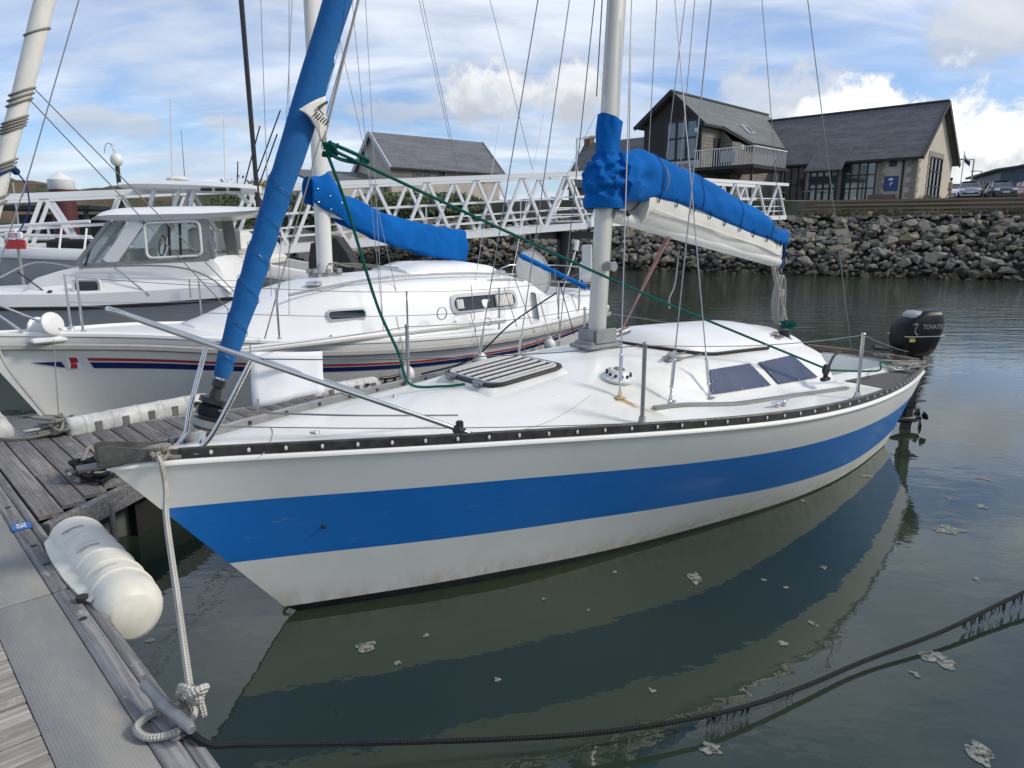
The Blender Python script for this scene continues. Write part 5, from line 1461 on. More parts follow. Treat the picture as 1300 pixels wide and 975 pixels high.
p0 = tipP.lerp(upP, .62) + Vector((.0, -.026, -.035)); mb.bar(p0, p0 + Vector((.055, .008, .035)), .004, .012); mb.bar(p0, p0 + Vector((.03, .004, -.03)), .004, .005)
obj('print_line', mb, 'ink', cp)
mb = MB(); mb.tube([end + Vector((.015 * math.cos(2 * PI * k / 14), -.002, .02 * math.sin(2 * PI * k / 14) - .0)) for k in range(14)], .004, 6, closed=True)
obj('clew_ring', mb, 'stainless', cp)
# furling drum
mb = MB()
QR = axd.to_track_quat('Z', 'Y').to_matrix().to_4x4()
mb.lathe([(.02, -.12), (.05, -.115), (.066, -.10), (.068, -.06), (.050, -.055), (.046, .01), (.050, .015), (.068, .02), (.066, .045), (.03, .055), (.022, .10), (.034, .105), (.034, .135), (.02, .14)], stay(1.22), 24, 0, QR)
fd = obj('furling_drum', mb, 'black_plastic', yacht)
mb = MB(); mb.lathe([(.049, -.05), (.058, -.03), (.058, 0), (.049, .010)], stay(1.22), 24, 0, QR)
obj('furling_line', mb, 'rope_black', fd)
mb = MB(); mb.lathe([(.0692, -.098), (.0692, -.064)], stay(1.22), 24, 0, QR, caps=False); obj('drum_band', mb, 'dull_metal', fd)
mb = MB(); mb.tube([stay(1.02), stay(1.10)], .012, 8); obj('stay_fork', mb, 'stainless', yacht)
mb = MB(); mb.tube([stay(1.33), stay(1.42)], .02, 10); mb.bar(stay(1.33) + Vector((0, -.025, 0)), stay(1.40) + Vector((0, -.03, 0)), .012, .004)
obj('stay_swivel', mb, 'stainless', yacht)

M['slat_white'] = simple('white_slats', (.66, .65, .62), .5, var=.4, vscale=20)
# forehatch with slatted top
hc = Vector((2.27, 0, 0))
def hz(s, y): return 1.125 + (s - 1.92) * .105 - .02 * (y / .34) ** 2
mb = MB()
mb.box((2.29, 0, 1.115), (.70, .66, .13), Matrix.Rotation(R(-6), 4, 'Y'), bev=.05)
hatch = obj('forehatch', mb, 'deck_white', yacht, 'forehatch with a barred dark top')
TH_ = Matrix.Translation((2.29, 0, 1.187)) @ Matrix.Rotation(R(-6), 4, 'Y') @ Matrix.Diagonal((.92, .92, 1, 1))
mb = MB(); mb.box(TH_ @ Vector((0, 0, 0)), (.56, .54, .014), Matrix.Rotation(R(-6), 4, 'Y'), bev=.006)
obj('hatch_pane', mb, 'dark_glass', hatch)
mb = MB()
def rrect(x, y, r, n=5):
    o = []
    for cx, cy, a0 in ((x - r, y - r, 0), (-x + r, y - r, 90), (-x + r, -y + r, 180), (x - r, -y + r, 270)):
        for i in range(n + 1): a = R(a0 + 90 * i / n); o.append((cx + r * math.cos(a), cy + r * math.sin(a)))
    return o
mb.tube([TH_ @ Vector((x, y, .006)) for x, y in rrect(.315, .305, .09)], .013, 8, closed=True)
obj('hatch_frame', mb, 'black_plastic', hatch)
mb = MB()
mb.tube([TH_ @ Vector((x, y, .016)) for x, y in rrect(.29, .28, .08)], .008, 6, closed=True)
obj('hatch_rim', mb, 'slat_white', hatch)
slat = MB(); slat.box((0, 0, 0), (.52, .021, .016), bev=.004); slat_me = slat.mesh('slat', 'slat_white')
for i in range(6):
    o = link('slat', slat_me, hatch); o.location = TH_ @ Vector((0, -.225 + .09 * i, .016)); o.rotation_euler = (0, R(-6), 0)
hm = MB()
for y in (-.16, .16): hm.box(TH_ @ Vector((-.33, y, .0)), (.05, .06, .02), bev=.004); hm.tube([TH_ @ Vector((-.33, y - .05, .012)), TH_ @ Vector((-.33, y + .05, .012))], .012, 8)
obj('hatch_hinge', hm, 'dull_metal', hatch)

# mushroom ventilator
vs, vy = 2.80, -.53
mb = MB(); zv = deck_z(vs, vy)
mb.lathe([(.105, -.01), (.105, .006), (.085, .012), (.062, .045), (.055, .052), (.0, .056)], (vs, vy, zv + .004), 24, 0, Matrix.Rotation(R(11), 4, 'X'))
vent = obj('ventilator', mb, 'white_plastic', yacht)
mb = MB(); mb.lathe([(.034, .054), (.034, .060), (.0, .062)], (vs, vy, zv + .004), 20, 0, Matrix.Rotation(R(11), 4, 'X')); obj('vent_cap', mb, 'brass', vent)
mb = MB()
for k in range(12):
    a = 2 * PI * k / 12; c = Matrix.Translation((vs, vy, zv + .004)) @ Matrix.Rotation(R(11), 4, 'X') @ Vector((.076 * math.cos(a), .076 * math.sin(a), .029))
    mb.sphere(c, .0105, 8, 6)
obj('vent_hole', mb, 'rubber', vent)

# sliding hatch dome on the cabin top
mb = MB(); rows = []
for i in range(22):
    t = i / 21; s = 3.42 + (5.10 - 3.42) * t
    h = .105 * math.sin(min(1, t / .16) * PI / 2) ** .8 * (1 - .45 * sstep(t, .72, 1.0)); wdt = .47 * math.sin(min(1, (t + .05) / .30) * PI / 2) ** .7
    row = []
    for k in range(19):
        a = PI * k / 18; cy = math.copysign(abs(math.cos(a)) ** .75, math.cos(a)); cz = abs(math.sin(a)) ** .7
        y = wdt * cy; row.append((s, y, deck_z(s, y) - .01 + (h + .005) * cz))
    rows.append(row)
mb.grid(rows, flip=True)
mb.f.append(tuple(len(mb.v) - 19 + k for k in range(19))[::-1]); mb.m.append(0)
dome = obj('hatch_dome', mb, 'deck_white2', yacht, 'raised white sliding hatch cover', angle=50)
mb = MB(); pts = []
for i in range(24):
    t = i / 23; s = 3.395 + (4.55 - 3.395) * t; wdt = .485 * math.sin(min(1, ((s - 3.42) / 2 + .055) / .30) * PI / 2) ** .7
    pts.append((s, -wdt, deck_z(s, -wdt) + .012))
mb.tube([(3.39, .2, deck_z(3.39, .2) + .012)] + pts, .013, 6)
obj('hatch_gasket', mb, 'rubber', dome)

# cabin windows (recessed dark blue acrylic) and grab track
def win(pts4):
    mb = MB(); rows = []
    for j in range(5):
        t = j / 4; row = []
        for i in range(9):
            q = i / 8
            top = Vector(pts4[0]).lerp(Vector(pts4[1]), q); bot = Vector(pts4[3]).lerp(Vector(pts4[2]), q)
            p = bot.lerp(top, t); row.append((p.x, p.y, p.z))
        rows.append(row)
    mb.grid(rows)
    return mb
def wpt(s, y): return Vector((s, -y, deck_z(s, -y))) + Vector((0, -.006, .004))
def y_for(s, z):
    a, b = .50, .80
    for _ in range(30):
        m_ = (a + b) / 2
        if deck_z(s, m_) > z: a = m_
        else: b = m_
    return a
def wz(s, z): return wpt(s, y_for(s, z))
W1 = [wpt(3.60, .618), wpt(4.155, .612), wpt(4.27, .765), wpt(3.47, .765)]
W1 = [wz(3.60, 1.125), wz(4.08, 1.115), wz(4.20, .955), wz(3.47, .99)]
W2 = [wz(4.19, 1.11), wz(4.69, 1.11), wz(4.87, .93), wz(4.31, .95)]
for wv_ in (W1, W2):
    o = obj('cabin_window', win(wv_), 'smoke_glass', yacht, smooth=False)
    md = o.modifiers.new('thick', 'SOLIDIFY'); md.thickness = .006; md.offset = 1
    mb = MB()
    for a, b in ((0, 1), (1, 2), (2, 3), (3, 0)):
        for t in (.08, .5): p = wv_[a].lerp(wv_[b], t); c = (wv_[0] + wv_[1] + wv_[2] + wv_[3]) / 4; mb.sphere(p.lerp(c, .06) + Vector((0, -.006, .004)), .006, 6, 4)
    obj('window_screw', mb, 'stainless', o)
for sg in (-1, 1):
    mb = MB(); pts = [on_deck(2.77 + (4.98 - 2.77) * i / 14, sg * lerp(.86, .93, i / 14), .012) for i in range(15)]
    for a, b in zip(pts[:-1], pts[1:]): mb.bar(a, b, .03, .02)
    obj('genoa_track', mb, 'rail_grey', yacht)
# seams and grime lines moulded in the deck
mb = MB()
mb.tube([on_deck(.62 + .25 * t - .10 * t * t, -.28 * (1 - t) + .25 * t * 0 - .0, .003) for t in [i / 8 for i in range(9)]], .0025, 4)
mb.tube([on_deck(1.35 + 1.15 * i / 12, -.50 - .14 * math.sin(i / 12 * PI) - .1 * i / 12, .001) for i in range(13)], .0022, 4)
obj('deck_seam', mb, 'grey_plastic', yacht)
mb = MB(); s0, y0 = 2.64, -.70
rows = []
for i in range(7):
    t = i / 6; s = s0 + .02 + .05 * t * 0; row = []
    for k in range(5):
        ww = lerp(.03, .085, t) * (1 - .5 * t); y = y0 - .02 - .26 * t; row.append(on_deck(s0 + .15 * t + (k / 4 - .5) * 2 * ww, y, .0035))
    rows.append(row)
mb.grid(rows)
M['rust_streak'], k_, b_ = material('rust_streak')
uv_ = k_.n('ShaderNodeUVMap'); sp_ = k_.n('ShaderNodeSeparateXYZ'); k_.put(sp_.inputs[0], uv_.outputs[0])
b_.inputs['Base Color'].default_value = (.50, .27, .07, 1); b_.inputs['Roughness'].default_value = .7
edge_ = k_.math('SUBTRACT', 1.0, k_.math('ABSOLUTE', k_.math('MULTIPLY', k_.math('SUBTRACT', sp_.outputs[1], .5), 2.0)))
nz_ = k_.noise(k_.mapping(k_.n('ShaderNodeTexCoord').outputs['Object'], scale=(30, 12, 12)), 1.0, 4)
k_.put(b_.inputs['Alpha'], k_.math('MULTIPLY', k_.math('MULTIPLY', k_.ramp(edge_, 0, .7), k_.ramp(sp_.outputs[0], 1.0, .1)), k_.ramp(nz_, .25, .65), clamp=True))
rs = obj('rust_streak', mb, 'rust_streak', yacht, 'rust running from the shroud plate', smooth=True)
lay = rs.data.uv_layers.new(name='UVMap').data
for lp in rs.data.loops: lay[lp.index].uv = ((lp.vertex_index // 5) / 6, (lp.vertex_index % 5) / 4)

# shroud plates, turnbuckles and shrouds
def chainplate(s, y, lean, L=.30, rusty=False):
    p = Vector(on_deck(s, y)); d = (Vector(lean) - p).normalized()
    mb = MB(); mb.box(p + Vector((0, 0, .004)), (.07, .05, .008), bev=.003)
    mb.tube([p + Vector((.0, 0, 0)), p + d * .03 + Vector((.012, 0, 0)), p + d * .055, p + d * .03 - Vector((.012, 0, 0)), p], .005, 6)
    obj('chainplate', mb, 'rust' if rusty else 'stainless', yacht)
    mb = MB(); a = p + d * .05
    mb.tube([a, a + d * .05], .006, 8); mb.tube([a + d * .045, a + d * (L - .06)], .0115, 8); mb.tube([a + d * (L - .07), a + d * L], .007, 8); mb.sphere(a + d * .045, .014, 8, 6); mb.sphere(a + d * (L - .06), .013, 8, 6)
    obj('turnbuckle', mb, 'stainless', yacht)
    return a + d * L
def top_on_y(px, py, y): return YF.on_y(px, py, y)
shr = [(2.64, -.70, (802, 0), -.15, True), (3.00, -.79, (903, 0), -.80, False), (3.45, -.76, (857, 0), -.20, False)]
for s, y, pix, yl, rusty in shr:
    tp = top_on_y(pix[0], pix[1], yl)
    a = chainplate(s, y, tp, .27, rusty)
    d = (tp - a); wire('shroud', [a, a + d * 1.35], .0042, parent=yacht)
for s, y, pix, yl in [(2.6, .72, (683, 0), .2), (3.05, .80, (723, 0), .55), (3.45, .78, (755, 0), .2)]:
    tp = top_on_y(pix[0], pix[1], yl)
    a = chainplate(s, y, tp, .25)
    d = (tp - a); wire('shroud', [a, a + d * 1.35], .0042, parent=yacht)
# backstay, topping lift and halyards
wire('backstay', [(7.12, .1, .78), (mast_x(MTOP) + .06, 0, MTOP)], .0042, parent=yacht)
wire('topping_lift', [(5.42, 0, 1.96), (mast_x(MTOP) + .06, 0, MTOP - .05)], .003, parent=yacht)
wire('halyard', [(mast_x(2.84) - .09, -.04, 2.95), (mast_x(MTOP) - .08, -.03, MTOP)], .0045, 'rope_thin', yacht)
wire('halyard', [(mast_x(2.84) - .08, .05, 2.95), (mast_x(MTOP) - .08, .04, MTOP)], .0045, 'rope_thin', yacht)
for pb, pt, yl in (((797, 300), (800, 100), -.1), ((823, 205), (834, 0), -.05), ((846, 200), (870, 0), -.05), ((864, 205), (882, 0), .05)):
    a = YF.on_y(*pb, yl); b = YF.on_y(*pt, yl); wire('running_line', [a, a + (b - a) * 1.4], .0032, 'rope_thin', yacht)

# boom, stowed mainsail and its cover
def boomz(s): return lerp(2.175, 1.80, (s - 3.25) / 2.13)
mb = MB()
mb.tube([(3.24, 0, 2.18), (5.40, 0, boomz(5.40))], .05, 14)
boom = obj('boom', mb, 'mast_white', yacht)
mb = MB(); mb.box((3.235, 0, 2.18), (.10, .05, .09), bev=.01); mb.tube([(3.20, 0, 2.10), (3.20, 0, 2.26)], .018, 8); obj('gooseneck', mb, 'dull_metal', boom)
mb = MB(); mb.tube([(5.38, 0, boomz(5.38)), (5.43, 0, boomz(5.43))], .054, 14); obj('boom_end_cap', mb, 'dull_metal', boom)
def edge1(pp):
    q_ = [YF.on_y(x, y, -.03) for x, y in pp]; return [q.x for q in q_], [q.z for q in q_]
TOPE = edge1([(776, 200), (800, 191), (818, 192), (845, 205), (857, 212), (870, 217), (900, 232), (940, 255), (960, 264), (975, 277), (984, 292)])
LOWE = edge1([(776, 262), (800, 254), (820, 251), (850, 258), (880, 268), (910, 280), (940, 292), (978, 305), (986, 310)])
def sect(s):
    """top z, half width of the stowed sail above the boom"""
    zt = interp(s, *TOPE)
    hw = interp(s, [3.05, 3.2, 3.5, 3.9, 4.5, 5.1, 5.42], [.14, .165, .15, .115, .095, .08, .055])
    return zt, hw
mb = MB(); rows = []
for i in range(34):
    s = 3.50 + (5.40 - 3.50) * i / 33; zt, hw = sect(s); zt -= .05; hw *= .90; zb = boomz(s) - .045
    row = []
    for k in range(16):
        a = 2 * PI * k / 16; y = hw * .93 * math.cos(a); z = (zt + zb) / 2 + (zt - zb) / 2 * .97 * math.sin(a)
        y += .012 * mn.noise(Vector((s * 3, a * 2, 1.1)))
        row.append((s, y, z))
    rows.append(row)
mb.grid(rows, closed=True, flip=True)
mb.f.append(tuple(range(len(mb.v) - 16, len(mb.v)))); mb.m.append(0); mb.f.append(tuple(range(15, -1, -1))); mb.m.append(0)
obj('stowed_mainsail', mb, 'sail_white', boom, 'white folded mainsail showing below its cover', angle=60)
mb = MB()
mb.tube([(3.55 + 1.80 * i / 20, -sect(3.55 + 1.80 * i / 20)[1] * .86, lerp(boomz(3.55 + 1.80 * i / 20), sect(3.55 + 1.80 * i / 20)[0], .20)) for i in range(21)], .006, 5)
obj('bolt_rope', mb, 'sail_white', boom)
def cover_row(s, n=24):
    zt, hw = sect(s); row = []
    lo = interp(s, *LOWE)
    for k in range(n + 1):
        a = R(-38) + R(256) * k / n
        y = (hw + .012) * math.copysign(abs(math.cos(a)) ** .85, math.cos(a)); sz = math.sin(a)
        zc = lerp(lo, zt, .42)
        z = zc + ((zt + .01 - zc) * sz if sz > 0 else (zc - lo) * sz / math.sin(R(38)))
        near_mast = 1 - sstep(s, 3.35, 3.75)
        wr = mn.noise(Vector((s * 5 + z * 3, y * 5, z * 15))) * .036 * near_mast + mn.noise(Vector((s * 2.6, a * 1.3, .7))) * .016 + .007 * mn.noise(Vector((s * 9 + z * 8, a * 2, z * 6)))
        y *= 1 + wr / max(hw, .05)
        z += wr * .6 + .02 * near_mast * math.sin(z * 60 + s * 9)
        row.append((s + wr * .5, y, z))
    return row
mb = MB(); rows = []
ss_ = [3.24 + (5.44 - 3.24) * i / 84 for i in range(85)]
for s in ss_: rows.append(cover_row(s))
mb.grid(rows, flip=True)
# close the front round the mast
fr = rows[0]; mid = Vector((3.23, 0, 2.33)); o = len(mb.v); mb.v.append(tuple(mid))
for k in range(24): mb.f.append((k, k + 1, o)); mb.m.append(0)
cover = obj('sail_cover', mb, 'canvas_blue', yacht, 'royal blue cover over the stowed mainsail', angle=60)
md = cover.modifiers.new('thick', 'SOLIDIFY'); md.thickness = .006; md.offset = 1
for sq in (3.62, 4.12, 4.66, 5.12):
    mb = MB(); rw = cover_row(sq); mb.tube([Vector(p) + Vector((0, -.006 if p[1] < 0 else .006, .004)) for p in rw], .0028, 4); obj('cover_seam', mb, 'navy', cover)
mb = MB()
for i in range(9):
    rw = cover_row(3.6 + i * .21); p = Vector(rw[24]) if rw[24][1] < 0 else Vector(rw[0]); mb.tube([p + Vector((0, -.012, .03)), p + Vector((.004, -.012, .0)), p + Vector((.012, .0, -.03))], .005, 5)
stuff(obj('cover_hooks', mb, 'rope_blue', cover))
# bunched skirt and collar of the cover round the mast
mb = MB(); rows = []
for i in range(90):
    t = i / 89; z = 2.22 + (2.81 - 2.22) * t
    r0 = interp(z, [2.22, 2.27, 2.36, 2.44, 2.51, 2.565, 2.60, 2.81], [.150, .172, .182, .172, .148, .104, .092, .088])
    row = []
    for k in range(30):
        a = 2 * PI * k / 30
        fold = (.5 + .5 * math.sin(z * 48 + 3.4 * math.sin(a + .8) + 10 * mn.noise(Vector((math.cos(a) * 1.3, math.sin(a) * 1.3, z * 3.2))))) ** 2.2 * (.55 + .9 * abs(mn.noise(Vector((math.cos(a) * 2, math.sin(a) * 2, z * 7)))))
        amp = .060 * sstep(z, 2.24, 2.34) * (1 - sstep(z, 2.51, 2.60)) + .004
        rr = r0 + amp * (fold - .6) + .014 * mn.noise(Vector((math.cos(a) * 2, math.sin(a) * 2, z * 6)))
        row.append((mast_x(z) + rr * 1.0 * math.cos(a), rr * .85 * math.sin(a), z - .03 * math.cos(a) * (t ** 3)))
    rows.append(row)
mb.grid(rows, closed=True)
obj('cover_collar', mb, 'canvas_blue', cover, 'bunched folds of the cover round the mast', angle=70)
mb = MB(); pk = YF.on_y(858, 212, 0)
T_ = [(pk.x - .12, .0, pk.z - .12), (pk.x + .09, 0, pk.z - .14), (pk.x - .01, 0, pk.z + .035)]
for hx in (0,):
    mb.add([(T_[0][0], -.05, T_[0][2]), (T_[1][0], -.05, T_[1][2]), T_[2], (T_[0][0], .05, T_[0][2]), (T_[1][0], .05, T_[1][2])], [(0, 1, 2), (4, 3, 2), (3, 0, 2), (1, 4, 2)])
obj('batten_bulge', mb, 'canvas_blue', cover)
mb = MB(); zt, hw = sect(3.62)
mb.tube([(3.655, -(hw + .020) * math.cos(a), lerp(2.27, zt, .42) + (.17 if a > 0 else .10) * math.sin(a)) for a in [R(-35 + 75 * i / 10) for i in range(11)]], .005, 5)
obj('cover_lashing', mb, 'rope_thin', cover)
mb = MB(); pts = [YF.on_y(x, y, -.10) for x, y in ((818, 246), (808, 262), (797, 271))]
mb.tube(smooth_path(pts, 5), .007, 6); mb.sphere(pts[-1], .022, 8, 6)
obj('cover_toggle', mb, 'black_plastic', cover)
# frayed ties at the boom end
mb = MB()
for i in range(16):
    s = 5.36 + .05 * rnd.random(); y = -.05 + .10 * rnd.random(); z = 2.02 - .06 * rnd.random()
    mb.tube(smooth_path([(s, y, z), (s + .04 * rnd.uniform(-.3, 1), y - .03 * rnd.random(), z - .10), (s + .05 * rnd.uniform(-.6, .8), y, z - .16 - .10 * rnd.random())], 3), .007, 5)
obj('cover_tie', mb, 'rope_blue', cover)
# vang, mainsheet with blocks
mb = MB(); A = YF.on_y(848, 300, 0); B = Vector((MS + .22, 0, 1.33))
for k in (-1, 0, 1): mb.tube([(A.x, .02 * k, A.z), (B.x + .03 * k, .02 * k - .02, B.z)], .006, 6)
obj('kicking_strap', mb, 'rope_red', yacht, 'faded red kicking strap tackle')
mb = MB(); mb.tube([(B.x - .07, -.02, B.z - .005), (B.x + .09, -.02, B.z + .025)], [.02, .028], 10); mb.tube([(A.x, 0, A.z - .02), (A.x, 0, A.z + .06)], .022, 8)
obj('tackle_block', mb, 'dull_metal', yacht)
msA = Vector((5.33, 0, 1.76))
for k, (dx, dy) in enumerate(((-.03, -.02), (.0, .02), (.03, -.01))):
    mb = MB(); mb.tube([(msA.x + dx, dy, msA.z), (5.62 + dx * .5 + .05, dy, 1.05)], .0075, 6)
    obj('mainsheet', mb, 'rope_white', yacht)
mb = MB(); mb.tube([(msA.x, 0, msA.z - .02), (msA.x, 0, msA.z + .09)], .024, 10); mb.tube([(5.68, 0, .98), (5.68, 0, 1.08)], .026, 10)
obj('mainsheet_block', mb, 'dull_metal', yacht)
# winches, clutches and deck gear near the cockpit
def winch(s, y, z, r=.055, h=.11):
    mb = MB(); mb.lathe([(r * 1.15, 0), (r * 1.15, h * .15), (r * .75, h * .3), (r * .72, h * .65), (r, h * .8), (r, h * .92), (r * .5, h), (.0, h)], (s, y, z), 18)
    return obj('winch', mb, 'black_plastic', yacht)
winch(4.98, -.36, deck_z(4.98, -.36), .058, .10)
winch(4.98, .42, deck_z(4.98, .42), .055, .10)
mb = MB(); q = YF.on_y(1048, 478, -.86); mb.box((q.x, q.y, q.z - .02), (.10, .04, .03), bev=.008); mb.tube([(q.x, q.y - .012, q.z + .055), (q.x, q.y + .012, q.z + .055)], .042, 12); mb.box((q.x, q.y, q.z + .03), (.03, .03, .09), bev=.008)
sheet_block = obj('sheet_block', mb, 'black_plastic', yacht); SB = Vector((q.x, q.y, q.z + .06))
mb = MB(); q = YF.on_y(855, 460, -.48); c = Vector(on_deck(q.x, -.48)); mb.box(c + Vector((0, 0, .012)), (.16, .05, .02), bev=.005); mb.box(c + Vector((-.03, 0, .04)), (.05, .035, .05), bev=.01); mb.tube([c + Vector((-.1, -.03, .05)), c + Vector((.05, .03, .055))], .012, 8)
obj('rope_clutch', mb, 'dull_metal', yacht)
mb = MB(); q = YF.on_y(968, 436, -.30); c = Vector((q.x, q.y, q.z)); 
mb.lathe([(.055, -.03), (.06, -.02), (.035, -.012), (.035, .012), (.06, .02), (.055, .03)], c + Vector((0, 0, .03)), 16, 0, Matrix.Rotation(R(70), 4, 'X')); mb.box(c + Vector((0, 0, -.025)), (.08, .06, .05), bev=.01)
obj('line_drum', mb, 'dull_metal', yacht)
for (sx, sy) in ((980, 536),):
    q = YF.on_z(990, 524, .87); mb = MB(); zc = deck_z(q.x, q.y)
    for dx in (-.04, .04): mb.box((q.x + dx, q.y, zc + .015), (.02, .03, .035), bev=.004)
    mb.tube([(q.x - .10, q.y, zc + .038), (q.x + .10, q.y, zc + .038)], .011, 8); obj('deck_cleat', mb, 'stainless', yacht)
mb = MB(); q = Vector((6.62, .70, .80))
mb.tube(smooth_path([q + Vector((-.25, 0, 0)), q + Vector((-.20, 0, .14)), q + Vector((-.05, 0, .20)), q + Vector((.10, 0, .17)), q + Vector((.14, 0, .02))], 5), .014, 8); mb.tube(smooth_path([q + Vector((-.22, 0, .07)), q + Vector((-.05, -.03, .10)), q + Vector((.12, 0, .09))], 5), .012, 8)
obj('quarter_rail', mb, 'stainless', yacht)
mb = MB(); q = Vector((6.2, -.1, .55))
mb.tube(smooth_path([q, q + Vector((.05, .0, .18)), q + Vector((.18, .02, .30)), q + Vector((.34, .04, .33))], 6), .013, 8)
obj('tiller', mb, 'black_plastic', yacht)
# small deck clutter: the two jib cars, padeye on foredeck
mb = MB(); c = Vector(on_deck(.93, -.18, 0)); mb.lathe([(.025, 0), (.022, .006), (0, .008)], c, 12); mb.sphere(on_deck(1.55, .10, .004), .014, 8, 5)
obj('deck_filler', mb, 'stainless', yacht)
# ------------------------------------------------------------------ second yacht, with the red and navy stripe
B2 = Frame(-5.1, 6.62, R(43.5))
y2 = thing('sailing_yacht', 'white sailing yacht with red and navy hull stripe lying behind the finger pontoon', 'yacht', B2.o, B2.ang)
z2 = spl([0, .25, .85, 1.45, 2.1, 2.9, 4, 5.3, 6.5, 8.5], [1.10, 1.08, 1.04, 1.0, .93, .855, .785, .75, .762, .83])
b2 = spl([0, .25, .85, 1.45, 2.1, 2.9, 4, 5.3, 6.5, 8.5], [.02, .07, .29, .62, .98, 1.26, 1.40, 1.44, 1.32, .82])
L2 = 8.5
def h2(u, v):
    sS = L2 * u; sW = .62 + (7.9 - .62) * u
    wb = b2(min(sS, 8.5)) * (.80 - .25 * (1 - u) ** 3) * min(1, u * 9 + .1)
    if v >= 0: return (sW + (sS - sW) * v, wb + (b2(sS) - wb) * (1 - (1 - v) ** 1.3), z2(sS) * v)
    return (sW, wb * (1 + v * .6), v * .35)
U2 = [0, .006, .014, .025] + [.04 + .96 * i / 36 for i in range(37)]
def band2(f0, f1, rows_, off=0.0, us=U2, sides=(-1, 1), transom=True):
    mb = MB()
    for sd in sides:
        mb.grid([[(lambda p: (p[0], sd * (p[1] + off), p[2]))(h2(u, f0(u) + (f1(u) - f0(u)) * i / rows_)) for i in range(rows_ + 1)] for u in us], flip=(sd > 0))
    if transom: mb.grid([[(lambda p: (p[0], p[1] * t / 3, p[2]))(h2(1.0, f0(1) + (f1(1) - f0(1)) * i / rows_)) for t in range(-3, 4)] for i in range(rows_ + 1)])
    return mb
obj('hull', band2(lambda u: .06, lambda u: 1.0, 10), 'hull_white2', y2, angle=50)
obj('hull_bottom', band2(lambda u: -1, lambda u: .06, 4), 'antifoul', y2)
def vs2(u): return interp(u, [0, .25, .5, .7, .85, 1], [.74, .685, .615, .615, .70, .80])
us_ = [u for u in U2 if u > .075]
obj('navy_stripe', band2(lambda u: vs2(u) - .038, lambda u: vs2(u) + .026, 1, .004, us_, (-1,), False), 'navy', y2)
obj('red_stripe', band2(lambda u: vs2(u) + .042, lambda u: vs2(u) + .072, 1, .004, us_, (-1,), False), 'red', y2)
mb = MB()
def hs(u, v, o): p = h2(u, v); return (p[0], -(p[1] + o), p[2])
vv = vs2(.07)
mb.quad(hs(.068, vv - .045, .007), hs(.082, vv - .045, .007), hs(.087, vv + .078, .007), hs(.073, vv + .078, .007)); obj('stripe_break', mb, 'white_panel', y2, smooth=False)
mb = MB(); mb.quad(hs(.070, vv - .04, .010), hs(.077, vv - .04, .010), hs(.080, vv + .01, .010), hs(.074, vv + .01, .010)); mb.quad(hs(.074, vv + .01, .0101), hs(.082, vv + .02, .0101), hs(.084, vv + .072, .0101), hs(.076, vv + .072, .0101)); obj('stripe_flash', mb, 'red', y2, smooth=False)
mb = MB(); mb.add([hs(.036, vv + .028, .006), hs(.066, vv - .032, .006), hs(.066, vv + .030, .006)], [(0, 1, 2)]); obj('stripe_tip', mb, 'navy', y2, smooth=False)
for sd in (-1, 1):
    mb = MB(); pts = []
    rows = []
    for u in [i / 50 for i in range(51)]:
        x, y, z = h2(u, 1.0); y += .004
        rows.append([(x, sd * y, z - .13), (x, sd * (y + .026), z - .115), (x, sd * (y + .028), z - .075), (x, sd * y, z - .06)])
    mb.grid(rows, flip=(sd > 0)); obj('rubbing_strake', mb, 'grey_plastic', y2)
    mb = MB(); mb.tube([(lambda p: (p[0], sd * (p[1] - .02), p[2] + .025))(h2(u, 1.0)) for u in [.01 + .985 * i / 40 for i in range(41)]], .028, 6); obj('toe_rail', mb, 'deck_white2', y2)
mb = MB(); rows = []
for i in range(40):
    s = L2 * i / 39; b = max(b2(s) - .01, .005)
    rows.append([(s, b * t, z2(s) + .02 + .07 * (1 - t * t) * min(1, b)) for t in [-1 + k / 6 for k in range(13)]])
mb.grid(rows, flip=True); obj('deck', mb, 'deck_white2', y2, angle=60)
def coach(parent, name, stations, mat='deck_white2', label=None):
    """stations: (s, half width at deck, half width at top, z bottom, z side top, z crown)"""
    mb = MB(); rows = []
    for s, w0, w1, zb, zt, zc in stations:
        rows.append([(s, -w0, zb), (s, -lerp(w0, w1, .5) - .01, lerp(zb, zt, .55)), (s, -w1, zt - .03), (s, -w1 + .05, zt), (s, -w1 * .5, lerp(zt, zc, .75)), (s, 0, zc), (s, w1 * .5, lerp(zt, zc, .75)), (s, w1 - .05, zt), (s, w1, zt - .03), (s, lerp(w0, w1, .5) + .01, lerp(zb, zt, .55)), (s, w0, zb)])
    mb.grid(rows, flip=True); n = 11
    mb.f.append(tuple(range(n))); mb.m.append(0); mb.f.append(tuple(range(len(mb.v) - 1, len(mb.v) - n - 1, -1))); mb.m.append(0)
    return obj(name, mb, mat, parent, label, angle=40)
coach(y2, 'coachroof', [(2.0, .42, .25, 1.0, 1.03, 1.05), (2.5, .62, .48, .95, 1.16, 1.22), (3.0, .84, .68, .9, 1.31, 1.39), (3.6, .98, .80, .86, 1.42, 1.52), (4.6, 1.05, .86, .82, 1.45, 1.56), (5.6, 1.04, .86, .8, 1.44, 1.54), (6.35, .98, .82, .8, 1.41, 1.49), (6.62, .96, .80, .8, 1.36, 1.43), (6.95, .94, .84, .8, 1.16, 1.17)])
coach(y2, 'sliding_hood', [(4.7, .52, .45, 1.48, 1.56, 1.60), (5.0, .52, .45, 1.48, 1.63, 1.67), (5.8, .52, .45, 1.46, 1.63, 1.66), (6.3, .5, .42, 1.42, 1.56, 1.59)])
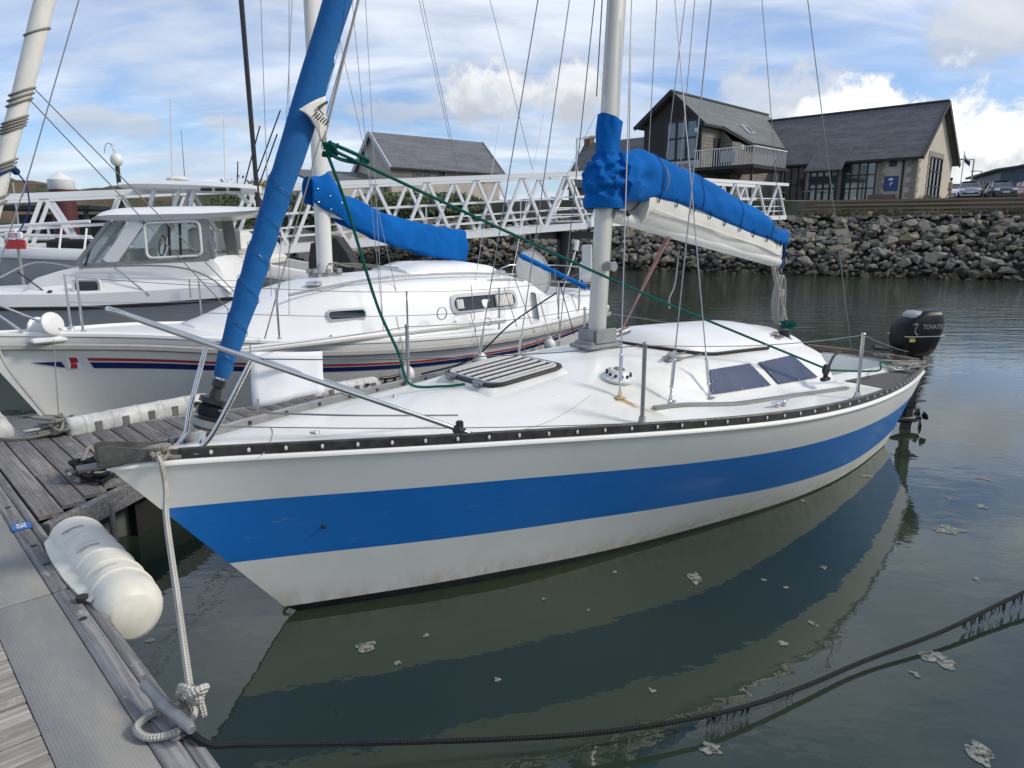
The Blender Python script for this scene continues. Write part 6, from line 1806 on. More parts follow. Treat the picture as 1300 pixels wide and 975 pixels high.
def side2(s, z): return -(interp(s, [2.5, 3.0, 3.6, 4.6, 5.6, 6.35], [.62, .84, .98, 1.05, 1.04, .98]) - .24 * (z - interp(s, [2.5, 3.0, 3.6, 4.6, 5.6], [.95, .90, .86, .82, .80]))) - .012
def port2(sa, sb, za, zb, name='portlight'):
    zmid = (za + zb) / 2; mb = MB(); r = (zb - za) / 2
    out_ = rrect((sb - sa) / 2, r, r * .92, 5); c = (sa + sb) / 2
    def P_(x, z, o): return (c + x, side2(c + x, z + zmid) - o, zmid + z)
    n = len(out_); big = [P_(x * 1.10 if abs(x) > 0 else x, z * 1.5, .0) for x, z in out_]; sm = [P_(x, z, .012) for x, z in out_]
    mb.grid([big, sm], closed=True); fr_ = obj('window_frame', mb, 'trim_grey', y2)
    mb = MB(); mb.add([P_(x, z, .008) for x, z in out_], [tuple(range(n))]); obj('window_glass', mb, 'dark_glass', fr_, smooth=False)
    return fr_, P_
port2(3.28, 3.72, 1.07, 1.16)
wf, P_ = port2(5.05, 6.2, 1.04, 1.22)
mb = MB()
for i in range(9): mb.tube([P_(.20 + i * .038, -.075, .010), P_(.20 + i * .038, .075, .010)], .022, 6)
obj('curtain', mb, 'sail_white', wf); mb = MB()
for i in range(3): mb.tube([P_(-.52 + i * .038, -.06, .010), P_(-.52 + i * .038, .06, .010)], .022, 6)
obj('curtain', mb, 'sail_white', wf)
# cockpit coaming, stern seat, wheel with its cover
for sd in (-1, 1):
    mb = MB(); rows = []
    for i in range(14):
        s = 6.6 + (8.45 - 6.6) * i / 13; y = lerp(.92, .66, i / 13); zt = lerp(1.20, 1.12, sstep(s, 6.6, 7.0))
        rows.append([(s, sd * (y + .13), z2(s) + .02), (s, sd * (y + .04), zt - .02), (s, sd * y, zt), (s, sd * (y - .12), zt), (s, sd * (y - .15), .5)])
    mb.grid(rows, flip=(sd > 0)); obj('cockpit_coaming', mb, 'deck_white2', y2)
mb = MB(); mb.box((8.35, 0, .95), (.2, 1.5, .34), bev=.03); obj('stern_seat', mb, 'deck_white2', y2)
wz = B2.on_y(700, 345, 0); 
mb = MB(); mb.lathe([(.0, -.02), (.36, -.02), (.385, 0), (.36, .02), (.0, .02)], (7.55, .05, 1.40), 28, 0, Matrix.Rotation(R(78), 4, 'Y')); wh = obj('wheel_cover', mb, 'sail_white', y2, 'white covered steering wheel')
mb = MB(); mb.tube([Vector((7.55, .05, 1.40)) + Matrix.Rotation(R(78), 3, 'Y') @ Vector((.385 * math.cos(2 * PI * k / 28), .385 * math.sin(2 * PI * k / 28), 0)) for k in range(28)], .016, 6, closed=True); obj('wheel_rim', mb, 'grey_plastic', wh)
mb = MB(); mb.box((7.70, .05, .95), (.22, .26, .75), bev=.05); obj('wheel_pedestal', mb, 'deck_white2', y2)
# pushpit, life raft box, stern lamp
def tube2(name, pts, r=.0125, mat='stainless', k=4, n=7):
    mb = MB(); mb.tube(smooth_path(pts, k) if len(pts) > 2 else pts, r, n); return obj(name, mb, mat, y2)
tube2('pushpit', [(7.6, -.92, .85), (7.65, -.92, 1.45), (8.1, -.84, 1.48), (8.5, -.72, 1.48), (8.55, 0, 1.48), (8.5, .72, 1.48), (7.65, .92, 1.45), (7.6, .92, .85)])
for y in (-.74, .74): tube2('pushpit', [(8.45, y, .85), (8.48, y, 1.47)])
tube2('pushpit', [(7.63, -.92, 1.18), (8.48, -.73, 1.2), (8.52, .73, 1.2)], k=3)
mb = MB(); mb.box((8.25, -.55, 1.44), (.30, .22, .36), Matrix.Rotation(R(8), 4, 'Z'), bev=.06); lb = obj('outboard_cover', mb, 'white_plastic', y2)
mb = MB(); mb.box((8.22, -.67, 1.48), (.05, .02, .06), bev=.008); mb.box((8.22, -.67, 1.38), (.09, .02, .03), bev=.008); obj('catch', mb, 'rubber', lb)
mb = MB(); mb.tube([(8.35, .1, 1.1), (8.72, .15, 1.75)], .012, 6); mb.tube([(8.72, .15, 1.75), (8.75, .15, 1.93)], .04, 10); obj('stern_lamp', mb, 'white_plastic', y2)
a, b = B2.on_y(660, 324, -.75), B2.on_y(742, 364, -.95)
mb = MB(); pts = [a.lerp(b, i / 16) for i in range(17)]; mb.tube(pts, [.030 + .014 * abs(math.sin(i * 1.3)) for i in range(17)], 9); mb.tube([b, b + (b - a).normalized() * .22], .012, 6); obj('furled_flag', mb, 'canvas_blue', y2, 'rolled blue ensign on its staff')
# stanchions and guard wires
tops = []
for s in (.9, 2.55, 4.05, 5.5, 6.85):
    for sd in (-1, 1):
        y = sd * (b2(s) - .07); mb = MB(); mb.tube([(s, y, z2(s)), (s, y, z2(s) + .60)], .0125, 8); mb.lathe([(.035, 0), (.03, .01), (.02, .05)], (s, y, z2(s) + .02), 10); obj('stanchion', mb, 'stainless', y2)
    tops.append((s, b2(s) - .07, z2(s) + .59))
for hh in (0, .28):
    for sd in (-1, 1):
        pts = []
        for i in range(len(tops) - 1): pts += sag((tops[i][0], sd * tops[i][1], tops[i][2] - hh), (tops[i + 1][0], sd * tops[i + 1][1], tops[i + 1][2] - hh), .012, 6)[(1 if i else 0):]
        pts.append((7.64, sd * .92, 1.44 - hh)); mb = MB(); mb.tube(pts, .0038, 5); obj('guard_wire', mb, 'wire', y2)
# pulpit, anchor spool and bow gear
for sd in (-1, 1):
    tube2('pulpit', [(-.28, 0, 1.74), (-.22, sd * .10, 1.73), (.20, sd * .15, 1.43), (.72, sd * .22, 1.12)])
    tube2('pulpit', [(-.10, sd * .11, 1.64), (.42, sd * .12, 1.12)])
mb = MB(); c = B2.on_y(58, 414, -.12); mb.lathe([(.10, -.12), (.115, -.11), (.115, -.09), (.085, -.085), (.082, .08), (.115, .09), (.115, .11), (.10, .12), (.03, .12)], c, 20, 0, Matrix.Rotation(R(72), 4, 'X') @ Matrix.Rotation(R(25), 4, 'Y')); obj('anchor_spool', mb, 'white_plastic', y2, 'white reel on the bow')
mb = MB(); mb.box((c.x, -.1, c.z - .13), (.3, .3, .06), bev=.02); obj('bow_pad', mb, 'deck_white2', y2)
# mast, furled genoa
def m2x(z): return 3.74 + (z - 1.5) * .006
mb = MB(); rows = []
for z in (1.5, 2.5, 4, 6, 10.2): rows.append([(m2x(z) + .105 * math.cos(2 * PI * k / 18), .072 * math.sin(2 * PI * k / 18), z) for k in range(18)])
mb.grid(rows, closed=True); obj('mast', mb, 'mast_white', y2)
mb = MB(); mb.box((3.74, 0, 1.53), (.34, .26, .06), bev=.01)
for a_ in range(7): mb.box((3.74 + .2 * math.cos(a_ * .9), .17 * math.sin(a_ * .9), 1.58), (.07, .04, .06), bev=.01)
obj('mast_step', mb, 'dull_metal', y2)
for i in range(6):
    a = Vector((3.76 + .12 * math.cos(i * 1.05), .12 * math.sin(i * 1.05), 1.58)); mb = MB(); mb.tube(smooth_path([a, a + Vector((.05, -.05 * i + .1, .10)), a + Vector((.3 + .08 * i, -.12 * i + .2, .03))], 4), .007, 5); obj('halyard_tail', mb, 'rope_grey', y2)
def g2(z): return Vector((-.02 + (z - 1.2) * .335, 0, z))
mb = MB(); rows = []
for i in range(100):
    z = 1.45 + 6.0 * i / 99; rr_ = interp(z, [1.45, 1.6, 2.2, 4.0, 7], [.035, .055, .070, .085, .06])
    rows.append([g2(z) + Vector((rr_ * (1 + .10 * ((k / 14 + z * .8) % 1)) * math.cos(2 * PI * k / 14), rr_ * (1 + .10 * ((k / 14 + z * .8) % 1)) * math.sin(2 * PI * k / 14), 0)) for k in range(14)])
mb.grid(rows, closed=True); ge = obj('furled_genoa', mb, 'sail_white', y2, 'rolled white headsail lashed with line')
mb = MB()
for zc, n_, dz in ((3.25, 3, .05), (3.0, 4, .03), (2.62, 3, .035), (2.3, 2, .06), (3.9, 1, .1)):
    for j in range(n_): mb = MB(); mb.tube([g2(zc + j * dz + .05 * math.cos(2 * PI * k / 14)) + Vector((.094 * math.cos(2 * PI * k / 14), .094 * math.sin(2 * PI * k / 14), 0)) for k in range(14)], .010, 6, closed=True); obj('lashing', mb, 'rope_grey', ge)
mb = MB(); q0 = g2(2.62) + Vector((.10, -.04, 0)); mb.sphere(q0, .035, 8, 6); mb.tube(smooth_path([q0, q0 + Vector((.06, -.02, -.12)), q0 + Vector((.06, -.03, -.34)), q0 + Vector((-.04, -.02, -.55))], 5), .007, 6); mb.tube([g2(2.60 + .06 * math.cos(2 * PI * k / 14)) + Vector((.094 * math.cos(2 * PI * k / 14), .094 * math.sin(2 * PI * k / 14), 0)) for k in range(14)], .012, 6, closed=True); obj('blue_lashing', mb, 'rope_blue', ge)
# wires of this yacht, placed in its own planes
def w2(pb, pt, yb, yt=None, r=.0042, name='stay', mat='wire', ext=1.35):
    a = B2.on_y(*pb, yb); b = B2.on_y(*pt, yt if yt is not None else yb); mb = MB(); mb.tube([a, a + (b - a) * ext], r, 5); return obj(name, mb, mat, y2)
w2((28, 250), (100, 0), -.3, -.1, .006); w2((290, 393), (24, 112), -.9, 0, .006, 'sheet', 'rope_grey', 1.0); w2((310, 383), (36, 105), -.8, 0, .006, 'sheet', 'rope_grey', 1.0)
w2((0, 332), (30, 240), -.2, -.1, .006)
w2((345, 395), (331, 0), -.3, -.1); w2((352, 390), (371, 0), -.9, -.3); w2((367, 400), (367, 0), -.95, -.7)
w2((336, 430), (455, 0), -1.15, -.2, .0075, 'shroud', 'rope_grey'); w2((485, 398), (447, 0), -.95, -.6); w2((512, 410), (420, 0), -.95, -.1); w2((487, 425), (464, 0), -1.2, -.3)
w2((632, 440), (677, 213), -1.2, -.2); w2((676, 215), (622, 0), .2, 0); w2((580, 220), (532, 0), .6, 0); w2((582, 218), (536, 0), .6, 0); w2((600, 380), (625, 215), -.9, -.5)
w2((668, 330), (735, 190), -.6, -.2)
for s_ in (.8,): pass
mb = MB(); mb.tube([(m2x(3.6), -.06, 1.6), (m2x(6) - .12, -.03, 6)], .006, 5); obj('halyard', mb, 'rope_grey', y2)
# boom with its cover, and the pole on the rail
def bz2(s): return lerp(2.35, 1.86, (s - 3.75) / 2.35)
mb = MB(); mb.tube([(3.82, 0, bz2(3.82) - .03), (6.02, 0, bz2(6.02) + .02)], .05, 10); bm2_ = obj('boom', mb, 'mast_white', y2)
mb = MB(); rows = []
def edge2(pp):
    q_ = [B2.on_y(x, y, -.05) for x, y in pp]; return [q.x for q in q_], [q.z for q in q_]
TE, LE = edge2([(398, 224), (415, 217), (430, 243), (480, 266), (520, 280), (560, 288), (592, 292)]), edge2([(398, 258), (415, 268), (440, 286), (500, 312), (540, 324), (566, 330), (592, 332)])
tz = lambda s: interp(s, *TE)
lz_ = lambda s: interp(s, *LE)
for i in range(70):
    s = 3.56 + (6.05 - 3.56) * i / 69; t_, l_ = tz(s), lz_(s); hw = interp(s, [3.55, 3.8, 4.3, 6.05], [.14, .15, .12, .075]); row = []
    for k in range(21):
        a = R(-50) + R(280) * k / 20; wr = .020 * mn.noise(Vector((s * 5, a * 1.4, 9))) + .008 * mn.noise(Vector((s * 14, a * 3, 2)))
        row.append((s + wr, (hw + wr * 1.3) * math.copysign(abs(math.cos(a)) ** .8, math.cos(a)), lerp(l_, t_, .5) + (t_ - l_) / 2 * max(math.sin(a) / (1 if math.sin(a) > 0 else math.sin(R(50))), -1) + wr))
    rows.append(row)
mb.grid(rows, flip=True); o = len(mb.v); mb.v.append((6.05, 0, 1.95))
for k in range(20): mb.f.append((o - 21 + k + 1, o - 21 + k, o)); mb.m.append(0)
cv = obj('sail_cover', mb, 'canvas_blue', y2, 'blue boom cover sagging aft from the mast', angle=70); md = cv.modifiers.new('thick', 'SOLIDIFY'); md.thickness = .006; md.offset = 1
mb = MB()
for k in range(5): mb.sphere((3.62 + .16 * (k // 2), -.155, 2.58 - .12 * (k % 2) - .04 * k), .010, 6, 5)
obj('cover_eyelet', mb, 'stainless', cv)
a, b = B2.on_y(300, 446, -1.28), B2.on_y(640, 406, -1.34)
mb = MB(); mb.tube([a.lerp(b, i / 10) + Vector((0, .04 * math.sin(PI * i / 10) * -1, 0)) for i in range(11)], .045, 12); po = obj('stowed_pole', mb, 'mast_white', y2, 'fat pale pole lashed along the rail')
mb = MB()
for t in (.30, .78, .93): c = a.lerp(b, t); mb.tube([c + Vector((-.03, .05 * math.cos(2 * PI * k / 10), .05 * math.sin(2 * PI * k / 10))) for k in range(10)], .008, 5, closed=True)
obj('pole_lashing', mb, 'rope_grey', po)
for (s, y) in ((3.35, -.42), (6.3, -.5)):
    mb = MB(); zc = 1.44 if s < 5 else 1.47; mb.lathe([(.10, 0), (.095, .03), (.07, .045), (0, .05)], (s, y, zc), 16); obj('deck_vent', mb, 'stainless', y2)
tube2('hand_rail', [(2.9, -.66, 1.36), (4.0, -.74, 1.50), (5.2, -.76, 1.52), (6.4, -.72, 1.46)], .016, 'rail_grey')
tube2('hand_rail', [(5.2, -.84, 1.36), (5.9, -.83, 1.40), (6.5, -.80, 1.38)], .02, 'rail_grey')
def fender_ball(s, z, r=.10):
    mb = MB(); y = -(b2(s) + .10); mb.sphere((s, y, z), r, 12, 8, sc=(1, 1, 1.15)); mb.tube([(s, y, z + r * 1.1), (s, y, z + r * 1.45)], .03, 8); f_ = obj('fender', mb, 'white_plastic', y2)
    mb = MB(); mb.tube([(s, y, z + r * 1.4), (s, -(b2(s) - .07), z2(s) + .3)], .006, 5); obj('fender_line', mb, 'rope_thin', f_)
fender_ball(3.9, .42); fender_ball(5.0, .46); fender_ball(6.4, .50, .085)
w2((712, 430), (704, 340), -1.45, -1.2, .006, 'lashing_line', 'rope_grey', 1); w2((690, 452), (652, 350), -1.5, -1.1, .006, 'lashing_line', 'rope_grey', 1); w2((668, 450), (640, 365), -1.5, -1.1, .006, 'lashing_line', 'rope_grey', 1); w2((606, 440), (598, 362), -1.45, -1.1, .005, 'lashing_line', 'rope_grey', 1); w2((729, 425), (712, 365), -1.4, -1.1, .007, 'lashing_line', 'rope_black', 1)
mb = MB(); mb.lathe([(.075, -.01), (.085, 0), (.075, .01)], B2.on_y(561, 398, -1.2), 16, 0, Matrix.Rotation(PI / 2, 4, 'X'), caps=False); obj('rail_block', mb, 'dull_metal', y2)

# ------------------------------------------------------------------ pilothouse motor boat
F3p = at_y(150, 390, 11.6); B3 = Frame(F3p.x, F3p.y, R(8))
b3 = thing('motor_boat', 'white pilothouse motor boat with dark windows and grey hull', 'motor boat', B3.o, B3.ang)
def q3(px, py, y=0.0): return B3.on_y(px, py, y)
SH = [(-120, 394), (-60, 393), (0, 392), (100, 391), (200, 386), (292, 379), (300, 378)]
W3 = 2.3
def bow_in(x): return .95 * (1 - sstep(x, -4.3, -1.4)) ** 1.5          # inward curve of the near side toward the bow
xs3 = [q3(-210, 394).x + (q3(296, 379).x - q3(-210, 394).x) * i / 30 for i in range(31)]
zs3 = lambda x: interp(x, [q3(*p).x for p in SH], [q3(*p).z for p in SH])
mb = MB(); rows = []
for x in xs3:
    yi = bow_in(x); z = zs3(x); rows.append([(x, yi + .32, -.3), (x, yi + .18, .15), (x, yi + .06, z * .6), (x, yi, z), (x, W3 - yi, z), (x, W3 - yi - .06, z * .6), (x, W3 - yi - .2, .15), (x, W3 - yi - .32, -.3)])
mb.grid(rows, flip=True); mb.f.append(tuple(range(len(mb.v) - 8, len(mb.v)))); mb.m.append(0); mb.f.append(tuple(range(8))[::-1]); mb.m.append(0)
obj('hull', mb, 'grey_hull', b3, angle=50)
mb = MB(); mb.tube([(x, bow_in(x) - .02, zs3(x) + .0) for x in xs3], .028, 6); obj('rubbing_strake', mb, 'rubber', b3)
# white topsides and foredeck trunk
top3 = [(-210, 380), (-100, 374), (18, 370), (28, 356), (60, 346), (92, 338), (180, 334), (268, 328), (276, 345), (292, 372)]
mb = MB(); rows = []
for x in [q3(-205, 380).x + (q3(291, 372).x - q3(-205, 380).x) * i / 60 for i in range(61)]:
    yi = bow_in(x); zt = interp(x, [q3(*p).x for p in top3], [q3(*p).z for p in top3]); z0 = zs3(x); zm = min(zt, z0 + .22)
    rows.append([(x, yi + .01, z0), (x, yi + .03, zm), (x, yi + .22, lerp(zm, zt, .35) if zt > zm + .05 else zm + .01), (x, yi + .27, zt - .02), (x, yi + .34, zt), (x, W3 / 2, zt + .02), (x, W3 - yi - .34, zt), (x, W3 - yi - .27, zt - .02), (x, W3 - yi - .03, zm), (x, W3 - yi - .01, z0)])
mb.grid(rows, flip=True); mb.f.append(tuple(range(len(mb.v) - 10, len(mb.v)))); mb.m.append(0); obj('topsides', mb, 'deck_white2', b3, angle=35)
mb = MB(); o3 = rrect(.175, .075, .04); c = q3(111, 363, .12); P3 = lambda x, z, o: (c.x + x, .10 - o + .0 * x, c.z + z)
mb.grid([[P3(x * 1.28, z * 1.5, 0) for x, z in o3], [P3(x * 1.22, z * 1.42, .03) for x, z in o3], [P3(x, z, .022) for x, z in o3]], closed=True); pr = obj('portlight', mb, 'white_plastic', b3)
mb = MB(); mb.add([P3(x, z, .02) for x, z in o3], [tuple(range(len(o3)))]); obj('window_glass', mb, 'dark_glass', pr, smooth=False)
# wheelhouse: glass box, pillars, framed window and roof
YW = .30
def qw(px, py, y=YW): return B3.on_y(px, py, y)
A_, Bq, Cq, Dq = qw(97, 336), qw(139, 281), qw(258, 279), qw(266, 330)
mb = MB(); far = W3 - YW
mb.add([A_, Dq, Cq, Bq], [(0, 1, 2, 3)]); mb.add([(A_.x, far, A_.z), (Dq.x, far, Dq.z), (Cq.x, far, Cq.z), (Bq.x, far, Bq.z)], [(3, 2, 1, 0)])
mb.add([(A_.x, YW, A_.z), (Bq.x, YW + .1, Bq.z), (Bq.x, far - .1, Bq.z), (A_.x, far, A_.z)], [(0, 1, 2, 3)])
M['cabin_glass'] = (lambda: (lambda mkb: (mkb[1].put(mkb[2].inputs['Base Color'], (.80, .87, .86, 1)), mkb[2].inputs.__getitem__('Transmission Weight').__setattr__('default_value', .86), mkb[2].inputs['Roughness'].__setattr__('default_value', .03), mkb[2].inputs['IOR'].__setattr__('default_value', 1.05), mkb[0])[-1])(material('tinted_cabin_glass')))()
obj('wheelhouse_glass', mb, 'cabin_glass', b3, smooth=False)
def pil2(name, pa, pb, w_, mat):
    for yy in (YW, far):
        a, b = qw(*pa), qw(*pb); mb = MB(); mb.bar((a.x, yy, a.z), (b.x, yy, b.z), .05, w_, up=(1, 0, .3)); obj(name, mb, mat, b3, smooth=False)
pil2('windscreen_pillar', (138, 334), (176, 281), .20, 'deck_white2')
pil2('window_pillar', (97, 336), (139, 281), .06, 'dull_metal'); pil2('window_pillar', (263, 330), (254, 279), .16, 'dull_metal'); pil2('window_pillar', (272, 328), (262, 279), .05, 'dull_metal')
for t in (.38, .66): mb = MB(); mb.bar((A_.x, lerp(YW, far, t), A_.z), (Bq.x, lerp(YW + .1, far - .1, t), Bq.z), .05, .05); obj('window_pillar', mb, 'dull_metal', b3, smooth=False)
mb = MB(); mb.bar(A_ + Vector((0, -.01, 0)), Dq + Vector((0, -.01, 0)), .05, .05); obj('window_sill', mb, 'dull_metal', b3, smooth=False)
ca = [qw(184, 284), qw(254, 281), qw(257, 324), qw(187, 328)]; cc = (ca[0] + ca[1] + ca[2] + ca[3]) / 4
hw_, hh_ = (ca[1] - ca[0]).length / 2, (ca[0] - ca[3]).length / 2
mb = MB(); mb.tube([(cc.x + x, YW - .035, cc.z + z + (x / hw_) * .02) for x, z in rrect(hw_, hh_, .09)], .022, 8, closed=True); obj('window_frame', mb, 'white_plastic', b3)
mb = MB()
for px in (214, 228): a, b = qw(px, 284), qw(px + 2, 326); mb.bar(a, b, .05, .03, up=(1, 0, 0))
obj('window_slide', mb, 'rubber', b3, smooth=False)
# what is seen inside: seat, wheel, dash
mb = MB(); c = qw(207, 312, 1.1); mb.tube([c + Vector((.03 * math.sin(2 * PI * k / 18), .17 * math.cos(2 * PI * k / 18), .17 * math.sin(2 * PI * k / 18))) for k in range(18)], .018, 6, closed=True); obj('steering_wheel', mb, 'rubber', b3)
mb = MB(); c = qw(170, 325, 1.1); mb.box((c.x, W3 / 2, c.z), (.35, W3 - .8, .25), bev=.05); obj('dashboard', mb, 'grey_plastic', b3)
mb = MB(); c = qw(240, 318, 1.1); mb.box((c.x, W3 / 2, c.z - .05), (.45, 1.2, .14), bev=.05); mb.box((c.x + .22, W3 / 2, c.z + .18), (.12, 1.2, .42), bev=.05); obj('helm_seat', mb, 'grey_plastic', b3)
mb = MB(); rows = []
R3 = [(118, 277), (124, 270), (140, 266), (200, 264.5), (262, 264), (300, 265), (328, 266)]
R3b = [(118, 279), (124, 279), (140, 280), (200, 280), (262, 278), (300, 273), (330, 268)]
for i in range(30):
    x = lerp(qw(118, 277).x, qw(329, 266).x, i / 29); zt = interp(x, [qw(*p).x for p in R3], [qw(*p).z for p in R3]); zb = interp(x, [qw(*p).x for p in R3b], [qw(*p).z for p in R3b])
    rows.append([(x, YW - .05, zb), (x, YW - .1, (zb + zt) / 2 + .0), (x, YW + .02, zt - .02), (x, YW + .2, zt + .02), (x, W3 / 2, zt + .06), (x, far - .2, zt + .02), (x, far - .02, zt - .02), (x, far + .1, (zb + zt) / 2), (x, far + .05, zb)])
mb.grid(rows, closed=True, flip=True); mb.f.append(tuple(range(9))); mb.m.append(0); obj('wheelhouse_roof', mb, 'deck_white2', b3, angle=50)
def line3(name, pts, r, mat, y=.02):
    mb = MB(); mb.tube(smooth_path([q3(px, py, yy) for px, py, yy in pts], 5), r, 6); return obj(name, mb, mat, b3)
line3('side_rail', [(145, 340, .22), (168, 358, .10), (190, 375, .02)], .014, 'stainless'); line3('side_rail', [(100, 340, .22), (180, 337, .2), (230, 340, .16), (265, 352, .08), (294, 374, -.01)], .014, 'dull_metal')
line3('hand_rail', [(0, 352, .4), (45, 333, .4), (95, 339, .3)], .014, 'stainless')
mb = MB(); a, b = qw(108, 338, .25), qw(113, 322, .3); mb.tube([a, b], .018, 6); mb.tube([b, qw(125, 297, .4)], .010, 5); obj('wiper', mb, 'rubber', b3)
mb = MB(); a = q3(63, 398, -.0); mb.tube([q3(63, 398, .1), q3(63, 372, .1)], .02, 6); mb.sphere(q3(64, 372, .1), .05, 8, 6); mb.tube([q3(63, 375, .1), q3(22, 345, .3)], .012, 6); obj('bow_light_post', mb, 'rubber', b3)
mb = MB(); mb.tube([qw(242, 378, -.05), qw(240, 355, -.05)], .014, 6); obj('rail_post', mb, 'stainless', b3)

# ------------------------------------------------------------------ long grey centre console boat with hard top
F4p = at_y(150, 330, 14.2); B4 = Frame(F4p.x, F4p.y, R(3)); b4 = thing('motor_boat', 'long grey hulled open motor boat with white hard top and black outboard engines', 'motor boat', B4.o, B4.ang)
def q4(px, py, y=0.0): return B4.on_y(px, py, y)
T4 = [(-150, 306), (-60, 310), (0, 314), (100, 317), (285, 326), (345, 338), (425, 352)]; L4 = [(-150, 322), (0, 326), (100, 329), (285, 343), (345, 352), (425, 363)]
i4 = lambda x, T: interp(x, [q4(*p).x for p in T], [q4(*p).z for p in T])
W4 = 2.6; x40, x41 = q4(-150, 306).x, q4(420, 352).x; xs4 = [lerp(x40, x41, i / 40) for i in range(41)]
bi4 = lambda x: 1.1 * (1 - sstep(x, x40 - .3, x40 + 3.4)) ** 1.4
mb = MB(); mb.grid([[(x, bi4(x) + .4, -.3), (x, bi4(x) + .2, .2), (x, bi4(x) + .03, i4(x, L4)), (x, W4 - bi4(x) - .03, i4(x, L4)), (x, W4 - bi4(x) - .2, .2), (x, W4 - bi4(x) - .4, -.3)] for x in xs4], flip=True); mb.f.append(tuple(range(len(mb.v) - 6, len(mb.v)))); mb.m.append(0); obj('hull', mb, 'grey_hull', b4, angle=50)
mb = MB(); mb.grid([[(x, bi4(x) - .03, i4(x, L4) - .02), (x, bi4(x) - .05, i4(x, L4) + .05), (x, bi4(x), i4(x, T4)), (x, bi4(x) + .25, i4(x, T4) + .01), (x, bi4(x) + .26, i4(x, T4) - .5), (x, W4 - bi4(x) - .26, i4(x, T4) - .5), (x, W4 - bi4(x) - .25, i4(x, T4)), (x, W4 - bi4(x), i4(x, T4)), (x, W4 - bi4(x) + .03, i4(x, L4))] for x in xs4], flip=True); obj('gunwale', mb, 'deck_white2', b4, angle=40)
mb = MB(); HT = [(150, 232, 238), (165, 229, 238), (190, 228, 239), (240, 229.5, 240), (300, 233, 243), (326, 236, 244)]
rows = []
for px, a, b in HT:
    y0, y1 = .45, W4 - .45; A1, B1 = q4(px, a, y0), q4(px, b, y0); rows.append([(A1.x, y0 - .05, (A1.z + B1.z) / 2), (A1.x, y0, A1.z), (A1.x, W4 / 2, A1.z + .05), (A1.x, y1, A1.z), (A1.x, y1 + .05, (A1.z + B1.z) / 2), (A1.x, y1, B1.z), (A1.x, W4 / 2, B1.z), (A1.x, y0, B1.z)])
mb.grid(rows, closed=True, flip=True); mb.f.append(tuple(range(8))); mb.m.append(0); mb.f.append(tuple(range(len(mb.v) - 1, len(mb.v) - 9, -1))); mb.m.append(0); ht = obj('hard_top', mb, 'deck_white2', b4, angle=50)
mb = MB(); mb.lathe([(.22, 0), (.24, .03), (.15, .08), (0, .09)], q4(226, 229, 1.3) , 14); obj('roof_dome', mb, 'white_plastic', ht)
mb = MB()
for px in (262, 280, 298): a = q4(px, 240, .40); mb.box((a.x, .40, a.z - .01), (.22, .04, .06), bev=.01)
obj('rod_locker', mb, 'rubber', ht)
for yy in (.6, W4 - .6):
    for pa, pb in (((196, 240), (186, 280)), ((228, 240), (214, 285)), ((246, 242), (236, 285)), ((300, 243), (316, 258))):
        mb = MB(); mb.tube([q4(*pa, yy), q4(*pb, yy)], .045, 8); obj('top_frame', mb, 'white_paint', b4)
mb = MB(); c = q4(215, 300, W4 / 2); mb.box((c.x, W4 / 2, c.z - .35), (1.1, 1.0, 1.2), bev=.12); obj('console', mb, 'deck_white2', b4)
mb = MB(); c = q4(296, 306, W4 / 2); mb.box((c.x - .12, W4 / 2, c.z), (.12, 1.3, .50), bev=.05); mb.box((c.x + .1, W4 / 2, c.z - .02), (.36, 1.34, .46), bev=.10); se = obj('seat_back', mb, 'white_plastic', b4)
mb = MB(); c = q4(290, 305, .58); mb.box((c.x, .62, c.z), (.46, .03, .40), bev=.012); obj('seat_panel', mb, 'grey_plastic', se)
mb = MB(); c = q4(300, 325, .7); mb.box((c.x, W4 / 2, c.z - .1), (1.4, 1.6, .22), bev=.06); obj('seat_base', mb, 'sail_white', b4)
for k, (dy, dx) in enumerate(((.75, 0), (1.65, .1))):
    c = q4(424, 330, dy); mb = MB(); rows = []
    prof = [(-.52, -.42, .42), (-.50, .0, .50), (-.44, .34, .52), (-.10, .52, .40), (.12, .50, .34), (.34, .16, .30), (.52, -.30, .22), (.60, -.62, .20), (.30, -.70, .3), (-.3, -.66, .36)]
    for t in range(-4, 5):
        s = t / 4; k_ = math.sqrt(max(1 - s * s * .75, .1)); rows.append([(c.x + dx + x * (.86 + .14 * k_), dy + s * .26, c.z + z * (.80 + .20 * k_)) for x, z, _ in prof])
    mb.grid(rows, closed=True); mb.f.append(tuple(range(10))); mb.m.append(0); mb.f.append(tuple(range(len(mb.v) - 1, len(mb.v) - 11, -1))); mb.m.append(0)
    ob = obj('outboard_cowl', mb, 'rubber', b4, angle=50)
    mb = MB(); mb.box((c.x + dx + .28, dy, c.z - .85), (.3, .2, 1.1), bev=.05); obj('outboard_leg', mb, 'black_plastic', ob)
def pole4(name, pa, pb, y, r, mat='black_plastic', r2=None):
    mb = MB(); mb.tube([q4(*pa, y), q4(*pb, y)], [r, r2 or r], 7); return obj(name, mb, mat, b4)
pole4('outrigger_pole', (331, 300), (303, -40), .5, .045, 'frame_black', .05); pole4('antenna', (220, 262), (216, 125), .9, .018, 'white_plastic', .010); pole4('antenna', (286, 236), (284, 150), 1.2, .014, 'white_plastic', .008); pole4('antenna', (301, 235), (302, 205), 1.0, .012); pole4('antenna', (235, 232), (230, 165), 1.4, .012, 'dull_metal', .006)
for a, b in (((310, 235), (330, 160)), ((322, 232), (356, 140)), ((330, 232), (352, 170)), ((336, 238), (372, 165))): pole4('fishing_rod', a, b, .9, .014)
mb = MB()
for i in range(16): c = q4(322 + i * 1.6, 232 + (i * 7 % 5), .8 + .1 * (i % 3)); mb.sphere(c, .045, 6, 4)
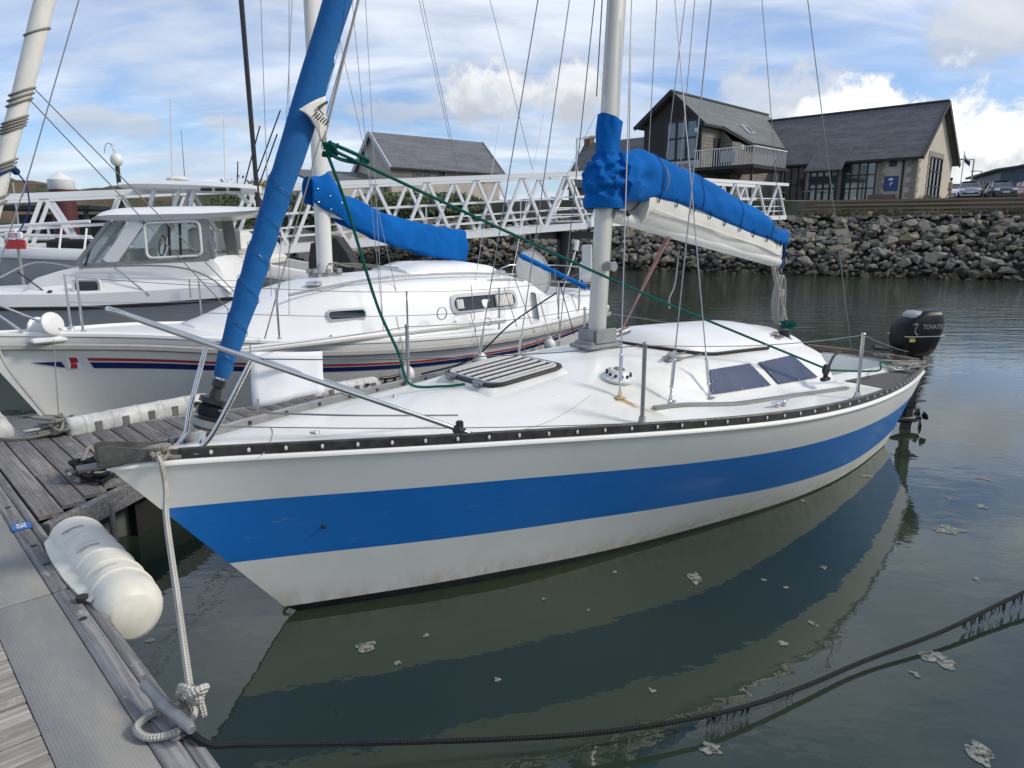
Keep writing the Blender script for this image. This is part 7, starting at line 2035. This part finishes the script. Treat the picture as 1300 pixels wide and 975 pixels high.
obj('rod_reel', mb, 'brass', b4)
for (a, b) in (((-60, 292), (114, 281)), ((-60, 296), (116, 301))):
    mb = MB(); mb.tube([q4(*a, .5), q4(*b, .3)], .035, 7); obj('bow_rail', mb, 'white_paint', b4)
for px in (20, 78, 110): mb = MB(); mb.tube([q4(px, 290, .3), q4(px - 3, 318, .15)], .022, 6); obj('rail_post', mb, 'white_paint', b4)
mb = MB(); a, b = q4(52, 312, .7), q4(100, 316, .7); mb.box(((a.x + b.x) / 2, 1.2, a.z + .02), (b.x - a.x, .7, .22), bev=.05); obj('bow_cushion', mb, 'rubber', b4)

# ------------------------------------------------------------------ things standing among the boats
p = at_y(86, 300, 19.5); t = thing('mooring_pile', 'dark red steel pile with white conical cap behind the gangway', 'pile', (p.x, p.y, 0))
h = at_y(86, 241, 19.5).z; mb = MB(); mb.tube([(0, 0, -.8), (0, 0, h)], .30, 18); obj('shaft', mb, simple('dark_red_steel', (.085, .018, .022), .6, var=.5, vscale=3), t)
h2_ = at_y(86, 218, 19.5).z; mb = MB(); mb.lathe([(.30, h), (.315, h + .02), (.315, lerp(h, h2_, .55)), (.06, h2_ - .02), (.0, h2_)], n=20); obj('cone_cap', mb, 'white_plastic', t)
p = at_y(155, 275, 16.9); t = thing('beacon_pole', 'white ball beacon on a black pole behind the pilothouse', 'beacon', (p.x, p.y, p.z - 1.2))
top_ = at_y(148, 203, 16.9); d = Vector((top_.x - p.x, 0, top_.z - p.z + 1.2)); mb = MB(); mb.tube([(0, 0, 0), d], .05, 8); obj('pole', mb, 'black_plastic', t)
mb = MB(); mb.sphere(d, .135, 14, 10, sc=(1, 1, 1.1)); obj('ball', mb, 'white_plastic', t)
mb = MB(); mb.tube(smooth_path([d + Vector((0, 0, .1)), d + Vector((-.05, 0, .32)), d + Vector((-.2, 0, .34)), d + Vector((-.26, 0, .15))], 4), .008, 5); mb.tube([d, d + Vector((-.1, 0, .36))], .006, 5); obj('aerial', mb, 'dull_metal', t)
p = at_y(19, 306, 13.0); t = thing('rescue_sign', 'small red and white SOS safety board at the left edge', 'sign', (p.x, p.y, p.z))
mb = MB(); mb.box((0, 0, -.06), (.36, .05, .16), bev=.01); obj('board', mb, 'red', t)
mb = MB(); mb.box((0, -.01, .10), (.30, .05, .12), bev=.01); pn = obj('panel', mb, 'white_panel', t); text_obj('lettering', 'SOS', .10, 'red', pn, (0, -.037, .10), (PI / 2, 0, 0))
mb = MB(); mb.tube([(0, .06, -1.4), (0, .06, .15)], .03, 6); obj('post', mb, 'dull_metal', t)
def far_boat(px, py, Y, L, label, mat, cab):
    p = at_y(px, py, Y); t = thing('moored_boat', label, 'boat', (p.x, p.y, 0), R(10), 'small boats moored far behind the gangway')
    mb = MB(); n = 14; mb.grid([[(lerp(-L / 2, L / 2, i / n), sg * .95 * math.sin(PI * min(i / n + .02, 1) * .62 + .02) ** .7 * f, z) for sg, f, z in ((-1, .8, -.1), (-1, 1, .75), (1, 1, .75), (1, .8, -.1))] for i in range(n + 1)]); mb.f.append(tuple(range(len(mb.v) - 4, len(mb.v)))); mb.m.append(0); obj('hull', mb, mat, t, angle=40)
    mb = MB(); mb.box((.3, 0, 1.25), (L * .35, 1.5, 1.0), bev=.12); cb = obj('cabin', mb, cab, t)
    mb = MB(); mb.box((.3, -.74, 1.42), (L * .28, .04, .32)); mb.box((.3 - L * .175, 0, 1.42), (.04, 1.2, .34)); obj('window', mb, 'dark_glass', cb, smooth=False)
    mb = MB(); mb.box((.35, 0, 1.80), (L * .42, 1.7, .10), bev=.03); obj('roof', mb, cab, cb)
far_boat(20, 275, 27, 6, 'dark hulled moored boat far behind the gangway at the left', 'black_plastic', 'grey_plastic'); far_boat(62, 280, 30, 5.5, 'white moored boat far behind the gangway beside the red pile', 'white_plastic', 'white_plastic'); far_boat(115, 282, 26, 5, 'grey moored boat half hidden behind the pilothouse windscreen', 'grey_hull', 'sail_white')
sh_p = at_y(52, 275, 45); t = thing('boat_shed', 'low dark open sided shed on the shore below the hill', 'building', (sh_p.x, sh_p.y, 0))
mb = MB(); mb.box((0, 1.5, 3.55), (6.5, 3.5, .3), bev=.03); obj('roof', mb, 'frame_black', t)
for x in (-2.8, 0, 2.8): mb = MB(); mb.box((x, 0, 1.7), (.2, .2, 3.6)); obj('post', mb, 'frame_black', t, smooth=False)
mb = MB(); mb.box((0, 2.5, 1.5), (6.2, .2, 3.4)); obj('wall', mb, 'frame_black', t, smooth=False)
for i, (px, w_, h_, lab) in enumerate(((36, 1.2, 1.2, 'pale mast of a small craft against the heath hill'),)):
    p = at_y(22, 275, 40); t = thing('marker_pole', lab, 'pole', (p.x, p.y, 0)); mb = MB(); mb.tube([(0, 0, 0), (0, 0, at_y(22, 232, 40).z)], .05, 6); obj('pole', mb, 'grey_plastic', t)
# ------------------------------------------------------------------ outboard on the stern
mo = YF.w(7.38, -.36, .80); om = thing('outboard_motor', 'black outboard motor tilted on the stern of the blue banded yacht', 'outboard motor', mo, YF.ang - R(30)); om.scale = (.88, .92, 1.04)
mb = MB(); rows = []
for j, (z, x0, x1, hw) in enumerate(((.00, -.10, .22, .11), (.06, -.17, .27, .145), (.16, -.19, .31, .165), (.28, -.18, .34, .17), (.34, -.15, .345, .165), (.40, -.03, .335, .150), (.445, .06, .315, .125), (.455, .10, .28, .09))):
    row = []
    for k in range(22):
        a = 2 * PI * k / 22; ca, sa = math.cos(a), math.sin(a)
        row.append(((x0 + x1) / 2 + (x1 - x0) / 2 * math.copysign(abs(ca) ** .45, ca), hw * math.copysign(abs(sa) ** .42, sa), z))
    rows.append(row)
mb.grid(rows, closed=True); mb.f.append(tuple(range(22))[::-1]); mb.m.append(0); mb.f.append(tuple(range(len(mb.v) - 22, len(mb.v)))); mb.m.append(0)
mb2 = mb; cw = obj('cowl', mb2, 'black_gloss', om, angle=55)
mb = MB(); mb.box((.08, 0, .205), (.50, .345, .008)); mb.box((.04, 0, .395), (.20, .22, .10), bev=.03); obj('cowl_trim', mb, 'grey_hull', cw)
mb = MB(); mb.box((-.09, -.158, .17), (.07, .012, .035)); obj('yellow_label', mb, simple('yellow_label', (.5, .38, .08), .5), cw)
text_obj('lettering', 'TOHATSU', .062, 'silver_print', cw, (.16, -.1735, .30), (PI / 2, 0, 0), .001)
mb = MB(); mb.tube(smooth_path([(-.10, -.166, .32), (-.05, -.169, .33), (-.08, -.169, .26), (-.04, -.168, .22)], 4), .006, 5); obj('side_graphic', mb, 'silver_print', cw)
mb = MB(); mb.box((.06, 0, -.10), (.20, .15, .24), bev=.04); mb.box((.08, 0, -.42), (.15, .09, .5), bev=.03); mb.box((.10, 0, -.56), (.26, .16, .015), bev=.005); mb.box((.08, 0, -.70), (.11, .06, .30), bev=.02); mb.tube([(-.10, 0, -.80), (.0, 0, -.80), (.18, 0, -.80), (.24, 0, -.80)], [.012, .045, .045, .03], 12); mb.prism([(.0, -.98), (.13, -.98), (.15, -.8), (.02, -.8)], -.008, .008, 0, Matrix.Rotation(PI / 2, 4, 'X')); dl = obj('drive_leg', mb, 'black_plastic', om); dl.scale = (1.1, 1.1, .84)
mb = MB()
for k in range(3):
    a = 2 * PI * k / 3 + .5; c = Vector((.28, 0, -.67)); u = Vector((0, math.cos(a), math.sin(a))); v = Vector((.35, -math.sin(a), math.cos(a))).normalized()
    pts = [c + u * .03 - v * .02, c + u * .09 - v * .05, c + u * .12 + v * .0, c + u * .09 + v * .05, c + u * .03 + v * .02]; mb.add(pts, [(0, 1, 2, 3, 4)])
pp = obj('propeller', mb, 'black_plastic', om); md = pp.modifiers.new('thick', 'SOLIDIFY'); md.thickness = .008
mb = MB(); mb.box((-.11, 0, -.06), (.07, .22, .30), bev=.015); mb.box((-.20, 0, .06), (.10, .20, .03), bev=.01); mb.tube([(-.15, -.05, .05), (-.52, -.12, .10)], .018, 8); mb.tube([(-.42, -.10, .09), (-.55, -.125, .105)], .026, 8); obj('clamp_bracket', mb, 'black_plastic', om)

# ------------------------------------------------------------------ ropes
def rope(name, pts, r, mat, label, cat='rope', group=None, k=6, n=9):
    mb = MB(); mb.tube(smooth_path(pts, k), r, n); return tag(obj(name, mb, mat), label, cat, group)
def jumble(name, base, ext, count, r, mat, label, seed, flat=.35, cat='rope'):
    """a loose heap of turns: one continuous length of line"""
    rr_ = random.Random(seed); pts = []
    for i in range(count):
        a = i * 2.4 + rr_.uniform(-.5, .5); q = rr_.uniform(.45, 1.0)
        pts.append(Vector(base) + Vector((ext[0] * q * math.cos(a), ext[1] * q * math.sin(a), ext[2] * (rr_.random() ** 1.2) + r)))
    return rope(name, pts, r, mat, label, cat, k=7, n=8)
W = YF.w
# bow mooring line: from the stem head down to the cleat in the foreground
bz = W(.20, -.115, 1.055)
kn = at_z(241, 872, .60)
rope('mooring_rope', [W(.30, -.06, 1.06), W(.22, -.10, 1.075), bz, W(.205, -.145, 1.02), W(.21, -.16, .90), bz.lerp(kn, .35), bz.lerp(kn, .7), kn], .0125, 'rope_white', 'white braided mooring rope from the yacht bow down to its knot', k=8)
mb = MB(); c = W(.22, -.07, 1.06)
for j in range(7): a0 = j * .5; mb.tube([c + Vector((.062 * math.cos(a) * (1 - .04 * j), .060 * math.sin(a), .006 * j - .025 + .014 * math.sin(a * 2 + a0))) for a in [2 * PI * q / 16 + a0 for q in range(16)]], .0125, 8, closed=True)
mb = MB()
r6 = random.Random(2); pl_ = [c + Vector((.055 * math.cos(i * 2.2) * r6.uniform(.5, 1), .065 * math.sin(i * 2.2) * r6.uniform(.5, 1), r6.uniform(-.035, .03))) for i in range(18)] + [c + Vector((-.09, .02, .0))]
mb.tube(smooth_path(pl_, 6), .0115, 8)
tag(obj('rope_lashing', mb, 'rope_grey'), 'grey rope wound round the bow fitting of the blue banded yacht', 'rope')
K = kn
def kp(dx, dz, dy=0): return K + Vector((dx, dy, dz))
rope('rope_knot', [kp(-.03, .0, .0), kp(.0, .008, -.02), kp(.03, -.002, -.02), kp(.045, -.012), kp(.03, -.024, .02), kp(.0, -.026, .02), kp(-.012, -.018, .0), kp(.01, -.008, -.028), kp(.04, .006, -.02), kp(.052, .0, 0), kp(.036, -.02, .012), kp(.03, -.05, .0), kp(.034, -.085, 0), kp(.036, -.105, 0)], .0125, 'rope_white', 'lumpy bowline knot with short tail above the near cleat', k=7)
rope('mooring_rope', [kp(-.005, -.01, 0), K.lerp(CL1 + Vector((0, .06, .03)), .5) + Vector((-.01, 0, .01)), CL1 + Vector((.02, .07, .02)), CL1 + Vector((-.05, .03, .02)), CL1 + Vector((-.08, -.045, .02)), CL1 + Vector((-.02, -.09, .015)), CL1 + Vector((.06, -.07, .02)), CL1 + Vector((.08, .02, .02)), CL1 + Vector((.03, .07, .03)), kp(.025, -.05, -.005), kp(.02, .0)], .0125, 'rope_white', 'loop of white braided rope round the near cleat below the knot', k=8)
# dark heavy rope running from the cleat along the water with weed hanging from it
wpts = [(262, 943), (310, 945), (400, 944), (520, 942), (640, 938), (760, 930), (880, 912), (960, 893), (1030, 868), (1100, 838), (1200, 800), (1300, 752), (1420, 700)]
zz = [.44, .36, .22, .14, .10, .085, .075, .055, .038, .034, .055, .09, .15]
main_pts = [CL1 + Vector((.02, .0, .035))] + [at_z(x, y, z) for (x, y), z in zip(wpts, zz)]
rope('shore_rope', main_pts, .0105, 'rope_dark', 'dark weedy rope stretching from the near cleat out over the water to the right', k=6)
rope('shore_rope', [p + Vector((.0, -.018, .014)) for p in main_pts[:5]] + [main_pts[5]], .010, 'rope_black', 'second strand of dark rope doubled beside it near the cleat', k=6)
mb = MB(); r9 = random.Random(5)
def on_rope(x):
    xs = [p[0] for p in wpts]; return at_z(x, interp(x, xs, [p[1] for p in wpts]), interp(x, xs, zz))
for x in [900 + r9.uniform(-2, 55) for _ in range(26)] + [1000 + r9.uniform(0, 8) for _ in range(2)] + [1222 + r9.uniform(0, 78) for _ in range(34)]:
    p = on_rope(x); L = min(r9.uniform(.02, .09), max(p.z - .004, .01)); mb.tube([p, p + Vector((r9.uniform(-.006, .006), 0, -L * .5)), p + Vector((r9.uniform(-.012, .012), r9.uniform(-.01, .01), -L))], [.002, .0026, .001], 5)
tag(stuff(obj('weed', mb, 'rope_dark')), 'thin dark weed hanging in strands from the rope', 'weed')
rope('mooring_line', [CL1 + Vector((.03, .02, .02)), at_z(420, 962, .05), at_z(520, 942, .02), at_z(600, 918, -.02)], .005, 'rope_dark', 'thin dark line slanting into the water from the near cleat', k=5) if False else None
# rope on the finger
c2 = CL2
jumble('rope_heap', c2 + Vector((-.0, -.0, .0)), (.17, .14, .14), 26, .0125, 'rope_grey', 'heap of grey rope turned round the far finger cleat', 3)
rope('mooring_rope', [c2 + Vector((.02, -.02, .06)), B2.w(*B2.on_y(12, 470, -.25)), B2.w(*B2.on_y(-8, 428, -.12))], .014, 'rope_white', 'white chequered rope from the second yacht bow to the finger cleat')
rope('mooring_line', [c2 + Vector((.03, 0, .06)), B2.w(*B2.on_y(68, 432, -.30))], .005, 'rope_grey', 'thin grey line from the white bow reel down to the finger cleat', k=3)
rope('mooring_rope', [c2 + Vector((.05, -.05, .04)), c2 + Vector((-.1, -.17, .02)), c2 + Vector((-.35, -.18, .016)), c2 + Vector((-.75, .05, .016)), c2 + Vector((-1.2, .2, .016))], .0125, 'rope_grey', 'grey rope tail lying along the planks to the left edge')
c4 = CL4
jumble('rope_heap', c4 + Vector((.04, .05, -.0)), (.19, .24, .15), 36, .0135, 'rope_black', 'dark coil of heavy rope on the planks below the bow', 9)
rope('mooring_rope', [c4 + Vector((-.15, .02, .05)), c4 + Vector((-.03, -.03, .09)), c4 + Vector((.0, .05, .20)), c4 + Vector((.05, .04, .12)), c4 + Vector((.0, -.06, .08)), c4 + Vector((.12, -.03, .05)), c4 + Vector((.24, .05, .05)), c4 + Vector((.3, .12, .03))], .0145, 'rope_grey', 'thick grey rope looped over the dark coil below the bow', k=7)
# green sheets from the headsail clew
CLW = YF.w(clew.x, -.03, clew.z)
rope('jib_sheet', [CLW, CLW.lerp(W(SB.x, SB.y, SB.z), .5) - Vector((0, 0, .035)), W(SB.x, SB.y, SB.z)], .0085, 'rope_green', 'taut green jib sheet running aft past the mast to the side deck block', k=14)
rope('jib_sheet', [CLW, YF.w(*YF.on_y(440, 262, -.02)), YF.w(*YF.on_y(478, 385, -.05)), YF.w(*YF.on_y(505, 446, -.1)), YF.w(*on_deck(1.66, .10, .06)), YF.w(*on_deck(1.84, .03, .016)), YF.w(*on_deck(1.95, -.06, .02))], .0085, 'rope_green', 'slack green jib sheet drooping to the foredeck by the hatch', k=10)
jumble('sheet_knot', CLW + Vector((.02, .02, -.06)), (.05, .04, .08), 14, .009, 'rope_green', 'knotted green rope at the white corner of the furled headsail', 4)
rope('sheet_knot', [CLW + Vector((.02, 0, .02)), CLW + Vector((.12, .05, -.02)), CLW + Vector((.20, .1, -.06)), CLW + Vector((.14, .08, -.07)), CLW + Vector((.05, .03, -.05)), CLW], .010, 'rope_green', 'second green bowline loop just aft of the knotted corner')
rope('lazy_line', [CLW + Vector((.0, -.02, .02)), YF.w(*YF.on_y(470, -60, .0))], .007, 'rope_thin', 'pale braided line rising from the headsail corner', k=2)
rope('jib_sheet', [W(SB.x, SB.y, SB.z - .01), W(5.7, -.82, .90), W(6.2, -.62, .885), W(6.5, -.58, .85)], .0085, 'rope_green', 'green rope tail running from the side deck block to the cockpit')
jumble('rope_heap', W(6.62, -.66, .80), (.24, .13, .05), 34, .006, 'rope_thin', 'tangled thin white line on the dark after side deck', 12)
jumble('rope_heap', W(6.95, -.30, .80), (.14, .14, .05), 22, .006, 'rope_grey', 'small tangle of grey line on the stern rail', 13)
jumble('rope_heap', W(4.75, -.33, deck_z(4.75, -.33) + .01), (.16, .11, .05), 26, .0065, 'rope_grey', 'bundle of grey halyard tails on the cabin top', 14)
jumble('rope_heap', W(5.15, -.28, deck_z(5.15, -.28) + .03), (.09, .08, .10), 26, .007, 'rope_green', 'dark green rope bundle round the cabin top drum', 15)
for i, (y0_, y1_) in enumerate(((-.33, -.30), (-.40, -.36))):
    mb = MB(); mb.tube([W(*on_deck(3.35 + (4.75 - 3.35) * j / 12, lerp(y0_ - .1, y1_, j / 12), .012)) for j in range(13)], .005, 5); tag(obj('control_line', mb, 'rope_grey'), ('inner' if i == 0 else 'outer') + ' grey control line led aft along the cabin top', 'rope')
# coil of white line hanging from the boom end
mb = MB(); c = Vector((5.46, .0, 1.70))
for j in range(4):
    w_ = .055 + .012 * j; pts = [W(c.x + w_ * math.sin(a) * (.6 + .4 * abs(math.sin(a))), .012 * j - .02, c.z - .24 + .22 * math.cos(a)) for a in [2 * PI * q / 20 for q in range(20)]]; mb.tube(pts, .0085, 6, closed=True)
for j in range(5): mb.tube([W(c.x + .032 * math.cos(a), .03 * math.sin(a), c.z - .20 + .012 * j) for a in [2 * PI * q / 10 for q in range(10)]], .008, 6, closed=True)
mb.tube([W(c.x, 0, c.z + .0), W(5.42, 0, 1.84)], .006, 6)
tag(obj('rope_coil', mb, 'rope_thin'), 'coil of white line hanging from the boom end', 'rope')
rope('loose_line', [YF.w(*YF.on_y(862, 318, .1)), YF.w(*YF.on_y(857, 360, .1)), YF.w(*YF.on_y(850, 378, .1)), YF.w(*YF.on_y(850, 392, .1))], .006, 'rope_thin', 'short thin white line dangling under the boom', k=5)
rope('furling_rope', [W(.50, -.06, 1.21), W(1.0, -.32, 1.16), W(1.6, -.50, 1.10)], .005, 'rope_thin', 'thin white furling line led aft from the drum', k=6)
rope('black_line', [YF.w(*YF.on_y(706, 372, 1.35)), YF.w(*YF.on_y(650, 410, 1.3)), YF.w(*YF.on_y(600, 455, 1.2)), YF.w(2.2, .86, 1.04)], .007, 'rope_black', 'black line slung from the second yacht to the far toe rail', k=8)
# blank white sheet hung in the far rigging
pa = [YF.on_y(318, 447, .42), YF.on_y(410, 446, .42), YF.on_y(411, 498, .42), YF.on_y(321, 518, .42)]
bt_ = thing('banner', 'blank white plastic sheet tied inside the far bow rail', 'banner', YF.o, YF.ang)
mb = MB(); rows = []
for j in range(9): rows.append([pa[0].lerp(pa[1], i / 10).lerp(pa[3].lerp(pa[2], i / 10), j / 8) + Vector((0, .014 * math.sin(i * .7 + j * .4) + .007 * mn.noise(Vector((i * .35, j * .5, 3))), 0)) for i in range(11)])
mb.grid(rows); o = obj('sheet', mb, 'white_panel', bt_); md = o.modifiers.new('thick', 'SOLIDIFY'); md.thickness = .003
mb = MB(); mb.tube([pa[3] + Vector((.03, -.01, .05)), pa[3] + Vector((.02, 0, -.10))], .006, 5); mb.tube([pa[2], pa[2] + Vector((.02, 0, -.08))], .004, 5); mb.tube([pa[0], pa[0] + Vector((0, 0, .05))], .004, 5); obj('tie', mb, 'rope_thin', bt_)
# foam scum floating on the water
M['foam'] = simple('pale_foam_scum', (.30, .30, .265), .9, var=.9, vscale=30, col2=(.13, .14, .115), bump=.12, bscale=60)
fo_ = [(465, 822, 16, 8), (884, 734, 10, 10), (1201, 673, 22, 6), (1190, 836, 20, 11), (1162, 855, 7, 4), (1243, 955, 18, 16), (902, 950, 20, 9), (995, 817, 8, 4), (1032, 791, 6, 5), (631, 863, 6, 4), (1046, 721, 5, 3), (540, 806, 5, 3), (505, 841, 5, 4), (970, 736, 5, 2), (780, 726, 4, 2), (828, 877, 5, 4), (1020, 636, 4, 2), (1250, 607, 10, 3), (1246, 643, 9, 3), (1100, 604, 8, 2), (1206, 633, 6, 2), (190, 812, 7, 3), (956, 606, 4, 2), (998, 746, 4, 2), (747, 774, 3, 2), (690, 640 + 120, 3, 2), (1240, 735, 6, 3)]
fk_ = NT(M['foam'].node_tree); fb_ = [n for n in M['foam'].node_tree.nodes if n.type == 'BSDF_PRINCIPLED'][0]
fg_ = fk_.n('ShaderNodeNewGeometry'); fk_.put(fb_.inputs['Alpha'], fk_.ramp(fk_.noise(fg_.outputs['Position'], 38, 5, .7), .36, .56, .12, .92))
FL = {0: 'pale foam scrap lying lowest in the reflection of the bow', 1: 'notched foam scrap midway in the hull reflection', 2: 'broad foam scrap right of the stern reflection', 3: 'foam scrap just above the dark ropes at the right', 4: 'small foam scrap touching the bigger one above the ropes', 5: 'largest foam scrap in the bottom right corner', 6: 'foam scrap below the weedy rope at the bottom centre', 17: 'thin foam scrap nearest the outboard motor', 18: 'thin foam streak at the right edge beyond the stern', 21: 'small foam flake beside the white dock fender'}
for i, (px, py, rx, ry) in enumerate(fo_):
    c = at_z(px, py, .004); e = at_z(px + rx, py, .004); wx = (e - c).length; f_ = at_z(px, py - ry, .004); wy = (f_ - c).length; mb = MB(); nn = 26
    edge = []
    for k in range(nn):
        a = 2 * PI * k / nn; q = max(.74 + .72 * mn.noise(Vector((math.cos(a) * 1.1 + i * 3.1, math.sin(a) * 1.1, i * .7))) + .16 * mn.noise(Vector((math.cos(a) * 3 + i, math.sin(a) * 3, 2.2))), .12); edge.append((wx * q * math.cos(a), wy * q * math.sin(a)))
    mb.add([(0, 0, .004)] + [(x * .6, y * .6, .0035) for x, y in edge] + [(x, y, .001) for x, y in edge], [(0, 1 + k, 1 + (k + 1) % nn) for k in range(nn)] + [(1 + k, 1 + nn + k, 1 + nn + (k + 1) % nn, 1 + (k + 1) % nn) for k in range(nn)])
    o = obj('foam_patch', mb, 'foam'); o.location = (c.x, c.y, .003); tag(o, FL.get(i, 'tiny pale fleck of foam floating on the dark water'), 'foam', 'foam scraps on the water')
